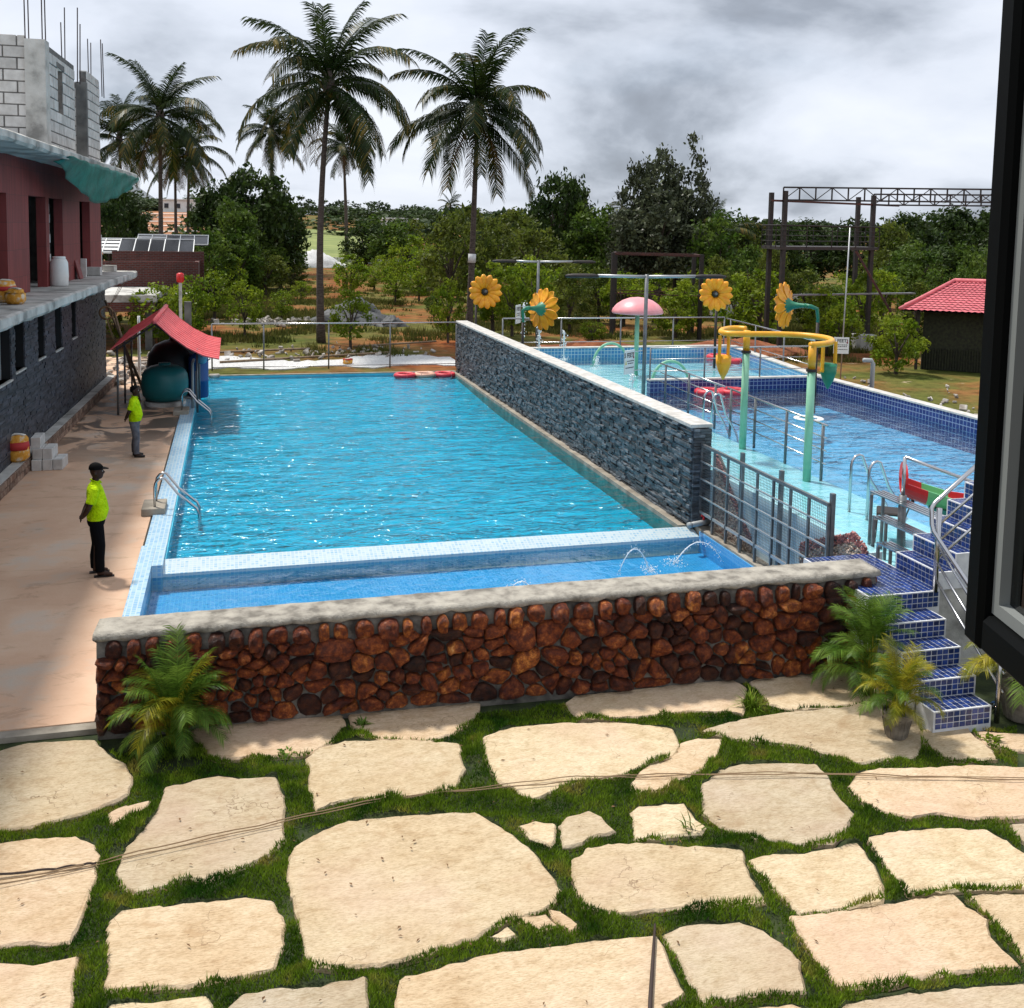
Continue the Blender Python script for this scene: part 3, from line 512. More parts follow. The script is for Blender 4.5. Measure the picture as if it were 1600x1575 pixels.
FAR_TREES = [(208.6, 239.4, 9.81, 4.37), (94.3, 173.2, 8.54, 2.81), (14.4, 302.6, 9.87, 3.16), (57.3, 131.8, 6.41, 2.9), (186.3, 217.2, 9.36, 4.53), (122.5, 164.6, 5.8, 4.12), (6.0, 276.7, 7.41, 3.96), (195.4, 234.3, 6.25, 3.15), (89.1, 234.9, 8.08, 3.68), (102.9, 209.4, 7.83, 4.49), (6.4, 205.1, 7.17, 4.31), (158.0, 202.6, 7.97, 3.22), (55.1, 166.5, 8.13, 3.75), (149.1, 213.4, 9.01, 3.69), (41.2, 244.4, 8.77, 4.69), (63.6, 146.9, 7.08, 3.34), (180.5, 308.9, 8.45, 4.13), (91.8, 202.7, 8.22, 2.91), (121.7, 298.7, 8.12, 4.58), (108.3, 315.3, 9.01, 3.13), (60.6, 303.2, 7.46, 3.22), (63.7, 208.6, 7.71, 3.76), (22.1, 212.5, 7.01, 4.79), (226.4, 254.7, 6.26, 4.41), (154.5, 295.2, 7.55, 2.93), (69.7, 154.8, 7.61, 4.55), (77.3, 318.8, 6.83, 4.87), (84.3, 282.6, 8.97, 4.96), (121.5, 138.0, 5.53, 4.0), (-23.7, 261.5, 7.67, 4.27), (50.6, 184.5, 8.43, 4.4), (-16.9, 149.9, 6.97, 3.43), (69.1, 286.3, 7.38, 4.84), (137.2, 240.4, 6.52, 3.7), (203.4, 328.2, 6.54, 3.1), (176.1, 296.8, 6.44, 4.62), (173.3, 267.6, 7.36, 3.78), (60.1, 298.1, 7.34, 3.51), (260.6, 314.0, 10.89, 4.58), (224.3, 306.8, 9.11, 4.9), (1.4, 174.3, 6.46, 3.36), (23.2, 153.7, 6.47, 2.87), (118.7, 319.2, 8.09, 4.17), (142.5, 316.7, 9.42, 4.61), (53.9, 311.5, 6.82, 3.7), (116.0, 196.7, 8.63, 4.69), (3.4, 176.1, 5.73, 4.69), (36.7, 208.6, 6.54, 3.07), (51.3, 176.9, 7.22, 3.25), (110.2, 319.7, 7.75, 4.9), (272.4, 315.0, 8.69, 4.47), (244.8, 277.3, 10.33, 4.87), (82.5, 262.0, 6.57, 3.76), (182.5, 245.4, 6.99, 3.07), (30.2, 138.6, 7.49, 3.69), (103.7, 257.2, 6.38, 2.98), (3.9, 327.2, 6.51, 3.73), (186.4, 246.9, 5.93, 4.76), (35.8, 163.5, 6.46, 4.11), (-22.7, 258.7, 7.91, 3.3), (43.8, 168.7, 5.63, 4.08), (83.1, 298.4, 6.84, 3.77), (73.4, 143.7, 6.44, 4.31), (74.2, 305.4, 9.62, 4.63), (43.6, 168.0, 7.33, 3.74), (88.2, 260.2, 9.47, 4.58), (-5.2, 311.5, 8.7, 3.5), (130.8, 225.0, 7.82, 4.06), (1.5, 202.4, 6.94, 2.93), (112.2, 195.4, 7.24, 4.89), (137.7, 184.6, 6.96, 4.06), (-23.3, 242.6, 8.26, 2.87), (90.0, 180.0, 6.95, 2.96), (116.4, 317.8, 7.45, 2.94), (230.5, 319.5, 8.54, 4.8), (220.5, 276.9, 9.69, 3.16), (153.1, 213.1, 6.78, 4.04), (158.8, 216.6, 6.03, 3.43), (34.0, 269.4, 9.43, 4.01), (26.3, 270.6, 6.44, 2.94), (100.6, 205.2, 7.21, 2.96), (78.5, 251.2, 9.48, 2.85), (79.6, 227.4, 7.94, 4.68), (81.0, 244.5, 7.66, 4.55), (154.5, 194.5, 8.18, 4.24), (60.5, 290.7, 8.75, 3.88), (130.3, 319.8, 8.99, 4.2), (61.6, 286.4, 9.42, 3.48), (43.4, 264.6, 6.95, 2.98), (34.7, 269.4, 7.76, 4.08), (110.3, 237.0, 9.35, 4.58), (232.8, 268.7, 9.51, 4.45), (166.0, 198.1, 6.84, 2.83), (-2.7, 151.6, 6.76, 4.23), (172.1, 244.3, 7.18, 4.34), (7.6, 196.6, 6.0, 4.3), (81.5, 217.9, 6.52, 4.66), (72.0, 312.5, 7.21, 4.2), (96.7, 163.9, 6.1, 4.48), (257.7, 297.0, 7.19, 4.66), (91.3, 151.7, 6.27, 4.21), (110.4, 198.7, 6.1, 3.89), (145.5, 234.2, 6.54, 3.47), (136.1, 222.1, 8.56, 3.19), (153.7, 289.9, 9.84, 3.46), (198.0, 247.1, 7.08, 2.87), (162.4, 319.9, 8.78, 3.46), (38.1, 228.1, 9.04, 3.75), (50.7, 228.9, 6.51, 3.44), (208.4, 308.6, 7.84, 3.86), (215.4, 272.7, 7.98, 4.91), (170.8, 222.5, 6.5, 4.64), (206.8, 264.4, 9.39, 2.84), (134.0, 291.4, 7.23, 3.14), (221.7, 286.5, 7.65, 4.07), (188.9, 305.9, 9.1, 4.56), (11.1, 273.8, 9.49, 4.8), (198.9, 308.6, 8.21, 3.5), (118.5, 247.1, 6.0, 3.39), (60.2, 143.0, 5.66, 3.63), (-3.9, 212.9, 7.74, 3.84), (-32.6, 315.7, 7.0, 2.82), (82.7, 300.1, 9.9, 3.09), (231.6, 288.1, 9.87, 4.6), (-14.2, 165.2, 5.66, 2.8), (291.6, 329.9, 9.08, 3.13), (-1.7, 312.3, 9.67, 4.09), (143.1, 249.9, 8.66, 4.95), (39.0, 145.4, 5.7, 4.24), (127.4, 152.7, 6.18, 4.98), (207.2, 255.6, 7.9, 4.54), (104.3, 325.1, 9.54, 4.2), (0.9, 302.5, 8.22, 4.04), (163.1, 299.1, 10.24, 2.94), (-33.4, 342.4, 15.4, 5.1), (33.2, 392.9, 11.06, 4.67), (15.9, 399.1, 11.7, 6.42), (-33.4, 344.8, 11.74, 6.47), (7.6, 400.3, 14.05, 4.64), (16.6, 405.8, 11.37, 3.57), (37.2, 365.7, 10.58, 3.76), (67.0, 425.7, 12.63, 4.04), (29.8, 399.7, 11.0, 4.09), (-31.2, 379.7, 13.45, 6.09), (-35.4, 348.1, 12.25, 4.74), (19.0, 429.1, 12.59, 6.22), (171.6, 362.7, 7.45, 6.06), (-38.4, 346.9, 11.88, 3.57), (80.4, 336.6, 9.55, 5.17), (90.6, 346.6, 10.43, 5.63), (-35.8, 379.0, 12.67, 3.72), (70.4, 342.3, 11.88, 5.01), (146.6, 380.4, 10.59, 4.57), (56.4, 392.2, 12.78, 4.42), (-37.3, 401.4, 14.42, 6.14), (91.1, 410.8, 9.39, 4.53), (35.9, 366.9, 11.79, 5.43), (140.8, 385.0, 10.03, 5.28), (110.7, 392.0, 8.33, 6.08), (-10.9, 361.2, 13.41, 5.53), (149.5, 348.9, 6.97, 5.34), (81.2, 404.3, 9.68, 5.85), (-29.5, 347.3, 11.8, 3.76), (-38.1, 396.5, 15.4, 4.76), (-14.2, 363.1, 12.1, 5.65), (90.6, 393.1, 12.87, 4.33), (86.9, 372.6, 11.72, 4.58), (130.8, 361.3, 9.87, 4.13), (122.1, 384.3, 8.27, 5.73), (-23.2, 402.7, 14.44, 5.11), (71.9, 407.1, 11.75, 3.72), (-34.1, 425.8, 13.22, 5.49), (28.9, 369.0, 13.68, 4.43), (-24.1, 366.4, 11.53, 6.43), (148.5, 395.5, 7.08, 4.81), (159.6, 393.5, 8.52, 4.62), (-8.7, 335.3, 13.42, 5.5), (-3.6, 390.7, 12.84, 3.85), (72.9, 413.8, 11.92, 4.69), (-38.1, 359.3, 13.72, 5.56), (20.5, 354.2, 14.35, 3.77), (42.4, 393.5, 12.46, 3.66), (-3.1, 351.5, 13.3, 4.12), (106.6, 343.1, 9.09, 6.15), (162.0, 364.6, 7.67, 3.56), (95.3, 341.9, 12.25, 4.4), (182.4, 403.8, 8.61, 4.46), (110.5, 423.4, 9.21, 5.44), (40.0, 338.7, 10.26, 3.64), (-34.4, 364.2, 14.59, 6.33), (42.9, 408.7, 14.22, 4.27), (99.6, 425.6, 10.99, 5.67), (-21.2, 373.7, 12.61, 5.84), (-19.0, 407.8, 13.47, 5.42), (175.7, 407.9, 9.16, 4.32), (33.2, 357.1, 11.56, 5.45), (37.3, 427.3, 11.49, 5.63), (10.7, 418.3, 13.3, 6.16), (172.5, 429.4, 10.19, 5.38), (61.6, 418.2, 11.82, 6.34), (120.3, 388.5, 8.52, 4.49), (-15.1, 408.0, 14.0, 5.73), (58.6, 425.8, 10.48, 4.45), (44.2, 339.0, 13.1, 4.35), (1.7, 394.1, 14.84, 3.59), (64.2, 377.1, 13.72, 4.58), (-28.3, 427.6, 13.07, 4.95), (62.1, 359.1, 12.18, 5.66), (86.5, 390.9, 10.47, 5.46)]
SHRUBS = [(-3.3, 46.61, 2.67, 0.99, 's'), (-1.83, 49.71, 2.96, 0.92, 's'), (-2.52, 47.73, 2.21, 0.85, 'b'), (-1.0, 60.03, 2.69, 1.08, 's'), (-3.09, 60.95, 2.09, 1.26, 's'), (-1.96, 74.69, 2.89, 1.0, 's'), (-2.13, 58.21, 1.91, 0.87, 's'), (0.55, 50.03, 2.66, 0.78, 's'), (0.06, 74.67, 2.91, 0.9, 's'), (2.4, 79.9, 2.99, 1.45, 'o'), (1.6, 87.55, 2.63, 1.32, 'o'), (4.8, 89.39, 1.9, 1.22, 'o'), (5.03, 45.71, 2.55, 0.85, 's'), (15.31, 91.68, 4.46, 1.72, 's'), (14.16, 99.84, 2.48, 1.24, 's'), (10.96, 71.52, 2.23, 0.89, 's'), (13.49, 112.24, 1.94, 1.21, 's'), (15.82, 88.04, 3.31, 1.38, 's'), (19.92, 100.26, 3.78, 1.58, 's'), (11.75, 61.37, 1.36, 0.54, 'd'), (13.16, 74.53, 2.34, 0.94, 's'), (9.83, 47.75, 2.88, 0.7, 's'), (11.32, 85.36, 2.12, 1.06, 's'), (2.67, 59.81, 1.64, 0.65, 's'), (4.67, 74.62, 1.37, 0.68, 's'), (16.02, 74.5, 3.3, 1.3, 'o'), (13.05, 51.88, 3.66, 1.25, 's'), (13.65, 50.26, 3.08, 0.97, 's'), (16.06, 55.08, 3.74, 1.25, 's'), (17.73, 56.85, 3.14, 1.11, 's'), (17.14, 51.53, 3.04, 1.01, 'o'), (17.19, 48.14, 0.89, 0.6, 'b'), (21.76, 68.38, 3.56, 1.34, 'o'), (20.6, 56.66, 2.8, 1.03, 'o'), (21.23, 54.69, 2.9, 1.09, 's'), (23.92, 56.43, 2.83, 1.04, 's'), (21.85, 48.59, 2.39, 1.15, 'b'), (22.94, 49.41, 2.84, 1.0, 's'), (24.1, 46.32, 3.34, 1.19, 's'), (24.56, 44.89, 3.56, 1.24, 's'), (28.92, 58.19, 3.56, 1.19, 'o'), (28.41, 50.56, 4.19, 1.05, 'o'), (33.45, 62.62, 4.29, 1.29, 'd'), (25.81, 41.0, 2.89, 1.01, 's'), (25.74, 39.87, 2.54, 0.85, 's'), (29.84, 44.33, 3.47, 0.95, 's'), (32.73, 46.94, 3.52, 1.17, 's'), (39.35, 57.55, 3.68, 1.23, 'o'), (30.46, 50.39, 3.17, 1.23, 'o'), (25.3, 35.14, 2.24, 0.96, 'b'), (32.72, 44.03, 2.87, 1.11, 'o'), (52.4, 74.12, 2.91, 1.59, 's'), (68.72, 91.95, 4.28, 1.98, 'o'), (-3.57, 74.71, 4.32, 1.66, 'd'), (-1.66, 74.69, 4.52, 1.67, 'd'), (0.29, 77.84, 4.33, 1.75, 'd'), (-5.01, 81.23, 3.58, 1.2, 'd'), (2.31, 85.12, 4.04, 1.8, 'd'), (4.73, 99.15, 3.6, 1.8, 'd'), (-5.11, 49.25, 1.44, 0.37, 's'), (31.86, 90.48, 3.84, 1.78, 'd'), (33.97, 81.72, 3.8, 1.9, 'd'), (40.14, 86.09, 3.47, 2.03, 'd'), (23.89, 100.55, 3.83, 2.24, 'd'), (25.01, 90.2, 3.76, 2.03, 'd'), (43.01, 74.22, 3.59, 1.8, 'd'), (1.25, 85.99, 1.56, 0.66, 's'), (6.38, 147.0, 1.46, 0.68, 's'), (1.42, 117.09, 3.16, 1.22, 's'), (16.54, 129.02, 2.39, 0.92, 's'), (14.0, 131.95, 2.41, 1.06, 's'), (16.67, 125.34, 2.6, 1.0, 's'), (13.4, 118.16, 1.49, 0.49, 's'), (18.07, 149.23, 2.52, 1.18, 'o'), (8.7, 82.04, 2.16, 0.88, 's'), (8.49, 77.54, 3.13, 1.17, 's'), (28.38, 78.86, 3.08, 1.23, 'd'), (26.61, 122.55, 2.54, 0.78, 'o'), (30.27, 103.19, 2.3, 1.01, 'o'), (46.93, 133.47, 2.84, 0.91, 's'), (18.93, 67.17, 2.54, 1.02, 's'), (22.35, 74.26, 2.48, 0.94, 'o'), (21.64, 55.31, 2.93, 1.27, 's'), (24.33, 73.08, 2.6, 1.07, 'o'), (32.2, 52.42, 2.56, 0.89, 's'), (30.99, 86.0, 1.97, 0.69, 's'), (56.45, 84.09, 3.02, 1.05, 'o'), (16.59, 88.84, 3.05, 0.92, 'o'), (41.32, 85.72, 2.34, 0.8, 's'), (20.32, 98.15, 2.84, 1.31, 'o'), (24.84, 104.06, 1.87, 0.65, 's'), (13.79, 90.03, 2.56, 1.0, 's'), (18.78, 60.21, 1.5, 0.52, 'o'), (45.15, 83.07, 1.6, 0.74, 'o'), (19.27, 94.31, 1.71, 0.67, 's'), (17.57, 73.43, 2.0, 0.66, 's'), (22.5, 154.49, 1.99, 0.92, 'o'), (36.22, 83.05, 3.04, 1.0, 'o'), (30.38, 100.57, 2.48, 1.0, 'o'), (37.43, 77.69, 2.58, 0.84, 's'), (36.18, 66.59, 1.69, 0.58, 's'), (32.87, 51.48, 2.51, 1.02, 'd'), (14.24, 95.96, 1.71, 0.59, 's'), (18.94, 99.64, 2.15, 0.88, 'o'), (20.76, 110.02, 1.56, 0.49, 's'), (13.36, 91.33, 1.7, 0.79, 's'), (35.51, 54.55, 3.08, 0.95, 's'), (63.63, 115.18, 3.17, 1.19, 'd'), (28.42, 59.77, 3.02, 1.2, 's'), (19.96, 86.9, 2.35, 1.1, 's'), (45.1, 64.53, 1.76, 0.66, 'o'), (47.72, 126.32, 2.5, 0.8, 'o')]
CABLE1=[(-2.09, 8.92), (-1.41, 8.97), (-0.65, 9.12), (0.41, 9.29), (1.37, 9.43), (2.37, 9.37), (3.28, 9.31), (3.95, 9.28), (4.9, 9.05), (5.87, 8.85), (6.8, 8.57), (7.96, 8.21)]
CABLE2=[(-2.07, 8.85), (-1.41, 8.94), (-0.59, 9.07), (0.4, 9.25), (1.37, 9.39), (2.38, 9.41), (3.3, 9.39), (3.93, 9.23), (5.24, 9.02), (6.47, 8.64), (8.02, 8.27)]
CABLE3=[(-2.11, 9.03), (-1.62, 9.0), (-1.31, 9.0), (-1.16, 9.0)]
# ------------------------------------------------------------------ ground and terrain
def zground(x, y):
    t = max(0.0, min(1.0, (y-95)/240.0)); a = x/max(y, 1.0)
    k = 1.0 if a < 0.05 else (0.5 if a > 0.35 else 1.0-0.5*(a-0.05)/0.30)
    return 8.5*(t**1.25)*k
gx = [-3000,-1500,-800,-500,-350,-250,-180,-130,-100,-75,-55,-40,-30,-22,-16,-12,-8,-4,0,4,8.5,12,16.3,20,25,32,40,50,62,78,95,115,140,170,210,260,330,420,560,800,1500,3000]
gy = [-60,-2,3,7,11.7,16,22,28,33.7,38.3,42,46,52,60,70,82,95,105,118,132,148,168,190,215,245,280,320,360,420,520,700,1000,1600,3000]
mb = MB(); idx = {}
for j, y in enumerate(gy):
    for i, x in enumerate(gx):
        idx[i,j] = len(mb.v); mb.v.append((x, y, zground(x, y)-0.02 + (rnd.uniform(-0.12,0.12) if y > 60 else 0)))
for j in range(len(gy)-1):
    for i in range(len(gx)-1):
        x0, x1, y0, y1 = gx[i], gx[i+1], gy[j], gy[j+1]
        inside = x0 >= -12 and x1 <= 16.31 and y0 >= -2 and y1 <= 38.31
        if inside and not (x0 >= 8.49 and y0 >= 33.69): continue
        mb.f.append((idx[i,j], idx[i+1,j], idx[i+1,j+1], idx[i,j+1])); mb.mi.append(0)
struct(mb.build('ground', MT['ground'], smooth=True))
# distant patches of farmland lying on the slope
def patch(name, pts, mat, dz=0.12, n=10):
    # a quad a,b,c,d draped over the ground
    a, b, c, d = [Vector((p[0], p[1], 0)) for p in pts]; m = MB()
    for j in range(n+1):
        for i in range(n+1):
            u, v = i/n, j/n; p = (a*(1-u)+b*u)*(1-v)+(d*(1-u)+c*u)*v; m.v.append((p.x, p.y, zground(p.x, p.y)+dz))
    for j in range(n):
        for i in range(n): m.f.append((j*(n+1)+i, j*(n+1)+i+1, (j+1)*(n+1)+i+1, (j+1)*(n+1)+i)); m.mi.append(0)
    return struct(m.build(name, mat, smooth=True))
patch('ploughed_field', [(-24,120),(2,120),(-8,320),(-60,320)], MT['orange_soil'], 0.15)
for i in range(7):
    y = 150+i*24; patch('plastic_mulch_row', [(-17-i*2.6,y),(-4-i*1.2,y+9),(-4-i*1.2,y+11.5),(-17-i*2.6,y+2.5)], MT['white_dirty'], 0.32, 4)
patch('crop_field', [(6,122),(15,122),(30,230),(14,230)], MT['crop'], 0.15)
mb = MB()
for i in range(25):
    for j in range(2): pass
hp = [(-260,0),(-225,18),(-190,40),(-165,60),(-148,68),(-135,64),(-120,50),(-95,34),(-60,12),(-30,0)]
vs = []; 
for y, k in ((1400,0.0),(1500,1.0),(1650,0.55),(1800,0.0)):
    for x, z in hp: vs.append((x*1.02, y, z*k*0.98+rnd.uniform(-2,2)*(k>0)))
n = len(hp); mb.add(vs, [(j*n+i, j*n+i+1, (j+1)*n+i+1, (j+1)*n+i) for j in range(3) for i in range(n-1)])
struct(mb.build('hills', MT['hill'], smooth=True))
# pale sand and rubble strip behind the long pool
m = MB(); pts = []
for i in range(40):
    a = i/39; pts.append((-1.2+10.0*a, 39.9+0.35*math.sin(a*17)+rnd.uniform(-.2,.2)))
for i in range(40):
    a = 1-i/39; pts.append((-1.2+10.0*a, 42.6+0.9*math.sin(a*9+1)+rnd.uniform(-.3,.3)))
m.prism(pts, -0.05, 0.02); struct(m.build('sand_strip', MT['gravel_white']))
m = MB(); pts = []
for i in range(24):
    a = 2*math.pi*i/24; pts.append((19.5+2.6*math.cos(a)+rnd.uniform(-.3,.3), 26.5+4.5*math.sin(a)+rnd.uniform(-.4,.4)))
m.prism(pts, -0.05, 0.02); struct(m.build('sand_strip', MT['gravel_white']))

# ------------------------------------------------------------------ left deck
m = MB(); m.box(-12,-1.50,11.72,44.0,-0.35,0.0)
dk = struct(m.build('deck', MT['deck']))
m = MB(); m.box(-12,-1.42,11.56,11.718,-0.30,-0.012); m.build('edge_strip', MT['kerb'], dk)

# ------------------------------------------------------------------ patio of flagstones in grass
m = MB(); m.box(-12,16.3,-2,11.72,-0.5,-0.075)
patio = struct(m.build('patio', MT['soil_grass']))
def smooth_poly(p, step=0.11, jit=0.014, seed=0):
    q = random.Random(seed); out = []; n = len(p)
    c = [Vector(a)*0.94+Vector(b)*0.06 for a, b in zip(p, p[1:]+p[:1])]
    c = [v for a, b in zip(p, p[1:]+p[:1]) for v in (Vector(a)*0.95+Vector(b)*0.05, Vector(a)*0.05+Vector(b)*0.95)]
    n = len(c)
    for i in range(n):
        a = c[i]; b = c[(i+1)%n]; L = (b-a).length; k = max(1, int(L/step))
        nrm = Vector((-(b-a).y, (b-a).x)); nrm = nrm.normalized() if nrm.length else nrm
        for j in range(k):
            out.append(tuple(a+(b-a)*j/k+nrm*q.uniform(-jit, jit)))
    return out
def grow(p, d=0.024):
    # push every corner outwards: tight joints
    n = len(p); ar = sum(p[i][0]*p[(i+1)%n][1]-p[(i+1)%n][0]*p[i][1] for i in range(n)); sg = 1 if ar > 0 else -1; out = []
    for i in range(n):
        a, b, c = Vector(p[i-1]), Vector(p[i]), Vector(p[(i+1)%n]); e1 = (b-a).normalized(); e2 = (c-b).normalized(); nn = Vector((e1.y+e2.y, -(e1.x+e2.x)))*sg
        nn = nn.normalized() if nn.length > 1e-6 else nn; out.append((b.x+nn.x*d, min(b.y+nn.y*d, 11.50)))
    return out
FL = []
for i, p in enumerate(FLAGS):
    q = smooth_poly(grow(p, -0.014 if i in (11,23,26,28) else 0.024), seed=i, jit=0.013, step=0.07); FL.append(q); n = len(q); cx = sum(a for a,_ in q)/n; cy = sum(b for _,b in q)/n
    top = -0.022+rnd.uniform(-0.008,0.008); tx, ty = rnd.uniform(-.008,.008), rnd.uniform(-.008,.008)
    if i in (22,23): tx, ty = -0.02, 0.03
    vs = []; rr = random.Random(i+99)
    def ring(s, z, jz):
        for x, y in q:
            d = math.hypot(x-cx, y-cy); k = max(0, 1-s/max(d, .05)); X = cx+(x-cx)*k; Y = cy+(y-cy)*k
            vs.append((X-cx, Y-cy, z+(X-cx)*tx+(Y-cy)*ty+rr.uniform(-jz,jz)))
    ring(-0.004, -0.09, 0); ring(0.0, top-0.020, 0.004); ring(0.022, top, 0.003)
    mm = MB(); fs = [(a*n+k, a*n+(k+1)%n, (a+1)*n+(k+1)%n, (a+1)*n+k) for a in range(2) for k in range(n)]+[tuple(2*n+k for k in range(n))]
    ar = sum(q[k][0]*q[(k+1)%n][1]-q[(k+1)%n][0]*q[k][1] for k in range(n))
    if ar < 0: fs = [f[::-1] for f in fs]
    mm.add(vs, fs); o = mm.build('flagstone', MT['flag'], patio); o.location = (cx, cy, 0)
# grass blades growing in the joints
def in_poly(px, py, poly):
    ins = np.zeros(len(px), bool); n = len(poly)
    for i in range(n):
        x0, y0 = poly[i]; x1, y1 = poly[(i+1)%n]
        if y0 == y1: continue
        c = ((y0 > py) != (y1 > py)) & (px < (x1-x0)*(py-y0)/(y1-y0)+x0); ins ^= c
    return ins
def vnoise(x, y, s, seed):
    q = np.random.RandomState(seed); g = q.rand(64, 64); X = x*s; Y = y*s; i = np.floor(X).astype(int); j = np.floor(Y).astype(int); u = X-i; v = Y-j; u = u*u*(3-2*u); v = v*v*(3-2*v)
    a = g[i%64, j%64]; b = g[(i+1)%64, j%64]; c = g[i%64, (j+1)%64]; d = g[(i+1)%64, (j+1)%64]
    return (a*(1-u)+b*u)*(1-v)+(c*(1-u)+d*u)*v
npt = 700000
gxp = nrs.uniform(-4.2, 9.6, npt); gyp = nrs.uniform(5.4, 11.35, npt)
k = np.ones(npt, bool)
k &= ~((gxp > 7.45) & (gyp > 9.35)); k &= ~((gyp > 11.0) & (gxp > -1.4))
k &= np.abs(gxp-0.2707*gyp) < 0.58*gyp+0.6
for q in FL:
    xs = [a for a,_ in q]; ys = [b for _,b in q]
    bb = k & (gxp > min(xs)) & (gxp < max(xs)) & (gyp > min(ys)) & (gyp < max(ys)); ii = np.where(bb)[0]
    k[ii[in_poly(gxp[ii], gyp[ii], q)]] = False
gxp = gxp[k]; gyp = gyp[k]
bare = vnoise(gxp, gyp, 1.7, 3)*0.6+vnoise(gxp, gyp, 5.0, 4)*0.4
k = nrs.rand(len(gxp)) < np.clip((bare-0.16)*7, 0.12, 1); gxp = gxp[k]; gyp = gyp[k]
if len(gxp) > 260000: gxp = gxp[:260000]; gyp = gyp[:260000]
nb = len(gxp)
hump = vnoise(gxp, gyp, 2.2, 8)**2*0.45+vnoise(gxp, gyp, 5.5, 9)**1.6*0.65
z0 = -0.066+0.105*hump; h = (0.020+0.052*hump)*nrs.uniform(0.6, 1.25, nb)
an = nrs.uniform(0, 2*np.pi, nb); wd = nrs.uniform(0.004, 0.0075, nb); ln = nrs.uniform(0.1, 0.8, nb)*h; la = nrs.uniform(0, 2*np.pi, nb)
V = np.empty((nb, 3, 3)); V[:,0] = np.stack([gxp-np.cos(an)*wd, gyp-np.sin(an)*wd, z0], 1); V[:,1] = np.stack([gxp+np.cos(an)*wd, gyp+np.sin(an)*wd, z0], 1); V[:,2] = np.stack([gxp+np.cos(la)*ln, gyp+np.sin(la)*ln, z0+h], 1)
gr = link('lawn_grass', fast_mesh('lawn_grass', V.reshape(-1,3), np.arange(nb*3).reshape(-1,3), MT['blade']))
tag(gr, 'short green grass growing in the joints between flagstones', 'grass', kind='stuff')

# dry leaf scraps lying about on the paving
mb = MB()
for i in range(150):
    y = rnd.uniform(6.3,10.9); x = rnd.uniform(0.2707*y-0.5*y, min(7.3, 0.2707*y+0.5*y)); a = rnd.uniform(0,6.28); l = rnd.uniform(.008,.028); w_ = l*rnd.uniform(.25,.55); dx, dy = math.cos(a), math.sin(a); z = -0.006
    mb.add([(x-dx*l,y-dy*l,z),(x+dy*w_,y-dx*w_,z+.006),(x+dx*l,y+dy*l,z+.003),(x-dy*w_,y+dx*w_,z+.006)],[(0,1,2,3)])
tag(mb.build('leaf_litter', pm('dry_leaf', (0.10,0.05,0.02), (0.22,0.12,0.05), 30, 0.9)), 'brown dry leaf scraps scattered over the paving', 'leaf litter', kind='stuff')
# ------------------------------------------------------------------ long pool and overflow trough
PX0, PX1, PY0, PY1 = -1.08, 8.13, 17.34, 37.95
m = MB()   # basin: floor and four walls as one open shell
m.add([(PX0,PY0,-0.36),(PX1,PY0,-0.36),(PX1,31.0,-0.36),(PX0,31.0,-0.36),(PX1,PY1,-0.12),(PX0,PY1,-0.12)], [(0,1,2,3),(3,2,4,5)])
shell = struct(m.build('pool_floor', MT['floor_main'], uv=True))
m = MB(); m.box(PX0-0.02,PX0,PY0,PY1,-0.36,0.0); m.box(PX0,PX1,PY1,PY1+0.02,-0.36,0.0); m.box(PX1,PX1+0.02,PY0,PY1,-0.36,0.0); m.box(PX0,PX1,PY0-0.02,PY0,-0.36,-0.06)
m.build('basin_wall', MT['floor_main'], shell, uv=True)
m = MB(); m.box(-1.46,PX0-0.021,17.42,38.12,-0.2,0.03); m.build('coping', MT['mosaic_cop'], shell, uv=True)
m = MB(); m.box(-1.50,-1.27,11.9,17.94,-0.5,0.055); m.box(-1.268,-1.102,16.86,17.94,-0.5,0.05); m.build('coping', MT['mosaic_cop'], shell, uv=True)
m = MB(); m.box(PX0-0.02,8.13,PY1+0.021,PY1+0.16,-0.3,0.035); m.build('far_kerb', MT['kerb'], shell)
m = MB()   # weir: sloped mosaic lip between pool and trough
m.add([(-1.101,16.86,-0.10),(8.24,16.98,-0.10),(8.24,17.32,0.0),(-1.101,17.32,0.0),(-1.101,16.86,-0.9),(8.24,16.98,-0.9),(8.24,17.32,-0.9),(-1.101,17.32,-0.9)],
      [(0,1,2,3),(0,4,5,1),(1,5,6,2),(2,6,7,3),(3,7,4,0)]); m.build('weir', MT['mosaic_weir'], shell, uv=True)
struct(MB().add([(PX0,PY0-0.018,-0.055),(PX1,PY0-0.018,-0.055),(PX1,PY1,-0.055),(PX0,PY1,-0.055)], [(0,1,2,3)]).build('pool_water', MT['water_main']))
m = MB(); m.add([(-1.27,11.9,-0.38),(8.3,11.9,-0.38),(8.3,16.9,-0.38),(-1.27,16.9,-0.38)], [(0,1,2,3)])
tf = struct(m.build('trough_floor', MT['floor_trough'], uv=True))
m = MB(); m.box(8.24,8.26,11.9,16.98,-0.38,0.0); m.build('trough_wall', MT['floor_trough'], tf, uv=True)
struct(MB().add([(-1.268,11.9,-0.15),(8.238,11.9,-0.15),(8.238,16.97,-0.15),(-1.268,16.87,-0.15)], [(0,1,2,3)]).build('trough_water', MT['water_trough']))
m = MB(); m.box(8.262,8.62,11.9,17.30,-0.9,0.04); m.box(7.98,8.16,17.33,37.95,-0.5,0.03); struct(m.build('concrete_ledge', MT['kerb']))

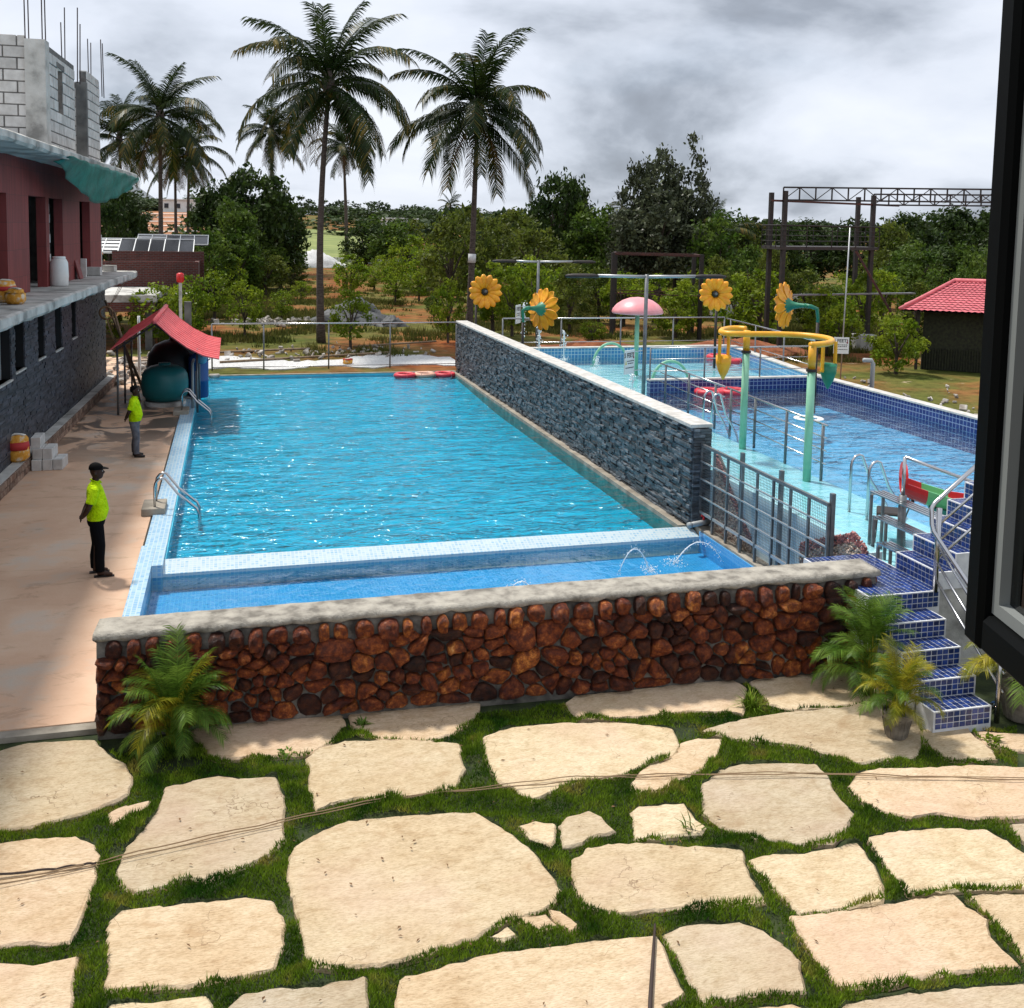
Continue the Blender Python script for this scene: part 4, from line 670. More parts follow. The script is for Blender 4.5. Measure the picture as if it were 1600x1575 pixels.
# little water jets arching over the trough
def droplets(m, pts, r, n, spread):
    for i in range(n):
        p = pts[min(len(pts)-1, int(rnd.random()*len(pts)))]
        c = (p[0]+rnd.gauss(0,spread), p[1]+rnd.gauss(0,spread), max(p[2]+rnd.gauss(0,spread), 0.0)); q = r*rnd.uniform(.4,1.2)
        m.add([(c[0]-q,c[1],c[2]),(c[0],c[1]-q,c[2]),(c[0]+q,c[1],c[2]),(c[0],c[1]+q,c[2]),(c[0],c[1],c[2]+q*1.3),(c[0],c[1],c[2]-q)], [(0,1,4),(1,2,4),(2,3,4),(3,0,4),(1,0,5),(2,1,5),(3,2,5),(0,3,5)])
def jet(x, y, dx, h, label, L=0.55):
    t = thing('water_jet', label, 'water jet', (x, y, -0.15), 0, 'jets in the overflow trough')
    pts = [(dx*i/12*L, 0, 4*h*(i/12)*(1-i/12)) for i in range(13)]
    m = MB(); m.tube(pts, [0.006+0.006*i/12 for i in range(13)], 6); droplets(m, pts, 0.009, 90, 0.03); m.build('stream', MT['splash'], t, smooth=True)
    m = MB(); e = pts[-1]; droplets(m, [(e[0]+rnd.gauss(0,.06), rnd.gauss(0,.06), abs(rnd.gauss(0,.03))+0.01) for _ in range(40)], 0.011, 120, 0.05)
    stuff(m.build('splash', MT['splash'], t, smooth=True))
jet(1.55,14.2,0.6,0.22,'small low jet of water bubbling near the left end of the trough',0.3)
jet(3.9,14.6,1,0.32,'arching water jet splashing in the middle of the trough')
jet(6.1,15.5,1,0.40,'arching water jet in the trough below the end of the weir')
jet(8.1,15.75,-1,0.36,'water jet spraying leftwards from beneath the mesh fence',0.9)

# ------------------------------------------------------------------ laterite boulder wall
WL = Vector((-1.43,11.42,0)); WR = Vector((7.86,11.08,0)); WLEN = (WR-WL).length
wd_ = (WR-WL)/WLEN; wn_ = Vector((wd_.y,-wd_.x,0)); wang = math.atan2(wd_.y, wd_.x)
sw = thing('stone_wall', 'low wall of rust-red laterite boulders in grey mortar between pool and patio', 'stone wall', WL, wang)
def wtop(u): return 1.10+0.16*u/WLEN
m = MB(); K = 90; vs = []
for i in range(K+1):
    u = WLEN*i/K; zt = wtop(u); j = rnd.uniform(-.012,.012)
    for y, z in ((0.0,-0.1),(-0.02,0.02),(0.02,zt-0.16+j),(0.05,zt-0.06),(0.12,zt-0.045),(0.12,zt-0.3),(0.62,-0.9),):
        vs.append((u, y, z))
n = 7
fs = [(i*n+a, (i+1)*n+a, (i+1)*n+a+1, i*n+a+1) for i in range(K) for a in range(n-1)]
fs += [tuple(range(n)), tuple(K*n+a for a in range(n))[::-1]]
m.add(vs, fs); m.box(0.05,WLEN-0.05,0.10,0.52,-0.9,1.0); m.build('mortar_body', MT['mortar'], sw)
m = MB(); vs = []; n = 7
for i in range(K+1):
    u = -0.03+(WLEN+0.06)*i/K; zt = wtop(u)
    for y, z in ((-0.005,zt-0.075+rnd.uniform(-.03,.02)),(-0.03+rnd.uniform(-.014,.014),zt-0.055+rnd.uniform(-.012,.012)),(-0.012+rnd.uniform(-.012,.012),zt-0.006+rnd.uniform(-.006,.006)),(0.06,zt+rnd.uniform(-.008,.008)),(0.45,zt+rnd.uniform(-.006,.006)),(0.53,zt-0.03),(0.53,zt-0.34)):
        vs.append((u, y, z))
m.add(vs, [(i*n+a, (i+1)*n+a, (i+1)*n+a+1, i*n+a+1) for i in range(K) for a in range(n-1)]+[tuple(range(n)), tuple(K*n+a for a in range(n))[::-1]])
m.build('cement_cap', MT['cap'], sw, smooth=True)
# Voronoi layout of the boulders on the face (u along the wall, v up)
def voro(pts, x0, x1, y0, y1, ax):
    cells = []
    for i, (px, py) in enumerate(pts):
        poly = [(x0,y0),(x1,y0),(x1,y1),(x0,y1)]
        for j, (qx, qy) in enumerate(pts):
            if i == j or abs(qx-px) > 1.1: continue
            # metric: u scaled by ax so that stones come out wider than tall
            a = (qx-px)*ax*ax; b = (qy-py); mx, my = (px+qx)/2, (py+qy)/2; c = a*mx+b*my; out = []
            n = len(poly)
            for k in range(n):
                P, Q = poly[k], poly[(k+1)%n]; dp = a*P[0]+b*P[1]-c; dq = a*Q[0]+b*Q[1]-c
                if dp <= 0: out.append(P)
                if dp*dq < 0: s = dp/(dp-dq); out.append((P[0]+(Q[0]-P[0])*s, P[1]+(Q[1]-P[1])*s))
            poly = out
            if len(poly) < 3: break
        cells.append(poly)
    return cells
def centroid(p):
    A = X = Y = 0
    for i in range(len(p)):
        x0,y0 = p[i]; x1,y1 = p[(i+1)%len(p)]; c = x0*y1-x1*y0; A += c; X += (x0+x1)*c; Y += (y0+y1)*c
    return (X/(3*A), Y/(3*A)) if abs(A) > 1e-9 else p[0]
ST = 0.84
spts = [(rnd.uniform(0.02,WLEN-0.02), rnd.uniform(0.02,ST)) for _ in range(225)]
for it in range(1):
    cl = voro(spts, 0, WLEN, 0.0, ST, 0.72); spts = [centroid(c) if len(c) > 2 else p for c, p in zip(cl, spts)]
cells = [c for c in voro(spts, 0, WLEN, 0.0, ST, 0.72) if len(c) > 2]
cells = [[(u, v*(wtop(u)-0.26)/ST) for u, v in c] for c in cells]
u = 0.08
while u < WLEN-0.15:                                  # upright stones of the top course
    w_ = rnd.uniform(0.12,0.26); z0, z1 = wtop(u)-0.29+rnd.uniform(-.04,.02), wtop(u)-0.055+rnd.uniform(-.03,.01)
    cells.append([(u,z0+rnd.uniform(0,.04)),(u+w_*.5,z0-rnd.uniform(0,.03)),(u+w_,z0+rnd.uniform(0,.04)),(u+w_,z1-rnd.uniform(.02,.07)),(u+w_*rnd.uniform(.35,.65),z1),(u,z1-rnd.uniform(.02,.07))]); u += w_+rnd.uniform(0.02,0.07)
def boulder(poly, inset, depth, seed):
    q = random.Random(seed); cx, cy = centroid(poly); p = [Vector((x-cx, y-cy)) for x, y in poly]
    for _ in range(1):
        n = len(p); c = []
        for i in range(n): a, b = p[i], p[(i+1)%n]; c += [a*.75+b*.25, a*.25+b*.75]
        p = c
    if len(p) > 14: p = p[::max(1, len(p)//13)]
    n = len(p); tx, ty = q.uniform(-.25,.25), q.uniform(-.2,.35); vs = []
    for s, d, j in ((1.0,-0.05,0),(1.03,0.30,0.06),(0.97,0.72,0.09),(0.74,0.95,0.12),(0.36,1.0,0.10)):
        for v in p:
            L = max(v.length, .01); r = max(0.02, L-inset)*s*(1+q.uniform(-j,j)); w = v/L*r
            vs.append((w.x, -(depth*(d+q.uniform(-j,j))*(1+tx*w.x/.15+ty*w.y/.1 if d > 0 else 1)), w.y))
    vs.append((0, -depth*1.03, 0)); fs = [(a*n+i, a*n+(i+1)%n, (a+1)*n+(i+1)%n, (a+1)*n+i) for a in range(4) for i in range(n)]+[(4*n+i, 4*n+(i+1)%n, 5*n) for i in range(n)]
    return (cx, cy), vs, fs
for i, c in enumerate(cells):
    (cu, cv), vs, fs = boulder(c, 0.006+rnd.uniform(0,.014), rnd.uniform(0.07,0.17), i)
    o = MB().add(vs, fs).build('stone', MT['laterite'], sw, smooth=True); o.location = (cu, 0.005, cv)
# stones of the right end face
for i in range(7):
    c = [(0.05+0.24*(i%2),0.1+0.3*(i//2)),(0.27+0.24*(i%2),0.08+0.3*(i//2)),(0.29+0.22*(i%2),0.36+0.27*(i//2)),(0.07+0.22*(i%2),0.38+0.27*(i//2))]
    (cu, cv), vs, fs = boulder(c, 0.02, 0.08, 500+i); o = MB().add(vs, fs).build('stone', MT['laterite'], sw, smooth=True); o.location = (WLEN-0.005, cu, cv); o.rotation_euler = (0,0,math.pi/2)

# ------------------------------------------------------------------ slate wall beside the long pool
SX, SY0, SY1, SZ = 8.16, 17.22, 37.95, 1.95
sl = thing('slate_wall', 'long wall of stacked dark grey slate strips with pale granite coping', 'slate wall', (SX, SY0, 0))
m = MB(); m.box(0.02,0.34,0.02,SY1-SY0,-0.3,SZ-0.07); m.build('core', MT['slate_gap'], sl)
k0 = 0; y = -0.03
while y < SY1-SY0:
    L = rnd.uniform(0.75,1.15); e_ = min(y+L, SY1-SY0+0.03); m = MB(); m.cbox((0.17,(y+e_)/2,SZ-0.035),(0.44,e_-y-0.006,0.07+rnd.uniform(-.004,.004)),0.008); m.build('coping_stone', MT['granite'], sl); y = e_
strips = []
z = 0.02
while z < SZ-0.075:
    h = rnd.choice((0.032,0.04,0.05,0.06,0.075)); h = min(h, SZ-0.072-z); y = -0.01-rnd.uniform(0,.2)
    while y < SY1-SY0-0.03:
        L = rnd.uniform(0.10,0.42); p = rnd.uniform(0.0,0.05)+(0.025 if rnd.random() < .15 else 0)
        strips.append((y, min(y+L, SY1-SY0), z, z+h, p)); y += L
    z += h
strips.sort(key=lambda s: s[0]); fs_ = MB(); ends = 0
for i, (a, b, z0, z1, p) in enumerate(strips):
    a = max(a, -0.012)
    if b-a < 0.02: continue
    if i < 300:
        m = MB(); m.cbox((0.03-p/2,0,0),(0.06+p,b-a-0.005,z1-z0-0.004),0.004); o = m.build('slate_strip', MT['slate_obj'], sl); o.location = (0,(a+b)/2,(z0+z1)/2)
    else: fs_.box(0-p,0.06,a+0.002,b-0.002,z0+0.002,z1-0.002)
stuff(fs_.build('slate_strip_field', MT['slate'], sl))
for k in range(34):                                    # near end of the wall
    z0 = 0.03+k*0.054
    if z0 > SZ-0.12: break
    c = rnd.uniform(0.1,0.26); p = rnd.uniform(0,.025)
    for a, b in ((0.0,c),(c,0.36)):
        m = MB(); m.cbox(((a+b)/2,-0.02-p/2,z0+0.026),(b-a-0.005,0.06+p,0.05),0.004); m.build('slate_strip', MT['slate_obj'], sl)

# ------------------------------------------------------------------ raised pools
WZ = 1.10
m = MB(); m.box(8.60,10.72,12.2,26.1,0.5,0.86); m.prism([(8.51,26.101),(15.99,26.101),(17.04,33.24),(8.51,33.24)],0.5,0.86)
sf = struct(m.build('shallow_pool_floor', MT['floor_shallow'], uv=True))
m = MB(); m.box(10.722,16.0,10.2,25.9,0.2,0.62); struct(m.build('deep_pool_floor', MT['floor_deep'], uv=True))
m = MB(); m.box(10.70,10.722,12.2,25.9,0.2,0.861); m.build('step_edge', MT['floor_deep'], sf, uv=True)
struct(MB().add([(8.50,12.2,WZ),(10.72,12.2,WZ),(10.72,26.0,WZ),(8.50,26.0,WZ)], [(0,1,2,3)]).build('shallow_water', MT['water_shallow']))
struct(MB().add([(8.50,26.0,WZ),(16.0,26.0,WZ),(17.04,33.25,WZ),(8.50,33.25,WZ)], [(0,1,2,3)]).build('shallow_water', MT['water_shallow']))
struct(MB().add([(10.72,10.2,WZ),(16.0,10.2,WZ),(16.0,26.0,WZ),(10.72,26.0,WZ)], [(0,1,2,3)]).build('deep_water', MT['water_deep']))
pw = thing('pool_wall', 'navy tiled wall dividing the raised pools with pale top', 'pool wall', (10.95,25.9,0))
MB().box(0,5.05,0,0.22,-0.5,1.39).build('tiled_face', MT['tile_navy'], pw, uv=True); MB().box(-0.01,5.05,-0.012,0.232,1.39,1.43).build('coping', MT['granite'], pw)
pr_ = thing('pool_wall', 'navy tiled side rim along the far side of the deep raised pool', 'pool wall', (16.0,10.2,0))
MB().box(0,0.25,0,15.92,-0.5,1.41).build('tiled_face', MT['tile_navy'], pr_, uv=True); MB().box(-0.015,0.27,0,15.94,1.41,1.45).build('coping', MT['granite'], pr_)
pq = thing('pool_wall', 'light blue tiled side rim of the shallow pool beyond the divider', 'pool wall', (16.0,26.14,0), -math.atan2(1.05,7.15))
MB().box(0,0.25,0,7.3,0.4,1.41).build('tiled_face', MT['tile_rim'], pq, uv=True); MB().box(-0.015,0.27,0,7.3,1.41,1.45).build('coping', MT['granite'], pq)
pb = thing('pool_wall', 'light blue tiled back rim of the shallow pool under the grey railing', 'pool wall', (8.5,33.25,0))
MB().box(0,8.62,0,0.25,0.4,1.41).build('tiled_face', MT['tile_rim'], pb, uv=True); MB().box(0,8.62,-0.015,0.27,1.41,1.45).build('coping', MT['granite'], pb)
pe = thing('pool_wall', 'navy tiled end wall of the deep pool beside the upper steps', 'pool wall', (10.5,9.95,0))
MB().box(0,5.5,0,0.24,-0.3,1.40).build('tiled_face', MT['tile_navy'], pe, uv=True); MB().box(0,0.218,0.242,2.24,-0.3,1.40).build('side_face', MT['tile_navy'], pe, uv=True); MB().box(-0.01,5.75,-0.015,0.255,1.40,1.44).build('coping', MT['granite'], pe)
# retaining wall under the mesh fence, with pebble cladding left and right of a tiled fall
rw = thing('retaining_wall', 'tiled retaining wall with pebble corners behind the mesh fence', 'retaining wall', (8.52,12.2,0))
MB().box(0,0.2,0,5.0,-0.3,1.085).build('tiled_fall', MT['fall_tile'], rw, uv=True)
pc = MB(); pr2 = MB()
def inU(y, z):    # True where pebbles: outside a U-shaped dip
    return (y > 3.3 and z < 1.52-(4.8-y)*0.82) or (y < 1.75 and z < 1.28-abs(y-0.35)*0.42)
for i in range(15000):
    y = rnd.uniform(0.0,4.8); z = rnd.uniform(0.02,1.7)
    if not inU(y, z): continue
    r = rnd.uniform(0.018,0.034); top = not inU(y, z+0.14)
    t_ = pr2 if (top or rnd.random() < 0.12) else pc; x = -0.015-rnd.uniform(0,.02); a = r*rnd.uniform(.7,1.3)
    t_.add([(x-r,y,z),(x,y-a,z),(x,y,z-r),(x,y+a,z),(x,y,z+r),(x+r,y,z)], [(0,2,1),(0,3,2),(0,4,3),(0,1,4),(5,1,2),(5,2,3),(5,3,4),(5,4,1)])
stuff(pc.build('pebble_cladding', MT['pebble'], rw, smooth=True)); stuff(pr2.build('pebble_edging', MT['pebble_red'], rw, smooth=True))
prof = [(4.8,0.0),(4.8,1.50),(4.3,1.09),(3.8,0.68),(3.35,0.31)]
mm = MB(); n = len(prof)
mm.add([(0.0,y,z) for y,z in prof]+[(0.06,y,z) for y,z in prof]+[(0.0,prof[-1][0],0),(0.06,prof[-1][0],0)], [tuple(list(range(n))+[2*n])]+[(i,n+i,n+i+1,i+1) for i in range(n-1)]+[tuple([2*n+1]+list(range(n,2*n))[::-1])])
mm.build('pebble_backing', MT['mortar'], rw)

# ------------------------------------------------------------------ mesh fence
fe = thing('mesh_fence', 'grey steel fence of wire mesh panels beside the overflow trough', 'fence', (8.32,12.95,0))
FLn = 4.2; z0, z1 = 0.30, 1.60
m = MB(); m.box(-0.025,0.025,0,FLn,z1-0.05,z1); m.build('top_rail', MT['grey_steel'], fe)
m = MB(); m.box(-0.02,0.02,0,FLn,z0,z0+0.05); m.build('bottom_rail', MT['alu'], fe)
for i in range(9):
    y = FLn*i/8; MB().box(-0.02,0.02,y-0.02,y+0.02,z0-0.28,z1-0.05).build('upright', MT['grey_steel'], fe)
for y in (0.0,1.45,2.75):
    MB().box(0.03,0.09,y-0.035,y+0.035,0.0,1.74).build('post', MT['grey_steel'], fe)
for k in range(1,4):
    z = z0+(z1-z0)*k/4; MB().box(-0.026,0.0,0,FLn,z-0.012,z+0.012).build('cross_bar', MT['alu'], fe)
for b_ in range(4):
    ya, yb = FLn*b_/4, FLn*(b_+1)/4; m = MB()
    for i in range(1,22): y = ya+(yb-ya)*i/22; m.box(0.0,0.003,y-0.002,y+0.002,z0+0.05,z1-0.05)
    for i in range(1,26): z = z0+0.05+(z1-z0-0.1)*i/26; m.box(-0.003,0.0,ya,yb,z-0.002,z+0.002)
    m.build('wire_mesh', MT['grey_steel'], fe)
t = thing('outlet_pipe', 'short grey plastic outlet pipe with red tap beside the weir', 'pipe', (8.33,17.0,0.16))
MB().tube([(0.15,0.05,0),(-0.32,-0.12,0)],0.05,12).tube([(-0.31,-0.117,0),(-0.36,-0.134,0)],0.056,12).build('pipe', MT['pvc'], t, smooth=True)
MB().tube([(0.0,0,0.04),(0,0,0.12)],0.02,8).box(-0.05,0.05,-0.015,0.015,0.11,0.14).build('tap', MT['red'], t)

# ------------------------------------------------------------------ tiled stairs
def tile_faces(m, axis, c, a0, a1, b0, b1, size=0.078, gap=0.012, th=0.005):
    # rectangle of small raised tiles; axis 0: plane x=c (a=y, b=z, facing -x); 1: plane y=c (a=x, b=z, facing -y); 2: plane z=c (a=x, b=y, facing +z)
    na = max(1, round((a1-a0)/size)); nb_ = max(1, round((b1-b0)/size)); sa = (a1-a0)/na; sb = (b1-b0)/nb_
    for i in range(na):
        for j in range(nb_):
            p0, p1, q0, q1 = a0+i*sa+gap/2, a0+(i+1)*sa-gap/2, b0+j*sb+gap/2, b0+(j+1)*sb-gap/2
            if axis == 0: m.box(c-th, c+0.001, p0, p1, q0, q1)
            elif axis == 1: m.box(p0, p1, c-th, c+0.001, q0, q1)
            else: m.box(p0, p1, q0, q1, c-0.001, c+th)
st = thing('tiled_stairs', 'flight of navy mosaic steps climbing from the patio to the raised pool', 'stairs', (7.5,9.42,0))
fy = [0.0,0.31,0.62,0.94,1.30]; SW = 0.76
for i in range(5):
    y0 = fy[i]; y1 = fy[i+1] if i < 4 else 2.80; zt = 0.215*(i+1)-0.005; x1 = SW+0.03*i if i < 4 else 1.02
    s_ = MB().box(0,x1,y0,y1+(0.02 if i < 4 else 0),-0.1+0.215*i*0.6,zt).build('step' if i < 4 else 'landing', MT['grout'], st)
    m = MB(); tile_faces(m, 1, y0, 0.02, x1-0.02, 0.215*i+0.005, zt-0.008)
    tile_faces(m, 2, zt, 0.02, x1-0.02, y0+0.02, y1)
    stuff(m.build('tile_facing', MT['tile_piece'], s_))
us = thing('tiled_stairs', 'upper flight of navy mosaic steps rising from the landing towards the slide', 'stairs', (8.50,10.74,0))
ux = [0.0,0.25,0.51,0.75,1.01,1.30]
for i in range(5):
    zt = 1.07+0.225*(i+1); s_ = MB().box(ux[i],ux[5]+0.6,0.0,0.86,zt-0.225,zt).build('step', MT['grout'], us)
    m = MB(); tile_faces(m, 0, ux[i], 0.02, 0.84, zt-0.215, zt-0.008); tile_faces(m, 2, zt, ux[i]+0.02, ux[i+1], 0.02, 0.84)
    stuff(m.build('tile_facing', MT['tile_piece'], s_))
MB().box(0.02,1.9,0.03,0.83,-0.1,1.07).build('plastered_base', MT['concrete'], us)
MB().box(-0.15,0.02,0.30,0.80,-0.1,1.05).build('plastered_side', MT['concrete'], us)
sr = thing('stair_railing', 'stainless steel handrail with three lower rails beside the mosaic steps', 'railing', (8.36,9.42,0))
MB().tube([(-0.02,0.0,0.0),(-0.02,0.0,1.02)],0.03,10).build('post', MT['steel'], sr, smooth=True)
MB().tube([(0.10,1.32,1.05),(0.10,1.32,2.12)],0.034,10).build('post', MT['steel'], sr, smooth=True)
MB().tube([(0.02,-0.30,0.72),(0.02,0.0,0.98),(0.0,1.28,1.84),(0.0,1.32,1.92),(0.0,1.34,2.12),(0.06,1.36,2.18),(1.3,1.40,3.10)],0.028,10).build('handrail', MT['steel'], sr, smooth=True)
for k in range(3):
    MB().tube([(0.04,0.0,0.78-k*0.22),(0.10,1.32,1.66-k*0.22)],0.017,8).build('lower_rail', MT['steel'], sr, smooth=True)
    MB().tube([(0.10,1.33,1.90-k*0.22),(1.35,1.36,2.80-k*0.22)],0.017,8).build('upper_rail', MT['steel'], sr, smooth=True)
# ------------------------------------------------------------------ unfinished building on the left (local x out of the wall, y along it)
BA = (-4.64,22.86,0.0); BR = -math.atan2(0.03942,0.99922)
bl = thing('unfinished_building', 'two-storey building shell with dark slate base, maroon tiled upper wall and bare block parapet', 'building', BA, BR)
def seg_wall(m, x0, x1, s0, s1, z0, z1, holes):
    # wall from s0 to s1 with rectangular holes (a, b, za, zb)
    hs = sorted(holes); cur = s0
    for a, b, za, zb in hs:
        if a > cur: m.box(x0,x1,cur,a,z0,z1)
        if za > z0: m.box(x0,x1,a,b,z0,za)
        if zb < z1: m.box(x0,x1,a,b,zb,z1)
        cur = b
    if cur < s1: m.box(x0,x1,cur,s1,z0,z1)
LW = [(-1.2,1.14,2.05,3.2),(1.48,2.37,2.14,3.2),(3.71,4.44,2.14,3.2),(5.70,6.56,2.10,3.2),(7.91,8.56,2.18,3.2)]
m = MB(); seg_wall(m,-0.25,-0.02,-14,13.72,0,3.56,LW); lw = m.build('lower_wall', MT['slate_gap'], bl)
m = MB(); z = 0.28
while z < 3.54:
    h = rnd.choice((0.05,0.065,0.08)); s = -13.7-rnd.uniform(0,.3)
    while s < 13.72:
        L = rnd.uniform(0.18,0.55); a, b = s, min(s+L,13.72); s += L
        if any(a < wb and b > wa and z < wz1 and z+h > wz0 for wa, wb, wz0, wz1 in LW):
            for wa, wb, wz0, wz1 in LW:
                if z < wz1 and z+h > wz0:
                    if a < wa < b: b = wa
                    elif a < wb < b: a = wb
            if any(a >= wa-.001 and b <= wb+.001 and z < wz1 and z+h > wz0 for wa, wb, wz0, wz1 in LW) or b-a < .03: continue
        m.box(-0.019,rnd.uniform(0.0,0.022),a+0.002,b-0.002,z+0.002,min(z+h,3.55)-0.002)
    z += h
stuff(m.build('slate_cladding', MT['slate_dark'], bl))
m = MB(); m.box(-0.25,0.0,13.722,13.76,0.3,3.56); m.build('corner_trim', MT['slate_gap'], bl)
for a, b, za, zb in LW:
    wv = MB().box(-0.24,-0.20,a,b,za,zb).build('window', MT['marble'] if (a < 1 or 5 < a < 6) else MT['black_frame'], bl)
    MB().box(-0.18,0.035,a-0.03,b+0.03,za-0.04,za).build('sill', MT['granite'], wv)
    if a < 1 or 5 < a < 6:
        for q_ in range(2):
            x = a+(b-a)*(q_+.3)/2; MB().beam((-0.198,x,za+.05),(-0.198,x+.25,zb-.1),0.006,0.02).build('vein', MT['concrete_dark'], wv)
UW = [(-3.2,1.10,3.80,6.02),(3.10,4.92,3.80,6.02),(5.30,7.00,3.80,6.02),(9.47,11.15,3.80,6.02)]
m = MB(); seg_wall(m,-0.22,0.0,-14,13.15,3.80,6.84,UW); m.build('upper_wall', MT['redtile'], bl, uv=True)
MB().box(-0.22,0.012,13.152,13.24,3.80,5.0).build('bare_edge', MT['white_dirty'], bl)
m = MB(); m.box(-5.0,-4.8,-14,13.1,3.8,6.8); m.box(-4.8,-0.23,2.0,2.2,3.8,6.8); m.box(-4.8,-0.23,8.2,8.4,3.8,6.8); m.box(-4.8,-0.23,13.0,13.14,3.8,6.8); m.box(-1.8,-1.65,2.2,5.4,3.8,6.8); m.build('inner_wall', MT['concrete_dark'], bl)
m = MB(); m.box(-5.0,-4.8,-14,13.7,0,3.5); m.box(-4.8,-0.26,13.5,13.7,0,3.5); m.build('inner_wall', MT['concrete_dark'], bl)
bmesh_ = MB().cbox((0,0,0),(0.2,0.58,0.235),0.008).mesh('block', MT['aac'])
bmesh2 = MB().cbox((0,0,0),(0.2,0.28,0.235),0.008).mesh('block', MT['aac'])
bmeshx = MB().cbox((0,0,0),(0.58,0.2,0.235),0.008).mesh('block', MT['aac'])
bmeshx2 = MB().cbox((0,0,0),(0.28,0.2,0.235),0.008).mesh('block', MT['aac'])
for s in (6.75,10.95):                                   # block piers seen in the openings
    for k in range(8): link('block', bmeshx2, bl, (-0.42-0.02*(k%2),s+rnd.uniform(-.015,.015),3.93+k*0.262))
def block_wall(x, s0, s1, z0, z1, holes=(), alongx=False):
    cm = MB(); pad = 0.085
    if alongx: cm.box(s0+.01,s1-.01,x-pad,x+pad,z0,z1-.01)
    else:
        seg_wall(cm, x-pad, x+pad, s0+.01, s1-.01, z0, z1-.01, list(holes))
    cm.build('mortar_core', MT['aac_mortar'], bl)
    k = 0; z = z0+0.005
    while z+0.2 < z1:
        s = s0 - (0.3 if k % 2 else 0.0); 
        while s < s1-0.05:
            a = max(s, s0); b = min(s+0.6, s1); s += 0.6
            for ha, hb, hz0, hz1 in holes:
                if z+.12 > hz0 and z+.12 < hz1:
                    if a >= ha and b <= hb: a = b
                    elif a < ha < b: b = ha
                    elif a < hb < b: a = hb
            if b-a < 0.12: continue
            full = b-a > 0.45; me = (bmeshx if full else bmeshx2) if alongx else (bmesh_ if full else bmesh2)
            c = (a+b)/2; sc_ = (b-a-0.032)/(0.58 if full else 0.28); j = rnd.uniform(-.006,.006)
            if alongx: link('block', me, bl, (c, x+j, z+0.122), None, (sc_,1,1))
            else: link('block', me, bl, (x+j, c, z+0.122), None, (1,sc_,1))
        z += 0.262; k += 1
block_wall(0.28,3.62,6.95,7.04,9.52,[(4.75,5.35,8.05,9.15)])
MB().box(0.16,0.40,4.62,5.48,9.15,9.27).build('lintel', MT['concrete_dark'], bl)
block_wall(3.35,-3.5,-0.02,7.04,9.62,alongx=True)
block_wall(-0.6,6.95,8.6,7.04,9.2); block_wall(0.28,8.75,10.95,7.04,9.62)
block_wall(8.7,-0.9,0.15,7.04,9.3,alongx=True)
MB().box(-0.02,0.42,3.16,3.61,7.0,9.56).build('column', MT['concrete'], bl); MB().box(0.12,0.40,8.55,8.74,7.0,9.3).build('column', MT['concrete_dark'], bl)
for cx, cy, zt, hs in ((0.0,3.2,9.5,(1.2,1.35,1.5,1.6)),(0.2,6.3,9.4,(1.1,1.5,1.55,1.15)),(0.2,10.2,9.5,(1.25,1.25,1.2,1.2))):
    for k in range(4):
        x = cx+0.36*(k % 2); y = cy+0.36*(k//2); MB().tube([(x,y,zt-0.4),(x+rnd.uniform(-.03,.03),y+rnd.uniform(-.03,.03),zt+hs[k])],0.014,6).build('rebar', MT['rebar'], bl)
# slabs with rough cast edges
def slab(name, x0, x1, s0, s1, z0, z1):
    m = MB(); K = 60; vs = []; rr = random.Random(5)
    for i in range(K+1):
        s = s0+(s1-s0)*i/K; a, b, c = rr.uniform(-.02,.02), rr.uniform(-.015,.015), rr.uniform(-.015,.015)
        for x, z in ((x0,z0),(x1-.05+a,z0+b),(x1+a,z0+.05+c),(x1+a*.6,z1-.03),(x1-.05,z1+b*.5),(x0,z1)): vs.append((x,s,z))
    n = 6; m.add(vs, [(i*n+a, i*n+(a+1)%n, (i+1)*n+(a+1)%n, (i+1)*n+a)[::-1] for i in range(K) for a in range(n)]+[tuple(range(n)), tuple(K*n+a for a in range(n))[::-1]])
    return m.build(name, MT['concrete'], bl)
slab('balcony_slab', -5.0, 1.0, -14, 14.07, 3.56, 3.795); slab('roof_slab', -5.0, 1.0, -14, 14.5, 6.84, 7.04)
kb = thing('brick_kerb', 'raised kerb of plain bricks with cement top along the slate building', 'kerb', BA, BR)
MB().box(0.025,0.26,-8,13.9,0.0,0.285).build('cement_top', MT['concrete'], kb)
kbm = MB().cbox((0,0,0),(0.05,0.225,0.125),0.006).mesh('brick', MT['brick_obj']); s = -1.5
for k in range(2):
    s = -2.0-0.12*k
    while s < 13.8: link('brick', kbm, kb, (0.275+rnd.uniform(-.006,.006), s+.115, 0.07+k*0.14)); s += 0.243
def local(p): # building frame to world
    c, s_ = math.cos(BR), math.sin(BR); return Vector((BA[0]+p[0]*c-p[1]*s_, BA[1]+p[0]*s_+p[1]*c, p[2]))

# green sheet hanging from the roof edge
m = MB(); nx, ny = 26, 10
prof = [0.10,0.22,0.40,0.55,0.66,0.74,0.80,0.78,0.72,0.66,0.60,0.52,0.44,0.30,0.16,0.10]
for j in range(ny+1):
    for i in range(nx+1):
        u = i/nx; v = j/ny; k = u*(len(prof)-1); a = int(min(k,len(prof)-2)); d = prof[a]+(prof[a+1]-prof[a])*(k-a)
        s = 2.3+u*11.9; sag = 0.05*math.sin(u*31)+0.04*math.sin(u*57+v*4)
        m.v.append((1.045-0.55*v*(1-u)*0.6+sag*v*0.8+0.02*math.sin(v*9+u*20), s+0.25*math.sin(v*3)*v, 6.90-d*v*1.22+0.02*math.sin(u*45)))
m.f = [(j*(nx+1)+i, j*(nx+1)+i+1, (j+1)*(nx+1)+i+1, (j+1)*(nx+1)+i) for j in range(ny) for i in range(nx)]; m.mi = [0]*len(m.f)
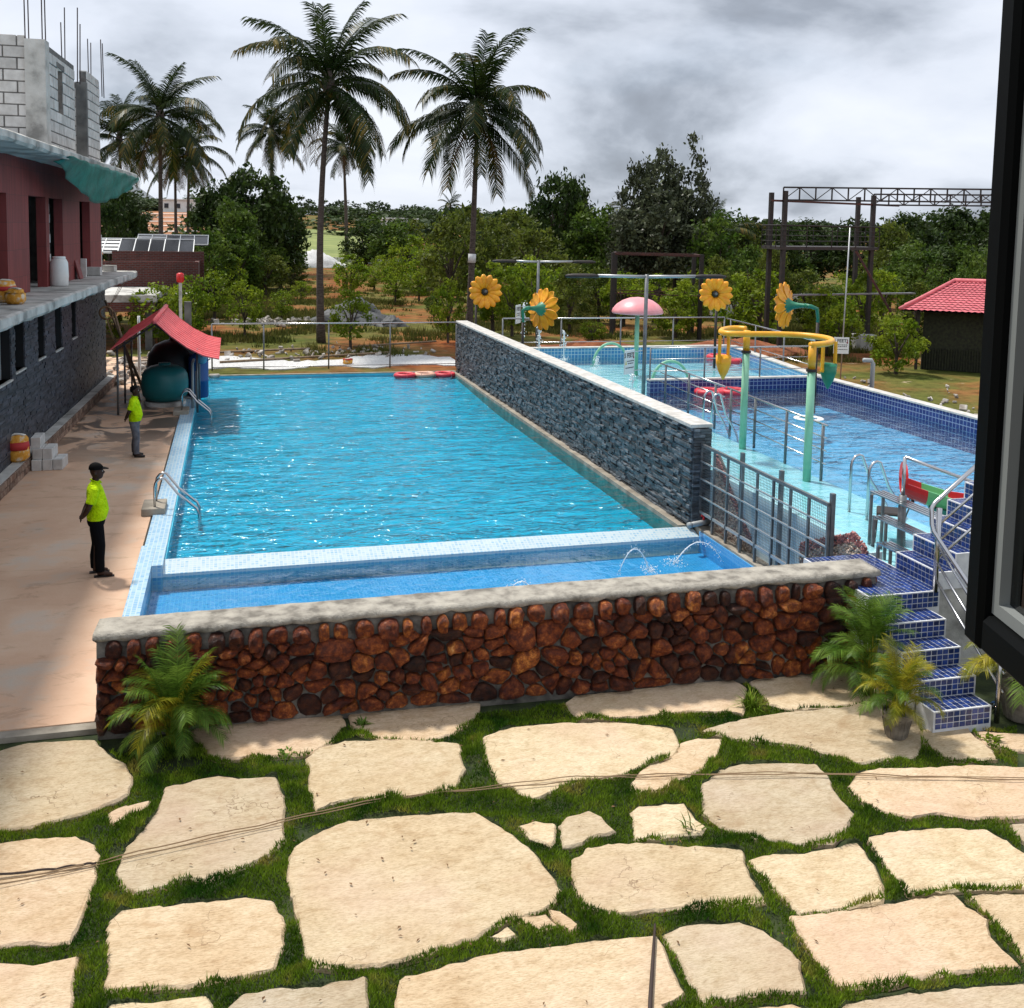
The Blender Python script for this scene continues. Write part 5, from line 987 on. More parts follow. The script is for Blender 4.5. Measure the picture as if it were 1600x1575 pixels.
o = m.build('green_sheet', MT['tarp_green'], None, smooth=True); o.location = BA; o.rotation_euler = (0,0,BR); tag(o, 'torn green plastic sheet hanging from the roof slab edge', 'plastic sheet')
md = o.modifiers.new('t', 'SOLIDIFY'); md.thickness = 0.01

# things on the balcony
t = thing('water_drum', 'white plastic drum standing in the upper doorway', 'drum', local((0.20,5.35,3.8))).scale = (.74,.74,.82); t = bpy.data.objects['water_drum']
MB().lathe([(0.24,0),(0.29,0.03),(0.30,0.2),(0.31,0.3),(0.30,0.5),(0.29,0.72),(0.24,0.82),(0.20,0.85)],24).build('body', MT['white'], t, smooth=True)
MB().lathe([(0.205,0.84),(0.215,0.85),(0.215,0.90),(0.19,0.915),(0.0,0.92)],24,caps=False).build('lid', MT['white'], t, smooth=True)
def sack(name, label, loc, rz, s=1.0, k=1.0):
    t = thing(name, label, 'sack', loc, rz); m = MB()
    m.loft([(0,0,0.0,.17*s,.13*s),(0,0,0.08*s,.25*s,.20*s),(0.01,0,0.25*s,.255*s,.20*s),(0,.01,0.4*s*k,.23*s,.17*s),(0.02,0,0.48*s*k,.20*s,.13*s),(0.0,0,0.53*s*k,.17*s,.06*s)],18)
    for i, v in enumerate(m.v): m.v[i] = (v[0]+rnd.uniform(-.02,.02), v[1]+rnd.uniform(-.02,.02), max(0, v[2]+(rnd.uniform(-.02,.02) if v[2] > .01 else 0)))
    m.build('bag', MT['sack'], t, smooth=True); mm = MB()
    mm.loft([(0,0,0.28*s,.262*s,.207*s),(0,0,0.40*s*k,.24*s,.18*s)],18); mm.build('print_band', MT['sack_red'], t, smooth=True)
    mm = MB().tube([(-.17*s,0,.52*s*k),(-.05*s,.03,.56*s*k),(.08*s,-.02,.55*s*k),(.17*s,0,.52*s*k)],0.022,6); mm.build('rolled_edge', MT['white_dirty'], t, smooth=True)
    return t
sack('cement_sack','yellow cement sack standing on the brick kerb beside stacked white blocks', local((0.12,1.02,0.285)), 0.3, 0.92, 1.15)
sack('cement_sack','crumpled yellow sack on the balcony against a maroon pier', local((0.22,-0.10,3.8)), 0.5, 0.85, 0.95)
sack('cement_sack','second yellow sack on the balcony, lying beyond the doorway edge', local((0.50,-0.55,3.8)), -0.4, 0.8, 0.7)
def block_thing(label, p, rz=0.0, mat='aac', size=(0.2,0.58,0.235), group=None, cat='block', name='building_block'):
    m = MB(); m.cbox((0,0,size[2]/2), size, 0.008); o = m.build(name, MT[mat]); o.location = p; o.rotation_euler = (0,0,rz); return tag(o, label, cat, group)
g_ = 'white blocks stacked on the deck'
for i in range(3): block_thing(('pale aerated block of the lowest row, against the brick kerb','pale aerated block in the middle of the lowest row of the stack','outermost pale aerated block of the lowest row, nothing on top')[i], local((0.43+i*0.215,1.55+0.02*i,0.0)), BR+rnd.uniform(-.03,.03), group=g_)
for i in range(2): block_thing(('pale aerated block of the second row, under the top block','pale aerated block of the second row with its top bare')[i], local((0.43+i*0.215,1.62,0.236)), BR+rnd.uniform(-.05,.05), group=g_)
block_thing('single pale aerated block topping the stack beside the yellow sack', local((0.38,1.7,0.472)), BR+0.04, group=g_)
block_thing('loose grey block at the end of the balcony by the maroon corner', local((0.2,13.55,3.8)), BR+1.2, 'concrete', (0.2,0.4,0.2))
block_thing('pale block standing in the last upper doorway', local((0.15,10.9,3.8)), BR+1.4, 'aac', (0.2,0.4,0.25))
block_thing('pale block on end beside the maroon pier of the last doorway', local((0.05,9.55,3.8)), BR, 'aac', (0.2,0.12,0.55))
m = MB(); m.box(-0.02,0.02,-0.25,0.25,0,0.55); o = m.build('tile_offcut', MT['redtile'], uv=True); o.location = local((0.14,8.75,3.8)); o.rotation_euler = (0,-0.25,BR); tag(o, 'maroon tile offcut leaning on the wall beside the last doorway', 'tile')

# ------------------------------------------------------------------ pump shed, tanks
sh = thing('pump_shed', 'small open shed with red ribbed gable roof over the filter tanks', 'shed', (-2.10,30.2,0))
PK, LN = 2.68, 5.4
def roof_sheet(side, k, n):
    # one ribbed panel strip running from ridge to eave, flattening towards the eave
    y0 = LN*k/n-0.2; y1 = LN*(k+1)/n-0.2; m = MB(); P = []; W_, EV = (1.72,1.60) if side > 0 else (1.15,1.90)
    for j in range(9):
        u = j/8; P.append((side*W_*u, PK-(PK-EV)*(1-(1-u)**1.7 if side > 0 else u)+(0.012 if j % 2 else 0)))
    for dz in (0.035,0.0):
        for y, e in ((y0+.004,.028),(y1-.03,0.0),(y1-.004,0.028)):
            for x, z in P: m.v.append((x,y,z+dz+e))
    q = 9
    for r_ in range(2):
        for j in range(8): m.f += [(r_*q+j,r_*q+j+1,(r_+1)*q+j+1,(r_+1)*q+j),((r_+3)*q+j,(r_+4)*q+j,(r_+4)*q+j+1,(r_+3)*q+j+1)]
    for j in range(8): m.f += [(j,3*q+j,3*q+j+1,j+1),(2*q+j,2*q+j+1,5*q+j+1,5*q+j)]
    m.f += [(8,3*q+8,4*q+8,q+8),(q+8,4*q+8,5*q+8,2*q+8)]; m.mi = [0]*len(m.f); m.build('roof_panel', MT['roof_red'], sh)
for k in range(12): roof_sheet(1,k,12); roof_sheet(-1,k,12)
MB().tube([(0,-0.25,PK+0.04),(0,LN-0.15,PK+0.04)],0.07,10).build('ridge_cap', MT['roof_red'], sh, smooth=True)
for x, e in ((-1.05,1.95),(1.1,1.85)):
    for y in (0.6,2.6,LN-0.6): MB().tube([(x,y,0),(x,y,e)],0.03,8).build('post', MT['grey_steel'], sh, smooth=True)
for y in (0.1,2.6,LN-0.4): MB().beam((-1.1,y,1.86),(0,y,PK-0.06),0.05).beam((0,y,PK-0.06),(1.0,y,1.78),0.05).build('rafter', MT['black_steel'], sh)
t = thing('filter_tank', 'squat teal fibreglass filter tank on a concrete ring under the red roof', 'tank', (-1.98,32.35,0))
MB().lathe([(0.60,0),(0.60,0.12),(0.0,0.12)],28,caps=False).build('base_ring', MT['concrete'], t)
MB().lathe([(0.35,0.12),(0.533,0.17),(0.636,0.30),(0.671,0.50),(0.675,0.72),(0.654,0.92),(0.568,1.06),(0.413,1.16),(0.25,1.20),(0.0,1.21)],32,caps=False).build('body', MT['tank_teal'], t, smooth=True)
MB().lathe([(0.18,1.19),(0.18,1.26),(0.0,1.27)],16,caps=False).build('lid', MT['tank_teal'], t, smooth=True)
t = thing('filter_tank', 'tall black domed tank behind the teal filter tank', 'tank', (-1.85,34.3,0))
MB().lathe([(0.55,0),(0.78,0.05),(0.80,0.9),(0.74,1.3),(0.55,1.58),(0.25,1.72),(0.1,1.74),(0.1,1.82),(0,1.83)],28,caps=False).build('body', MT['tank_black'], t, smooth=True)
MB().torus((0,0,0.9),0.8,0.025,28,6).build('rim', MT['tank_black'], t, smooth=True)
t = thing('chemical_drum', 'upright blue plastic drum behind the filter tanks', 'drum', (-1.05,33.6,0))
MB().lathe([(0.28,0),(0.30,0.04),(0.30,0.5),(0.32,0.52),(0.30,0.56),(0.30,1.25),(0.26,1.38),(0.1,1.42),(0,1.42)],20,caps=False).build('body', MT['drum_blue'], t, smooth=True)
MB().lathe([(0.13,1.41),(0.13,1.48),(0,1.49)],14,caps=False).build('cap', MT['white'], t, smooth=True)
t = thing('blue_funnel', 'pale blue jug hanging under the shed eave', 'jug', (-0.92,32.55,1.18))
MB().lathe([(0.06,0),(0.15,0.06),(0.17,0.25),(0.10,0.34),(0.04,0.38)],14).build('body', pm('pale_blue', (0.16,0.35,0.50), None, rough=.4), t, smooth=True)
MB().tube([(0.16,0,0.1),(0.24,0,0.14),(0.24,0,0.26),(0.12,0,0.32)],0.018,6).build('handle', MT['drum_blue'], t, smooth=True)
t = thing('pipe_manifold', 'grey plastic pipework between the tanks and the pool', 'pipework', (-1.15,31.4,0))
MB().tube([(0,0,0),(0,0,1.35),(0.02,0.5,1.4)],0.04,8).build('riser', MT['pvc'], t, smooth=True); MB().tube([(0.1,0.2,0),(0.1,0.2,1.1)],0.03,8).build('riser', MT['pvc'], t, smooth=True)
MB().tube([(0,0,0.3),(-0.4,0.6,0.3)],0.035,8).build('branch', MT['pvc'], t, smooth=True)
def pole(label, a, b, r, mat, name='scaffold_pole', cat='pole', group=None):
    a = Vector(a); m = MB(); d = Vector(b)-a; k = 6
    m.tube([d*(i/k)+Vector((rnd.uniform(-.012,.012),rnd.uniform(-.012,.012),0)) for i in range(k+1)], [r*(1-.12*i/k) for i in range(k+1)], 8)
    o = m.build(name, MT[mat], smooth=True); o.location = a; return tag(o, label, cat, group)
pole('timber prop leaning left against the slate building corner beside the shed', (-2.55,33.2,0.02), (-3.95,35.4,2.9), 0.045, 'bamboo')
pole('second timber prop crossing behind the shed post towards the building', (-2.75,33.0,0.02), (-3.6,34.6,2.6), 0.045, 'bamboo')
pole('thin grey steel pole standing upright at the near shed corner', (-3.2,31.3,0.0), (-3.22,31.3,1.9), 0.03, 'alu')
pole('white plastic pipe standing upright behind the shed', (-3.05,36.6,0.0), (-3.05,36.6,2.3), 0.05, 'white')
m = MB()
for i in range(5): m.torus((0,0,i*0.02),0.20+rnd.uniform(-.02,.02),0.014,24,5)
o = m.build('wire_coil', MT['cable'], smooth=True); o.location = local((0.30,11.9,2.55)); o.rotation_euler = (1.3,0.2,0.3); tag(o, 'tangled coil of brown wire hung on the slate wall', 'wire')
m = MB()
for q in range(3):
    p0 = local((0.9,11.0+q*.5,3.6)); p1 = local((0.25,11.9,2.6)); p2 = Vector((-3.2,32.5+q*.4,1.6))
    m.tube([p0,(p0+p1)/2+Vector((0,0,-.1)),p1,(p1+p2)/2+Vector((0,0,-.25)),p2],0.008,4)
tag(m.build('hanging_wire', MT['cable']), 'thin loose wires hanging from the balcony slab to the shed', 'wire')

# ------------------------------------------------------------------ pool ladders
def ladder(label, loc, rz, block=True, ht=0.72, run=0.75, gap=0.42, group=None):
    t = thing('pool_ladder', label, 'ladder', loc, rz, group)
    for k in (0,1):
        y = gap*k
        pts = [(0,y,0)]+[(0,y,ht-0.22)]+[(0.14-0.14*math.cos(a),y,ht-0.22+0.14*math.sin(a)*1.3) for a in [R(30),R(60),R(90),R(115)]]+[(run*0.55,y,ht*0.52),(run,y,ht*0.10),(run+0.05,y,-0.05),(run+0.06,y,-0.7)]
        MB().tube(pts,0.024,10).build('handrail', MT['steel'], t, smooth=True)
    for k in range(2): MB().tube([(run+0.06,0,-0.25-k*.25),(run+0.06,gap,-0.25-k*.25)],0.022,8).build('rung', MT['steel'], t, smooth=True)
    if block: MB().cbox((-0.02,gap/2,0.07),(0.42,0.72,0.14),0.01).build('footing', MT['kerb'], t)
    return t
ladder('steel pool ladder on a cement footing next to the man in the cap', (-1.44,20.1,0.14*0+0.0), 0.0)
ladder('steel pool ladder on a cement footing in front of the filter tanks', (-1.42,30.5,0.0), 0.0)
ladder('steel ladder handrails standing in the shallow water beside the sign rail', (10.32,20.85,0.86), 0.0, False, 1.05, 0.62)
ladder('steel ladder handrails behind the black chair in the raised pool', (9.93,14.35,0.86), 0.0, False, 1.0, 0.7, 0.5)

# ------------------------------------------------------------------ railings
def railing(label, pts, posts, z0, h, rails, r=0.024, name='railing', base=None, rp=None):
    a = Vector((pts[0][0], pts[0][1], z0)); t = thing(name, label, 'railing', a)
    P = [Vector((x,y,0))-Vector((a.x,a.y,0)) for x, y in pts]
    MB().tube([p+Vector((0,0,h)) for p in P],r,8).build('handrail', MT['steel'], t, smooth=True)
    for k in rails: MB().tube([p+Vector((0,0,k)) for p in P],r*0.55,6).build('rail', MT['steel'], t, smooth=True)
    for x, y in posts: MB().tube([(x-a.x,y-a.y,0),(x-a.x,y-a.y,h)],rp or r,8).build('post', MT['grey_steel'], t, smooth=True)
    return t
railing('steel railing across the far end of the long pool', [(-0.75,39.45),(8.45,39.45)], [(x,39.45) for x in (-0.75,1.11,3.51,5.85,8.45)], 0.0, 1.74, (0.12,), 0.028)
railing('steel railing along the back rim of the shallow raised pool', [(8.9,34.0),(17.2,34.0)], [(x,34.0) for x in (8.9,11.0,13.2,15.2,17.2)], 0.0, 2.38, (1.55,), 0.028)
railing('steel railing along the side rim of the shallow raised pool', [(17.25,33.9),(16.45,26.6)], [(17.2,33.5),(16.95,31.2),(16.7,28.9),(16.45,26.6)], 0.0, 2.35, (1.6,), 0.026)
railing('steel railing on the divider wall behind the yellow water pipe', [(10.98,26.0),(16.0,26.0)], [(10.98,26.0),(12.6,26.0),(14.3,26.0),(16.0,26.0)], 0.9, 1.38, (0.75,1.08), 0.024)
railing('steel railing between shallow and deep water beside the tall lamp post', [(11.03,25.4),(10.9,21.4)], [(11.03,25.05),(10.97,23.48),(10.92,21.9)], 0.86, 1.08, (0.35,0.6,0.84), 0.024, rp=0.03)
railing('steel railing between shallow and deep water under the yellow pipe', [(10.88,21.2),(10.62,16.7)], [(10.86,21.0),(10.80,19.76),(10.71,18.3),(10.63,16.85)], 0.86, 1.08, (0.35,0.6,0.84), 0.024, rp=0.03)

# ------------------------------------------------------------------ life rings
def ring(label, x, y, z, mat, R0=0.33, group=None):
    t = thing('life_ring', label, 'life ring', (x,y,z+0.03), rnd.uniform(0,3), group)
    MB().torus((0,0,0),R0,0.085,30,10).build('ring', MT[mat], t, smooth=True)
    for k in range(4):
        a = k*math.pi/2; m = MB(); m.torus((R0*math.cos(a),R0*math.sin(a),0),0.088,0.012,14,6)
        # wrap bands: small loops standing around the tube
        m.v = [((x_-R0*math.cos(a))*math.cos(a)+R0*math.cos(a), (x_-R0*math.cos(a))*math.sin(a)+R0*math.sin(a), (y_-R0*math.sin(a))) for x_,y_,z_ in m.v]
        m.build('band', MT['white'], t, smooth=True)
    return t
ring('red life ring at the left of three floating at the far pool edge', 6.12,37.55,-0.055,'ring_red')
ring('pale orange life ring floating between two red ones', 6.88,37.6,-0.055,'ring_pale')
ring('red life ring floating in the corner under the slate wall', 7.62,37.55,-0.055,'ring_red')
ring('red life ring floating against the navy divider, nearer the lamp post', 12.5,25.45,WZ,'ring_red')
ring('red life ring floating against the navy divider, nearer the yellow pipe', 13.2,25.42,WZ,'ring_red')
ring('red life ring floating in the shallow pool behind the yellow bucket', 16.3,32.6,WZ,'ring_red')
ring('red life ring drifting nearest the shallow pool side rim', 16.25,31.6,WZ,'ring_red')
ring('white float drifting in the deep navy pool', 13.1,21.4,WZ,'white',0.33).scale = (.85,.85,.35)

# ------------------------------------------------------------------ people
def person(label, loc, rz, trousers, cap, shoe, s=1.0):
    t = thing('person', label, 'person', loc, rz); t.scale = (s,s,s)
    b = MB()
    b.loft([(0.0,0,0.90,.11,.15),(0.01,0,1.05,.12,.145),(0.0,0,1.25,.11,.16),(-.01,0,1.40,.08,.15),(-.005,0,1.47,.055,.065),(0.005,0,1.53,.05,.055),(0.02,0,1.56,.055,.055)],16)          # torso and neck
    b.loft([(0.045,0,1.515,.035,.03),(0.04,0,1.535,.065,.052),(0.03,0,1.57,.085,.066),(0.022,0,1.62,.096,.075),(0.015,0,1.67,.098,.077),(0.012,0,1.71,.085,.068),(0.01,0,1.74,.055,.045),(0.01,0,1.752,.02,.02)],16)   # head
    b.tube([(0.10,0,1.655),(0.128,0,1.615),(0.112,0,1.60)],[.010,.018,.014],8)             # nose
    b.tube([(0.103,-.02,1.572),(0.108,0,1.571),(0.103,.02,1.572)],.010,6)                # lips
    b.tube([(0.095,-.045,1.668),(0.108,0,1.672),(0.095,.045,1.668)],.009,6)             # brow
    for y in (-1,1): b.tube([(0.0,y*.078,1.60),(-.012,y*.088,1.64)],[.016,.02],8)           # ears
    for y in (-1,1):
        b.tube([(-.01,y*.165,1.40),(-.045,y*.225,1.27),(-.10,y*.262,1.13),(-.155,y*.19,1.02),(-.195,y*.075,.945)],[.05,.05,.043,.038,.029],10)
        b.tube([(-.195,y*.075,.945),(-.215,y*.02,.925)],[.034,.036],8,flat=.6)
        for f in range(4): b.tube([(-.21,y*.03,.945-f*.02),(-.225,-y*.025,.935-f*.021),(-.215,-y*(.055+.008*(f in (1,2))),.925-f*.021)],.0095,6)
        b.tube([(-.20,y*.045,.955),(-.19,y*.005,.968),(-.195,-y*.02,.965)],.0105,6)
        b.tube([(0.0,y*.085,.92),(0.01,y*.095,.50),(-.01,y*.10,.12)],[.07,.05,.04],10)
        dx = .05 if y < 0 else -.02
        b.tube([(-.045+dx,y*.11,.055),(0.03+dx,y*.115,.06),(.11+dx,y*.125,.04),(.175+dx,y*.13,.03)],[.042,.046,.042,.028],10,flat=.8)
    remesh('body', b, 0.009, MT['skin'], t, 3)
    sm = MB()
    sm.loft([(0.005,0,.885,.142,.178),(0.012,0,.93,.150,.184),(0.028,0,1.03,.162,.180),(0.02,0,1.15,.150,.182),(0.0,0,1.28,.135,.192),(-.012,0,1.38,.115,.188),(-.015,0,1.43,.09,.15),(-.008,0,1.465,.068,.085),(0,0,1.49,.066,.070)],20)
    for y in (-1,1): sm.tube([(-.012,y*.13,1.41),(-.02,y*.19,1.375),(-.05,y*.232,1.26),(-.07,y*.248,1.185)],[.07,.078,.076,.078],12)
    shirt = remesh('polo_shirt', sm, 0.011, MT['shirt'], t, 3)
    MB().tube([(0.06,-.03,1.475),(0.0,-.072,1.49),(-.07,0,1.515),(0.0,.072,1.49),(0.06,.03,1.475),(0.085,0,1.45)],0.013,6).build('collar', MT['shirt'], shirt, smooth=True)
    tm = MB(); tm.loft([(0,0,.80,.12,.165),(0.0,0,.86,.135,.172),(0.0,0,.94,.13,.168)],18)
    for y in (-1,1):
        dx = .05 if y < 0 else -.02
        tm.tube([(0.0,y*.085,.86),(0.005+dx*.3,y*.095,.70),(0.02+dx*.6,y*.10,.48),(-.01+dx,y*.105,.28),(-.005+dx,y*.108,.085)],[.105,.10,.082,.075,.072],14)
    remesh('trousers', tm, 0.011, MT[trousers], t, 3)
    for y in (-1,1):
        dx = .05 if y < 0 else -.02
        f = MB()
        if shoe == 'shoe': f.tube([(-.055+dx,y*.11,.035),(0.03+dx,y*.115,.045),(.11+dx,y*.125,.038),(.19+dx,y*.13,.03)],[.046,.05,.048,.034],10,flat=.75)
        else:
            f.prism([(-.095+dx,y*.11-.038),(.10+dx,y*.125-.048),(.20+dx,y*.13-.03),(.20+dx,y*.13+.03),(.10+dx,y*.125+.048),(-.095+dx,y*.11+.038)],0.0,0.018)
            f.tube([(.06+dx,y*.12-.045,.02),(.07+dx,y*.12,.088),(.06+dx,y*.12+.045,.02)],.012,6)
        f.build('shoe' if shoe == 'shoe' else 'sandal', MT['shoe'], t, smooth=(shoe == 'shoe'))
        e = MB(); e.lathe([(0,-.009),(.007,-.006),(.009,0),(.007,.006),(0,.009)],8,caps=False); o = e.build('eye', MT['white_dirty'], t, smooth=True); o.location = (0.103,y*.032,1.642)
    if cap:
        c = MB(); c.loft([(0.012,0,1.672,.108,.088),(0.010,0,1.71,.103,.083),(0.005,0,1.745,.082,.068),(0.0,0,1.768,.045,.04),(0,0,1.776,.012,.012)],20)
        q = c.build('cap', MT['hair'], t, smooth=True)
        v = MB(); v.add([(0.07,-.078,1.680),(0.13,-.068,1.676),(0.185,-.035,1.668),(0.195,0,1.666),(0.185,.035,1.668),(0.13,.068,1.676),(0.07,.078,1.680)]+[(0.07,-.078,1.690),(0.13,-.068,1.686),(0.185,-.035,1.676),(0.195,0,1.675),(0.185,.035,1.676),(0.13,.068,1.686),(0.07,.078,1.690)],[(0,1,2,3,4,5,6)[::-1],(7,8,9,10,11,12,13)]+[(i,i+1,i+8,i+7) for i in range(6)]); v.build('brim', MT['hair'], q)
    else:
        c = MB(); c.loft([(-.03,0,1.60,.060,.072),(-.022,0,1.64,.078,.08),(-.008,0,1.68,.100,.083),(0.0,0,1.715,.095,.077),(0.003,0,1.745,.068,.056),(0,0,1.762,.02,.02)],18); c.build('hair', MT['hair'], t, smooth=True)
    return t
person('man in lime polo shirt, black trousers and black cap, hands clasped behind his back', (-2.06,16.75,0.0), 0.10, 'trousers', True, 'sandal', 1.0)
person('bareheaded man in lime polo shirt and grey jeans standing by the filter tank', (-2.22,25.2,0.0), -0.05, 'jeans', False, 'shoe', 0.955)
# ------------------------------------------------------------------ water toys on the raised pools
petal_me = None
def petal_mesh():
    m = MB(); n, k = 10, 9; vs = []
    for i in range(k):
        u = i/(k-1); w = 0.142*math.sin(math.pi*min(1, 0.06+u*0.90))**0.75*(0.55+0.65*u); th = 0.034*math.sin(math.pi*(0.08+0.88*u))**0.6
        r = 0.10+0.48*u; lift = 0.10*u+0.05*math.sin(u*2.6)
        for j in range(n):
            a = 2*math.pi*j/n; vs.append((lift+math.sin(a)*th+0.02*math.cos(2*a)*(-1), w*math.cos(a), r))
    m.add(vs, [(i*n+j, i*n+(j+1)%n, (i+1)*n+(j+1)%n, (i+1)*n+j) for i in range(k-1) for j in range(n)]+[tuple(range(n))[::-1], tuple((k-1)*n+j for j in range(n))])
    return m.mesh('petal', MT['petal'], smooth=True)
petal_me = petal_mesh()
def flower(label, c, face, base, s=1.0, tilt=-0.15):
    # c: centre of the bloom, face: angle of its facing direction, base: foot of the post
    t = thing('spray_flower', label, 'spray flower', base, face, 'yellow spray flowers around the raised pools')
    inv = Matrix.Rotation(-face, 4, 'Z'); cl = inv @ (Vector(c)-Vector(base))
    Mt = Matrix.Translation(cl) @ Matrix.Rotation(tilt, 4, 'Y') @ Matrix.Scale(s, 4)
    for k in range(14):
        o = link('petal', petal_me, t); o.matrix_local = Mt @ Matrix.Rotation(2*math.pi*k/14+0.1, 4, 'X') @ Matrix.Translation((0.012*(k%2),0,0))
    m = MB(); prof = [(0.12,-0.06),(0.13,0.02),(0.10,0.09),(0.05,0.11),(0,0.115)]; m.lathe(prof,18,caps=False); m.v = [(z,y,x) for x,y,z in m.v]; o = m.build('core', MT['flower_dark'], t, smooth=True); o.matrix_local = Mt
    m = MB(); m.lathe([(0.0,-0.02),(0.05,-0.02),(0.05,0.14),(0.0,0.15)],10); m.v = [(z+0.04,y,x) for x,y,z in m.v]; o = m.build('nozzle', MT['grey_steel'], t, smooth=True); o.matrix_local = Mt
    m = MB(); m.lathe([(0.22,0.06),(0.17,0.0),(0.10,-0.10),(0.07,-0.22),(0.055,-0.34),(0.05,-0.42)],14,caps=False); m.v = [(z,y,x) for x,y,z in m.v]; o = m.build('calyx', MT['green_paint'], t, smooth=True); o.matrix_local = Mt
    e = Mt @ Vector((-0.40,0,0)); e2 = Mt @ Vector((-0.56,0,-0.02)); top = Vector((0,0,max(0.4,e.z-0.45)))
    m = MB(); m.tube([e,e2,(e2+top)/2+(e2-e)*0.35+Vector((0,0,0.16)),top+Vector((0,0,0.12)),top],[.06*s,.055,.05,.045,.045],10); m.build('stem', MT['green_paint'], t, smooth=True)
    MB().tube([(0,0,0),tuple(top)],0.045,10).build('post', MT['black_steel'], t, smooth=True)
flower('open yellow spray flower facing the pool beside the tall palm trunk', (9.01,37.2,3.08), R(-85), (8.85,37.85,0.0), 1.12)
flower('yellow spray flower seen from behind next to the depth sign', (9.62,32.0,2.87), R(28), (8.98,31.75,0.86), 1.2, 0.10)
flower('open yellow spray flower facing the pool at the back rim railing', (15.3,31.0,3.42), R(-100), (15.72,31.7,0.86), 0.98)
flower('yellow spray flower in profile above the navy divider wall', (14.55,25.0,3.52), R(128), (15.20,24.6,0.6), 1.1, 0.05)
t = thing('mushroom_fountain', 'pink mushroom fountain on a mint green post', 'mushroom fountain', (12.38,30.47,0.86))
MB().tube([(0,0,0),(0,0,2.05)],0.07,14).build('post', MT['mint'], t, smooth=True)
MB().lathe([(0.0,2.04),(0.3,2.03),(0.70,1.98),(0.80,1.99),(0.82,2.04),(0.78,2.14),(0.66,2.28),(0.48,2.40),(0.26,2.48),(0.0,2.51)],32,caps=False).build('cap', MT['pink'], t, smooth=True)
def arch(label, a, b, h):
    t = thing('spray_arch', label, 'spray arch', (a[0],a[1],0.86)); d = Vector((b[0]-a[0],b[1]-a[1],0)); pts = [d*(0.5-0.5*math.cos(math.pi*i/14))+Vector((0,0,h*math.sin(math.pi*i/14))) for i in range(15)]
    MB().tube(pts,0.045,10).build('hoop', MT['mint'], t, smooth=True)
    for p in (pts[0],pts[-1]): MB().lathe([(0.09,0),(0.09,0.03),(0.05,0.035)],12,(p.x,p.y,0)).build('foot_plate', MT['mint'], t)
arch('mint green spray arch near the back rim of the shallow pool', (11.75,32.75), (13.0,32.7), 0.78)
arch('mint green spray arch nearer the navy divider wall', (12.05,28.4), (13.2,28.25), 0.74)
# S-shaped pipe with tipping buckets
t = thing('bucket_pipe', 'yellow S-shaped water pipe with tipping buckets on two mint posts', 'water feature', (10.36,16.9,0.86))
def L_(x,y,z): return (x-10.36,y-16.9,z-0.86)
for (x,y) in ((10.52,19.74),(10.36,16.9)):
    MB().tube([L_(x,y,0.86),L_(x,y,2.95)],0.075,14).build('post', MT['mint'], t, smooth=True)
    MB().lathe([(0.10,0),(0.10,0.05)],14,L_(x,y,2.93)).build('collar', MT['black_steel'], t); MB().tube([L_(x,y,2.98),L_(x,y,3.41)],0.072,14).build('sleeve', MT['yellow'], t, smooth=True)
S_ = [(10.56,19.86),(10.42,20.0),(10.2,19.95),(9.9,19.65),(9.68,19.25),(9.68,18.98),(9.9,18.85),(10.3,18.80),(10.75,18.72),(11.1,18.52),(11.27,18.2),(11.27,17.8),(11.08,17.4),(10.8,17.1),(10.55,16.95),(10.30,16.87)]
def cat(P, n=4):
    out = []
    for i in range(len(P)-1):
        p0, p1, p2, p3 = [Vector(P[max(0,min(len(P)-1,i+k))]) for k in (-1,0,1,2)]
        for j in range(n):
            u = j/n; out.append(0.5*((2*p1)+(p2-p0)*u+(2*p0-5*p1+4*p2-p3)*u*u+(3*p1-p0-3*p2+p3)*u**3))
    return out+[Vector(P[-1])]
MB().tube([L_(p.x,p.y,3.43) for p in cat(S_)],0.06,12).build('curved_pipe', MT['yellow'], t, smooth=True)
def bucket(c, mat, rz):
    M = Matrix.Translation(L_(*c)) @ Matrix.Rotation(rz,4,'Z')
    m = MB(); m.loft([(0,0,-0.46,.015,.015),(0,0,-0.30,.10,.10),(0,0,-0.14,.155,.15),(0,0,0.04,.165,.16),(0,0,0.02,.145,.14),(0,0,-0.12,.13,.13)],16).xf(M); b = m.build('bucket', MT[mat], t, smooth=True)
    for s in (-1,1):
        m = MB(); m.beam((s*.18,0,-.12),(s*.18,0,0.46),0.05); m.tube([(s*.14,0,-0.08),(s*.22,0,-0.08)],0.03,8); m.xf(M); m.build('yoke', MT['yellow'], t)
bucket((9.70,19.15,2.92),'yellow',0.6); bucket((11.22,17.7,2.92),'green_paint',0.3)
# lamp posts with horizontal arms
def lamp(label, x, y, z0, zt, xl, xr):
    t = thing('lamp_post', label, 'lamp post', (x,y,z0))
    MB().tube([(0,0,0),(0,0,zt-z0+0.06)],0.05,12).build('pole', MT['grey_steel'], t, smooth=True); MB().lathe([(0.11,0),(0.11,0.03),(0.05,0.035)],14).build('base_plate', MT['grey_steel'], t)
    for e in (xl,xr):
        s = 1 if e > 0 else -1; MB().tube([(0,0,zt-z0),(e*0.66,0,zt-z0+0.02)],0.042,10).build('arm', MT['alu'], t, smooth=True)
        h = MB(); h.loft([(0,0,-0.03,0.40,0.07),(0,0,0.0,0.48,0.11),(0,0,0.05,0.46,0.10),(0,0,0.08,0.30,0.05)],14); h.xf(Matrix.Translation((e*0.66+s*0.42,0,zt-z0-0.01))); h.build('lamp_head', MT['black_steel'], t, smooth=True)
lamp('twin-armed lamp post standing in the shallow water behind the slate wall', 10.44,25.13,0.86,4.27,-2.05,2.1)
lamp('twin-armed lamp post beside the flower seen from behind', 10.6,35.6,0.0,4.27,-1.25,1.95)
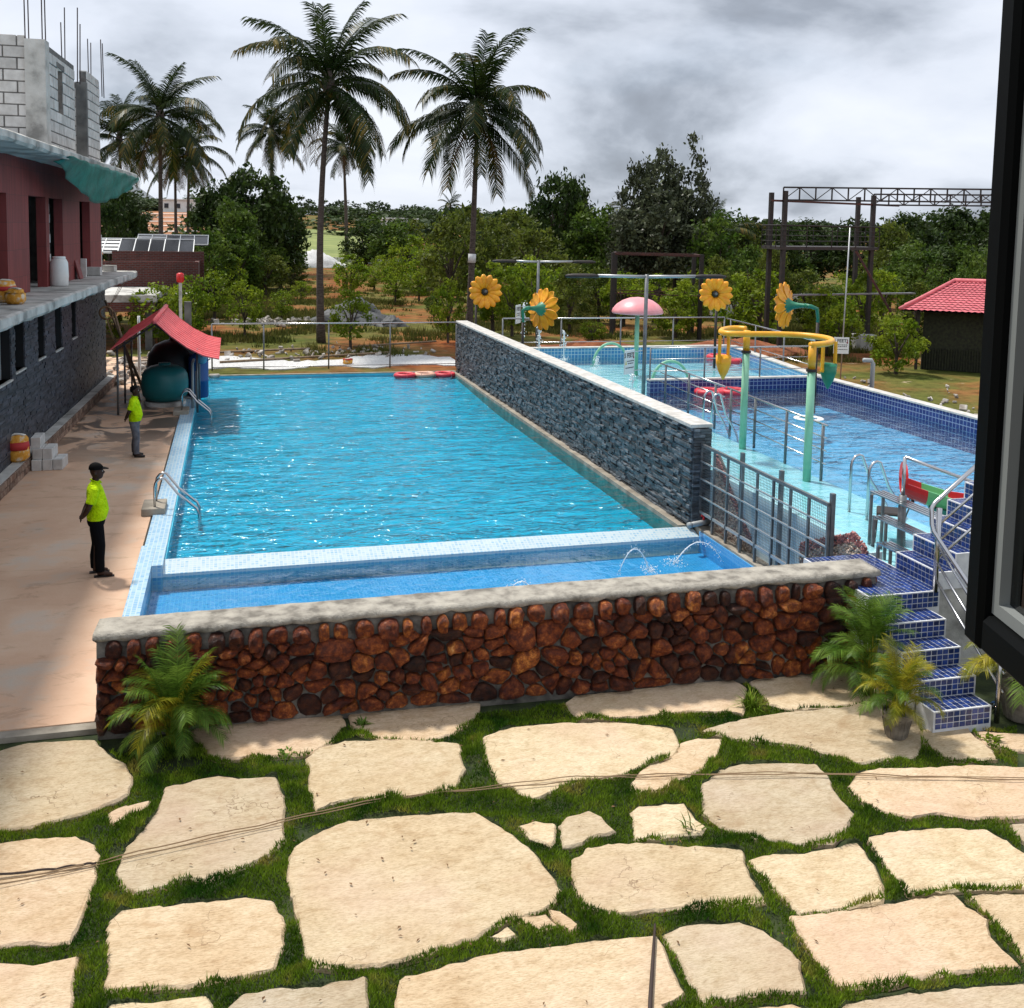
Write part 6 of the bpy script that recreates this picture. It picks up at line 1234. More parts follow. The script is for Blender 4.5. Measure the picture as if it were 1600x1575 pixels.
# depth signs
def text_mesh(s, size, mat, parent, M):
    cu = bpy.data.curves.new('t', 'FONT'); cu.body = s; cu.size = size; cu.align_x = 'CENTER'; cu.align_y = 'CENTER'; cu.extrude = 0.002; cu.offset = size*0.02
    ob = bpy.data.objects.new('t', cu); col.objects.link(ob); dg = bpy.context.evaluated_depsgraph_get(); dg.update()
    me = bpy.data.meshes.new_from_object(ob.evaluated_get(dg)); bpy.data.objects.remove(ob); me.materials.clear(); me.materials.append(mat)
    o = link('lettering', me, parent); o.matrix_local = M @ Matrix.Rotation(R(90),4,'X'); return o
def sign(label, loc, rz, txt, w, h, zc, arm=None):
    t = thing('depth_sign', label, 'sign', loc, rz)
    M = Matrix.Translation((0,0,zc)); MB().box(-w/2,w/2,-0.012,0.012,zc-h/2,zc+h/2).build('board', MT['sign_white'], t)
    text_mesh(txt, h*0.27, MT['ink'], t, Matrix.Translation((-w*0.09,-0.014,zc+h*0.28)))
    m = MB(); m.lathe([(0.0,0),(0.010*w/.4,0.0),(0.010*w/.4,h*.22),(0,h*.23)],10,(w*0.38,-0.016,zc+h*0.17)); m.lathe([(0,-.03),(.022*w/.4,-.015),(.026*w/.4,0),(.02*w/.4,.02),(0,.03)],10,(w*0.38,-0.016,zc+h*0.17),caps=False)
    m.v = [(x,-0.014-abs(y+0.016)*0.1,z) for x,y,z in m.v]; m.build('printed_mark', MT['ink_red'], t)
    m = MB(); m.add([(-w*.45,-.0145,zc-h*.10),(-w*.31,-.0145,zc-h*.10),(-w*.38,-.0145,zc+h*.10)],[(0,1,2)]); m.build('printed_mark', MT['ink_yellow'], t)
    for k, (z, a, b) in enumerate(((0.04,-.26,.42),(-.06,-.2,.36),(-.24,-.42,.42))):
        x = a; m = MB()
        while x < b: l = rnd.uniform(.04,.13); m.box(w*x,w*min(x+l,b),-.0145,-.0135,zc+h*(z-.022),zc+h*(z+.022)); x += l+.03
        stuff(m.build('printed_line', MT['ink'], t))
    return t
s1 = sign('white depth sign reading 5 FEET bracketed to the lamp post by the slate wall', (9.98,25.02,0.0), R(38), '5 FEET', 0.50, 0.62, 2.05)
MB().tube([(0.2,0.02,2.30),(0.42,-0.16,2.32)],0.012,6).tube([(0.2,0.02,1.80),(0.42,-0.16,1.82)],0.012,6).build('bracket', MT['steel'], s1)
s2 = sign('white depth sign reading 1 FEET beside the flower seen from behind', (9.85,35.5,0.0), R(55), '1 FEET', 0.50, 0.66, 2.40)
MB().tube([(0.2,0.02,2.65),(0.62,-0.5,2.68)],0.012,6).tube([(0.2,0.02,2.15),(0.62,-0.5,2.18)],0.012,6).build('bracket', MT['steel'], s2)
s3 = sign('white depth sign reading 5 FEET on a tall thin pole beyond the deep pool', (21.40,33.0,0.0), R(-22), '5 FEET', 0.54, 0.60, 1.42)
MB().tube([(0.03,0.04,0),(0.12,0.04,5.7)],0.025,8).build('pole', MT['alu'], s3, smooth=True)
# bubbling jets
def bubbler(label, x, y, h, z=WZ):
    t = thing('bubbling_jet', label, 'water jet', (x,y,z), 0, 'bubbling jets in the shallow pool')
    m = MB(); m.tube([(rnd.uniform(-.01,.01),rnd.uniform(-.01,.01),h*i/6) for i in range(7)],[.022,.02,.018,.02,.026,.03,.015],6); pts = [(0,0,h*(0.4+0.6*i/10)) for i in range(11)]; droplets(m,pts,0.022,70,0.045); m.build('column', MT['splash'], t, smooth=True)
    m = MB(); droplets(m,[(rnd.gauss(0,.08),rnd.gauss(0,.08),0.01) for _ in range(30)],0.016,60,0.04); stuff(m.build('splash', MT['splash'], t, smooth=True))
bubbler('tall bubbling jet near the back rim of the shallow pool', 10.75,32.9,0.95); bubbler('thin jet shooting up behind the depth sign by the flower', 9.9,33.0,1.2)
bubbler('tall thin jet beside the open flower near the palm', 9.35,33.0,1.9); bubbler('low bubbling jet in the middle of the shallow water', 11.0,30.3,0.35); bubbler('low bubbling jet between lamp post and mint post', 10.55,26.2,0.45)
# chair standing in the shallow water
t = thing('chair', 'black chair on thin metal legs standing in the shallow water', 'chair', (9.62,13.30,0.86), R(-35))
MB().cbox((0,0,0.45),(0.42,0.42,0.045),0.02).build('seat', MT['black_steel'], t)
for x in (-.19,.19):
    for y in (-.19,.19): MB().tube([(x*1.12,y*1.12,0),(x,y,0.44)],0.012,8).build('leg', MT['black_steel'], t, smooth=True)
MB().tube([(0.20,-.2,.44),(0.26,-.2,.62),(0.30,-.19,.86),(0.30,.19,.86),(0.26,.2,.62),(0.20,.2,.44)],0.012,8).build('back_frame', MT['grey_steel'], t, smooth=True)
MB().cbox((0.30,0,0.74),(0.03,0.36,0.2),0.012).build('backrest', MT['black_steel'], t)
# small slide
t = thing('water_slide', 'small red and green plastic water slide behind the upper steps', 'slide', (9.55,12.95,0.86), R(-26))
def chan(x0, x1, z0, z1, w0, w1, h0, h1, n=6):
    m = MB(); K = 10; vs = []
    for i in range(n+1):
        u = i/n; x = x0+(x1-x0)*u; z = z0+(z1-z0)*u; w_ = w0+(w1-w0)*u; hh = h0+(h1-h0)*u
        for off in (0,0.03):
            for j in range(K+1):
                a = math.pi*j/K; vs.append((x, -(w_-off)*math.cos(a), z+hh-(hh-off)*math.sin(a)))
    r = 2*(K+1)
    for i in range(n):
        for j in range(K): m.f += [(i*r+j, i*r+j+1, (i+1)*r+j+1, (i+1)*r+j), (i*r+K+1+j, (i+1)*r+K+1+j, (i+1)*r+K+2+j, i*r+K+2+j)]
        m.f += [(i*r, (i+1)*r, (i+1)*r+K+1, i*r+K+1), (i*r+K, i*r+2*K+1, (i+1)*r+2*K+1, (i+1)*r+K)]
    for i in (0,n): m.f += [(i*r+j, i*r+K+1+j, i*r+K+2+j, i*r+j+1) for j in range(K)]
    m.v = vs; m.mi = [0]*len(m.f); return m
chan(-0.02,0.30,0.80,0.68,0.27,0.27,0.24,0.26).build('entry_section', MT['red'], t, smooth=False); 
m = MB(); K = 12
for off in (0,0.04):
    for j in range(K+1): a = math.pi*j/K; m.v.append((-0.02+off, -0.27*math.cos(a), 1.03+0.26*math.sin(a)))
    m.v.append((-0.02+off,0,1.02))
n_ = K+2; m.f = [(j,j+1,K+1) for j in range(K)]+[(n_+j+1,n_+j,n_+K+1) for j in range(K)]+[(j,n_+j,n_+j+1,j+1) for j in range(K)]; m.mi = [0]*len(m.f); m.build('entry_hood', MT['red'], t)
chan(0.302,0.68,0.68,0.60,0.27,0.27,0.26,0.24).build('middle_section', MT['slide_green'], t); chan(0.682,1.06,0.60,0.54,0.27,0.30,0.24,0.26).build('exit_section', MT['red'], t)
m = MB(); m.add([(0.35,-.16,.68),(0.98,-.16,.58),(0.86,-.14,.0),(0.70,-.14,.0),(0.35,.16,.68),(0.98,.16,.58),(0.86,.14,.0),(0.70,.14,.0)],[(0,3,2,1),(4,5,6,7),(0,1,5,4),(1,2,6,5),(2,3,7,6),(3,0,4,7)]); m.build('support', MT['slide_teal'], t)
# grated steel steps beside the tiled flight
t = thing('grated_steps', 'stainless grated side steps attached to the upper mosaic flight', 'steps', (8.50,11.62,0.86))
for i, (x, y1, z) in enumerate(((0.0,0.42,0.43),(0.25,0.90,0.655),(0.51,1.36,0.88))):
    for k in range(4): MB().box(x+0.065*k,x+0.065*k+0.035,0,y1,z-0.02,z).build('slat', MT['steel'], t)
    MB().box(x,x+0.235,y1-0.04,y1-0.005,z-0.055,z-0.021).build('cross_bar', MT['steel'], t)
    MB().box(x,x+0.035,y1-0.04,y1-0.005,0,z-0.056).build('leg', MT['grey_steel'], t); MB().box(x+0.20,x+0.235,y1-0.04,y1-0.005,0,z-0.056).build('leg', MT['grey_steel'], t)
t = thing('guard_rail', 'stainless guard rail on a thick post behind the grated steps', 'railing', (9.17,12.43,0.86))
MB().tube([(0,0,0),(0,0,0.95)],0.055,12).build('post_base', MT['grey_steel'], t, smooth=True); MB().tube([(0,0,0.94),(0,0,1.50)],0.026,10).build('post', MT['steel'], t, smooth=True); MB().tube([(0,0,1.50),(0.78,-0.3,1.22),(1.3,-0.5,1.03)],0.024,10).build('handrail', MT['steel'], t, smooth=True)
MB().tube([(1.3,-0.5,1.03),(1.3,-0.5,0.0)],0.024,10).build('post', MT['steel'], t, smooth=True)

# ------------------------------------------------------------------ patio clutter
def groundcable(name, pts, mat, r, label):
    P = cat([(x,y) for x, y in pts], 5); m = MB(); m.tube([(p.x,p.y,0.004+0.03*abs(math.sin(i*0.9))*0.5) for i, p in enumerate(P)],r,5); tag(m.build(name, MT[mat]), label, 'cable')
groundcable('thin_cable', CABLE1, 'cable', 0.006, 'long tan cable lying across the flagstones and grass')
groundcable('thin_cable', CABLE2, 'cable', 0.005, 'second thinner tan cable running close along the first')
groundcable('thin_cable', CABLE3, 'cable_dark', 0.010, 'thick dark hose end lying on the left flagstone')
m = MB(); m.tube([(0,0,0.014),(0.16,0.36,0.018),(0.34,0.74,0.016),(0.50,1.08,0.03)],[0.015,0.016,0.014,0.009],6); o = m.build('dark_stick', MT['cable_dark'], smooth=True); o.location = (2.70,6.05,-0.01); tag(o, 'thin black stick lying upright across the flagstone joint', 'stick')
t = thing('water_bottle', 'empty clear plastic bottle with blue label lying by the stair foot', 'bottle', (8.55,9.75,-0.03), 0.6)
m = MB(); m.lathe([(0.0,0),(0.03,0.0),(0.034,0.01),(0.034,0.15),(0.014,0.20),(0.014,0.22),(0.0,0.22)],12,caps=False); m.v = [(z,x,y+0.036) for x,y,z in m.v]; m.build('body', MT['glass'], t, smooth=True)
m = MB(); m.lathe([(0.0352,0.05),(0.0352,0.11)],12,caps=False); m.v = [(z,x,y+0.036) for x,y,z in m.v]; m.build('wrapper', MT['drum_blue'], t, smooth=True)

# ------------------------------------------------------------------ open casement window next to the viewer
def cp(lat, dep, z): # lateral and depth measured from the window opening
    f = Vector((math.sin(R(15.18)), math.cos(R(15.18)), 0)); r_ = Vector((math.cos(R(15.18)), -math.sin(R(15.18)), 0)); return r_*lat+f*dep+Vector((0,0,z))
t = thing('casement_window', 'open black framed casement window sash beside the viewer', 'window', cp(0.432,0.10,5.14), -R(15.18))
w0, w1, zz0, zz1 = 0.0, 0.80, 0.0, 1.45        # local y runs outwards
MB().cbox((0.0,w1-0.015,(zz0+zz1)/2),(0.045,0.030,zz1-zz0),0.005).build('outer_stile', MT['black_frame'], t)
MB().cbox((0.0,0.015,(zz0+zz1)/2),(0.045,0.030,zz1-zz0),0.005).build('hinge_stile', MT['black_frame'], t)
MB().cbox((0.0,0.4,zz0+0.017),(0.043,0.738,0.034),0.005).build('bottom_rail', MT['black_frame'], t); MB().cbox((0.0,0.4,zz1-0.017),(0.043,0.738,0.034),0.005).build('top_rail', MT['black_frame'], t)
MB().box(-0.012,0.012,w1-0.043,w1-0.031,0.035,zz1-0.035).box(-0.012,0.012,0.032,w1-0.043,0.035,0.046).build('gasket', MT['gasket'], t)
MB().box(-0.003,0.003,0.031,w1-0.044,0.047,zz1-0.035).build('pane', MT['glass'], t)
# ------------------------------------------------------------------ palms
def frond_mesh(name, L, elev, droop, mat, n=62, ll=0.25, wid=0.0125, hang=0.75, seed=0, drymix=False, twist=0.0):
    q = random.Random(seed); K = 24; pts = []; p = Vector((0,0,0)); tg = []
    for i in range(K+1):
        u = i/K; a = elev-droop*u**1.25; d = Vector((math.cos(a), math.sin(u*3)*twist, math.sin(a))).normalized(); tg.append(d); pts.append(p.copy()); p = p+d*(L/K)
    m = MB(); m.tube([pts[i] for i in range(0,K+1,3)], [L*0.011*(1-0.85*i/K) for i in range(0,K+1,3)], 5)
    for s in (-1,1):
        for k in range(n):
            u = 0.13+0.86*(k+q.uniform(-.3,.3))/n; u = min(max(u,.1),.995); f = u*K; i = min(int(f),K-1); o = pts[i]+(pts[i+1]-pts[i])*(f-i); t_ = tg[i]
            side = Vector((0,s,0)); l = L*ll*(0.35+0.65*math.sin(math.pi*(0.12+0.80*u))**0.7)*q.uniform(.85,1.12); w_ = L*wid*q.uniform(.8,1.15)
            d1 = (side*0.80+t_*(0.45+0.45*u)+Vector((0,0,-0.25*hang+q.uniform(-.12,.12)))).normalized(); d2 = (d1+Vector((0,0,-1.0*hang+q.uniform(-.25,.2)))).normalized()
            x = t_*w_*0.5; mid = o+d1*l*0.5; tip = mid+d2*l*0.5
            m.add([tuple(o-x),tuple(o+x),tuple(mid+x*1.25),tuple(mid-x*1.25),tuple(tip)], [(0,1,2,3),(3,2,4)], 1 if (drymix and u > .55 and q.random() < .30) else 0)
    return m.mesh(name, mat)
FV = []
for i, (el, dr) in enumerate(((82,38),(70,62),(56,84),(42,98),(28,100),(14,92),(0,80),(-18,62),(-38,42))):
    FV.append([frond_mesh('frond', 4.0, R(el), R(dr), [MT['frond'], MT['frond_y']], seed=i*7+k, drymix=(i >= 2), hang=1.0 if i > 1 else 0.6, twist=(0.25 if k else -0.2)) for k in range(2)])
DRY = frond_mesh('frond', 3.2, R(-55), R(30), MT['frond_dry'], n=30, hang=1.2, seed=77)
def palm(label, base, crown, s=1.0, n=25, band=False, seed=0, lean=(0.0,0.0), dry=3, nuts=6, group=None, r=0.135):
    q = random.Random(seed); b = Vector(base); c = Vector(crown); t = thing('coconut_palm', label, 'palm tree', base, 0, group); d = c-b; H = d.z
    pts = [Vector((d.x*u**1.5+lean[0]*math.sin(math.pi*u), d.y*u+lean[1]*math.sin(math.pi*u), H*u)) for u in [i/14 for i in range(15)]]
    m = MB(); m.tube(pts, [r*s*(1.45-0.3*min(1,i/2)) * (1-0.035*i) for i in range(15)], 12); tr = m.build('trunk', MT['bark_palm'], t, smooth=True)
    if band:
        z = 1.55/H*14 if band is True else band/H*14; i = int(z); MB().tube([pts[i]+(pts[i+1]-pts[i])*(z-i), pts[i]+(pts[i+1]-pts[i])*(z-i+0.55)], r*s*1.22, 12).build('painted_band', MT['painted_band'], tr, smooth=True)
    for k in range(n):
        f = k/(n-1); az = k*2.39996+q.uniform(-.25,.25); iv = min(len(FV)-1, int(f**0.9*len(FV))); ss = s*q.uniform(.78,1.14)*(0.78 if iv == 0 else 1)
        o = link('frond', FV[iv][q.randint(0,1)], t, d+Vector((0,0,0.25*(1-f)*s-.1)), (q.uniform(-.22,.22), q.uniform(-.16,.16), az), ss)
    for k in range(dry): link('frond', DRY, t, d+Vector((0,0,-.2)), (0,0,q.uniform(0,6.3)), s*q.uniform(.8,1.05))['label'] = 'dry brown hanging frond'
    for k in range(nuts):
        a = q.uniform(0,6.3); m = MB(); m.loft([(0,0,-.13,.03,.03),(0,0,-.08,.10,.10),(0,0,0,.125,.125),(0,0,.08,.10,.10),(0,0,.13,.03,.03)],8); o = m.build('coconut', MT['frond_y'] if k % 2 else MT['leaf_s'], t, smooth=True); o.location = d+Vector((.3*s*math.cos(a),.3*s*math.sin(a),-.35*s+q.uniform(-.15,.1))); o.scale = (s,s,s)
    m = MB(); m.loft([(0,0,-.5,.15,.15),(0,0,-.1,.26,.26),(0,0,.35,.20,.20),(0,0,.8,.05,.05)],10); o = m.build('crown_heart', MT['bark_palm'], t, smooth=True); o.location = d; o.scale = (s,s,s)
    return t
palm('tall coconut palm with a leaning trunk right behind the pool-end railing', (3.95,48.3,-.05), (4.30,48.3,11.75), 1.18, 32, False, 1, (-.15,0))
palm('tall coconut palm with a whitewashed band, rising behind the slate wall corner', (11.35,50,-.05), (11.62,50,11.1), 1.2, 32, 3.75, 5, (0.05,0))
palm('coconut palm rising behind the solar frames with two thinner palms beside it', (-4.3,68,-.05), (-4.25,68,11.8), 1.15, 28, False, 3)
palm('coconut palm left of the gravel mound with drooping lower fronds', (4.1,112,0.1), (4.0,112,15.0), 1.2, 30, False, 4, r=.2)
palm('coconut palm with painted trunk band behind the nearest tall palm', (14.3,135,1.0), (13.8,135,15.3), 1.15, 28, 1.6, 9, r=.2)
palm('slim coconut palm, second from the pair beside the solar frames', (-3.9,98,0), (-3.7,98,11.6), 1.1, 20, 1.6, 6, r=.14)
palm('slim coconut palm close behind the palm at the solar frames', (-5.0,100,0), (-5.0,100,11.4), 1.1, 20, False, 7, r=.14)
palm('coconut palm half hidden behind the block parapet', (-7.6,80,0), (-7.8,80,11.2), 1.0, 22, 2.2, 8)
palm('low old palm with greyish drooping fronds behind the steel tower', (37.0,75,0), (37.0,75,4.6), 1.1, 26, False, 12, dry=12, nuts=0, r=.34)
palm('small far palm against the sky between the pale trees and the steel tower', (54,140,0.8), (54,140,8.6), 0.75, 16, False, 13, nuts=0, dry=1)
palm('small far palm beside the distant wood behind the field', (31,150,1.0), (31,150,8.4), 0.7, 16, False, 14, nuts=0, dry=1)

# ------------------------------------------------------------------ broadleaf trees and shrubs
def leaf_cloud(seed, ncl, per, leaf, shape, spread=0.26, flat=0.85):
    q = np.random.RandomState(seed); C = []
    while len(C) < ncl:
        p = q.uniform(-1,1,3); r = np.linalg.norm(p)
        if r > 1 or r < 0.35: continue
        p = p/r*(r**0.55)
        if shape == 'tall': p[2] = p[2]*1.25; p[:2] *= (0.55+0.45*np.cos(np.clip(p[2],-1,1.2)*1.1))
        elif shape == 'lobed':
            k = q.randint(0,5); o = np.array([np.cos(k*1.257+seed), np.sin(k*1.257+seed), 0])*0.45; p = p*np.array([.5,.5,.85])+o; p[2] += 0.25*np.sin(k*2.1+seed)+(0.15 if k == 0 else 0)
        elif shape == 'airy': p[2] = p[2]*1.05
        C.append(p)
    C = np.array(C); n = ncl*per; c = np.repeat(C, per, 0); sz = np.repeat(q.uniform(.6,1.25,ncl), per)[:,None]
    pos = c+q.normal(0,1,(n,3))*spread*sz*np.array([1,1,.75])*0.55
    pos[:,2] = np.maximum(pos[:,2], -1.05)
    a = q.normal(0,1,(n,3)); a[:,2] *= flat; a /= np.linalg.norm(a,axis=1)[:,None]; b = q.normal(0,1,(n,3)); b -= (b*a).sum(1)[:,None]*a; b /= np.linalg.norm(b,axis=1)[:,None]
    l = leaf*q.uniform(.6,1.3,n)[:,None]; w_ = l*q.uniform(.38,.6,n)[:,None]
    V = np.stack([pos-a*l, pos+b*w_, pos+a*l, pos-b*w_], 1).reshape(-1,3); return V, np.arange(n*4).reshape(-1,4)
def crown_me(name, mat, *a, **k):
    V, F = leaf_cloud(*a, **k); return fast_mesh(name, V, F, MT[mat])
CR = {'d': [crown_me('crown','leaf_d',10+i,70,70,0.075,'round') for i in range(3)],
      'm': [crown_me('crown','leaf_m',20+i,60,55,0.075,'lobed') for i in range(2)],
      'o': [crown_me('crown','leaf_o',30+i,60,50,0.075,'tall',spread=.24) for i in range(3)],
      'p': [crown_me('crown','leaf_p',40+i,95,48,0.062,'lobed',spread=.20) for i in range(3)],
      's': [crown_me('crown','leaf_s',50+i,50,34,0.085,'airy',spread=.24) for i in range(4)],
      'b': [crown_me('crown','leaf_b',60+i,60,50,0.075,'round',spread=.22) for i in range(2)],
      'dsh': [crown_me('crown','leaf_m',70+i,60,45,0.085,'round') for i in range(2)]}
def tree(x, y, ztop, r, kind, label, cat_, name, seed, group, low=False):
    q = random.Random(seed); zb = zground(x,y)-0.05; H = ztop-zb; t = thing(name, label, cat_, (x,y,zb), 0, group)
    me = CR[kind][q.randrange(len(CR[kind]))]; hz = H*(0.46 if low else 0.40); cz = H-hz*0.96
    c = link('crown', me, t, (0,0,cz), (0,0,q.uniform(0,6.28)), (r*1.05,r*1.05,hz))
    m = MB(); tr = max(0.03, r*0.07); m.tube([(0,0,0),(q.uniform(-.05,.05)*r,q.uniform(-.05,.05)*r,cz*0.5),(q.uniform(-.1,.1)*r,q.uniform(-.1,.1)*r,cz)],[tr*1.3,tr,tr*.6],7)
    for k in range(4): a = k*1.6+q.uniform(-.4,.4); m.tube([(0,0,cz*0.55),(math.cos(a)*r*.3,math.sin(a)*r*.3,cz),(math.cos(a)*r*.55,math.sin(a)*r*.55,cz+hz*.35)],[tr*.7,tr*.5,tr*.2],5)
    m.build('trunk', MT['bark'], t); return t
def where(x, y):
    a = x/y
    for lim, s in ((-.04,'behind the unfinished building'),(.03,'behind the pump shed'),(.11,'behind the gravel mound'),(.20,'in the field behind the long pool'),(.28,'behind the slate wall corner'),(.38,'behind the mushroom fountain'),(.47,'behind the rusty steel frame'),(.62,'around the steel tower')):
        if a < lim: return s
    return 'around the red-roofed hut'
KL = {'d': 'dense dark green tree', 'm': 'rounded mid green tree', 'o': 'upright olive green tree', 'p': 'tall silvery green tree with ragged top'}
ORD = ('','second ','third ','fourth ','fifth ','sixth ','seventh ','eighth ','ninth ','tenth ','eleventh ','twelfth ','thirteenth ','fourteenth ','fifteenth ','sixteenth ','seventeenth ','eighteenth ','nineteenth ','twentieth ')
def ranks(rows, names):
    g = {}
    for i, (x, y, z, r, k) in enumerate(rows): g.setdefault(names[k]+' '+where(x, y), []).append((-(z-zground(x, y)), i))
    out = {}
    for lab, l in g.items():
        for n_, (h_, i) in enumerate(sorted(l)): out[i] = lab+('' if len(l) == 1 else ', '+(ORD[n_] if n_ < 20 else 'not among the twenty ')+'tallest there')
    return out
TRK = ranks(TREES, KL)
for i, (x, y, z, r, k) in enumerate(TREES):
    w_ = where(x, y); tree(x, y, z, r, k, TRK[i], 'tree', {'d':'dark_tree','m':'green_tree','o':'olive_tree','p':'silver_tree'}[k], i, 'trees '+w_)
SLb = {'s': 'light green airy sapling', 'o': 'olive green bushy shrub', 'b': 'round bright yellow-green bush', 'd': 'dark green hedge bush'}
SRK = ranks(SHRUBS, SLb)
for i, (x, y, z, r, k) in enumerate(SHRUBS):
    w_ = where(x, y); tree(x, y, z, r, {'o':'o','d':'dsh'}.get(k,k), SRK[i], 'shrub' if k != 's' else 'sapling', {'s':'young_sapling','o':'olive_shrub','b':'round_bush','d':'hedge_bush'}[k], 300+i, 'shrubs '+w_, low=(k in 'bd'))
# the far-off wood on the horizon reads as one mass
VV = []; FF = []; off = 0
fc = [leaf_cloud(200+i, 26, 24, 0.13, 'round', spread=.3) for i in range(4)]
for i, (x, y, z, r) in enumerate(FAR_TREES):
    zb = zground(x,y)-.2; H = max(2.5, z-zb); V, F = fc[i%4]; V = V*np.array([r*1.25,r*1.25,H*.55])+np.array([x,y,zb+H*.48]); VV.append(V); FF.append(F+off); off += len(V)
o = link('distant_woods', fast_mesh('distant_woods', np.concatenate(VV), np.concatenate(FF), MT['leaf_far'])); tag(o, 'far-off belt of dark trees along the whole horizon', 'woods', kind='stuff')
# rough grass and weeds over the field
n = 75000; gx_ = nrs.uniform(-4, 44, n); gy_ = 38.6+76*nrs.rand(n)**1.6
k = (gx_ > gy_*-0.11+1) & (gx_ < gy_*0.80); k &= ~((gx_ < 18) & (gx_ > -1.5) & (gy_ < 42.8)); gx_ = gx_[k]; gy_ = gy_[k]
msk = vnoise(gx_,gy_,0.22,21)*.65+vnoise(gx_,gy_,0.9,22)*.35; k = nrs.rand(len(gx_)) < np.clip((msk-.40)*5,0,1); gx_ = gx_[k]; gy_ = gy_[k]; B = 7; n = len(gx_)
X = np.repeat(gx_,B)+nrs.normal(0,.12,n*B); Y = np.repeat(gy_,B)+nrs.normal(0,.12,n*B); h = np.repeat(nrs.uniform(.08,.38,n),B)*nrs.uniform(.5,1.2,n*B); an = nrs.uniform(0,6.28,n*B); wd = .012+.0004*Y; la = nrs.uniform(0,6.28,n*B); ln = h*nrs.uniform(.1,.7,n*B)
V = np.empty((n*B,3,3)); V[:,0] = np.stack([X-np.cos(an)*wd,Y-np.sin(an)*wd,X*0-.03],1); V[:,1] = np.stack([X+np.cos(an)*wd,Y+np.sin(an)*wd,X*0-.03],1); V[:,2] = np.stack([X+np.cos(la)*ln,Y+np.sin(la)*ln,h],1)
o = link('field_grass', fast_mesh('field_grass', V.reshape(-1,3), np.arange(n*B*3).reshape(-1,3), MT['grass_dry'])); tag(o, 'rough tufted grass and weeds over the red field', 'grass', kind='stuff')

# ------------------------------------------------------------------ potted and planted areca palms
AF = [[frond_mesh('frond', 1.0, R(e), R(d), MT[mt], n=40, ll=0.34, wid=0.0125, hang=0.35, seed=900+i+j*20, twist=(.2 if i % 2 else -.2)) for i, (e, d) in enumerate(((84,40),(72,70),(60,95),(48,110),(34,105)))] for j, mt in enumerate(('areca','areca_y'))]
def areca(name, label, loc, n, s, yel=0.1, pot=None, seed=0, h0=0.1, stem=0.25, az0=0, spread=6.283):
    q = random.Random(seed); t = thing(name, label, 'potted plant' if pot else 'plant', loc, 0, 'areca palms on the patio')
    zb = 0.0
    if pot:
        pr, ph = pot; zb = ph-.03
        m = MB(); P = [(pr*.62,0),(pr*.66,.02),(pr*.93,ph-.05),(pr*1.06,ph-.05),(pr*1.08,ph),(pr*.95,ph),(pr*.9,ph-.04)]; m.lathe(P,20); pt = m.build('pot', MT['pot'], t, smooth=False)
        for k in range(16): a = k*math.pi/8; MB().beam((pr*.655*math.cos(a),pr*.655*math.sin(a),.02),(pr*.925*math.cos(a),pr*.925*math.sin(a),ph-.06),.014).build('rib', MT['pot'], pt)
        MB().lathe([(0.0,ph-.045),(pr*.9,ph-.045)],20,caps=False).build('soil', MT['soil'], t)
    for k in range(n):
        az = az0+k*2.39996*spread/6.283+q.uniform(-.3,.3); f = k/max(1,n-1); iv = min(4,int(f*5)); b = Vector((q.gauss(0,.05),q.gauss(0,.05),zb)); top = b+Vector((math.cos(az)*.05,math.sin(az)*.05,h0+stem*(1-f*.8)*q.uniform(.7,1.2)))
        MB().tube([b,(b+top)/2+Vector((0,0,.02)),top],[.013*s,.011*s,.009*s],6).build('stalk', MT['leaf_s'] if q.random() < .5 else MT['areca_y'], t, smooth=True)
        link('frond', AF[1 if q.random() < yel else 0][iv], t, top, (q.uniform(-.15,.15),q.uniform(-.15,.15),az), s*q.uniform(.8,1.1))
    return t
areca('areca_palm','bushy green areca palm growing at the left end of the boulder wall', (-0.62,11.06,-.07), 50, 0.66, 0.2, None, 1, 0.12, 0.42)
areca('areca_palm','tall dark green areca palm between boulder wall and mosaic steps', (7.35,10.45,-.05), 44, 0.66, 0.04, None, 2, 0.15, 0.62)
areca('potted_palm','small yellowish areca palm in a ribbed clay pot before the steps', (7.05,9.45,-.03), 36, 0.47, 0.7, (0.17,0.30), 3, 0.06, 0.24)
areca('potted_palm','yellowing areca palm in a large round pot beyond the stair railing', (8.78,9.55,-.05), 34, 0.75, 0.6, (0.27,0.42), 4, 0.08, 0.25)
def weed(name, label, loc, n, L, mat='blade', up=0.9, seed=0, wd_=0.012):
    q = random.Random(seed); m = MB()
    for k in range(n):
        a = q.uniform(0,6.28); l = L*q.uniform(.5,1.1); e = q.uniform(.35,1.0)*up; b = Vector((q.gauss(0,L*.12),q.gauss(0,L*.12),0)); d = Vector((math.cos(a)*(1.1-e),math.sin(a)*(1.1-e),e)).normalized(); s_ = Vector((-math.sin(a),math.cos(a),0))*wd_*q.uniform(.6,1.2); mid = b+d*l*.55; tip = mid+(d+Vector((0,0,-.7))).normalized()*l*.45
        m.add([tuple(b-s_*.6),tuple(b+s_*.6),tuple(mid+s_),tuple(mid-s_),tuple(tip)],[(0,1,2,3),(3,2,4)])
    o = m.build(name, MT[mat]); o.location = loc; return tag(o, label, 'weed')
weed('grass_tuft','tall grass tuft against the foot of the boulder wall', (5.82,10.45,-.07), 130, 0.30, seed=1, wd_=0.006)
weed('grass_tuft','spiky dark weed in the joint between two flagstones', (4.05,8.30,-.06), 16, 0.22, 'leaf_m', 1.0, 2, .010)
weed('leafy_weed','small pale leafy weed in the grass beside the left areca palm', (0.52,10.62,-.06), 40, 0.13, 'areca', .6, 3, .018)
weed('leafy_weed','small leafy weed growing at the foot of the mosaic stairs', (8.05,9.12,-.06), 24, 0.18, 'leaf_s', .8, 4, .024)
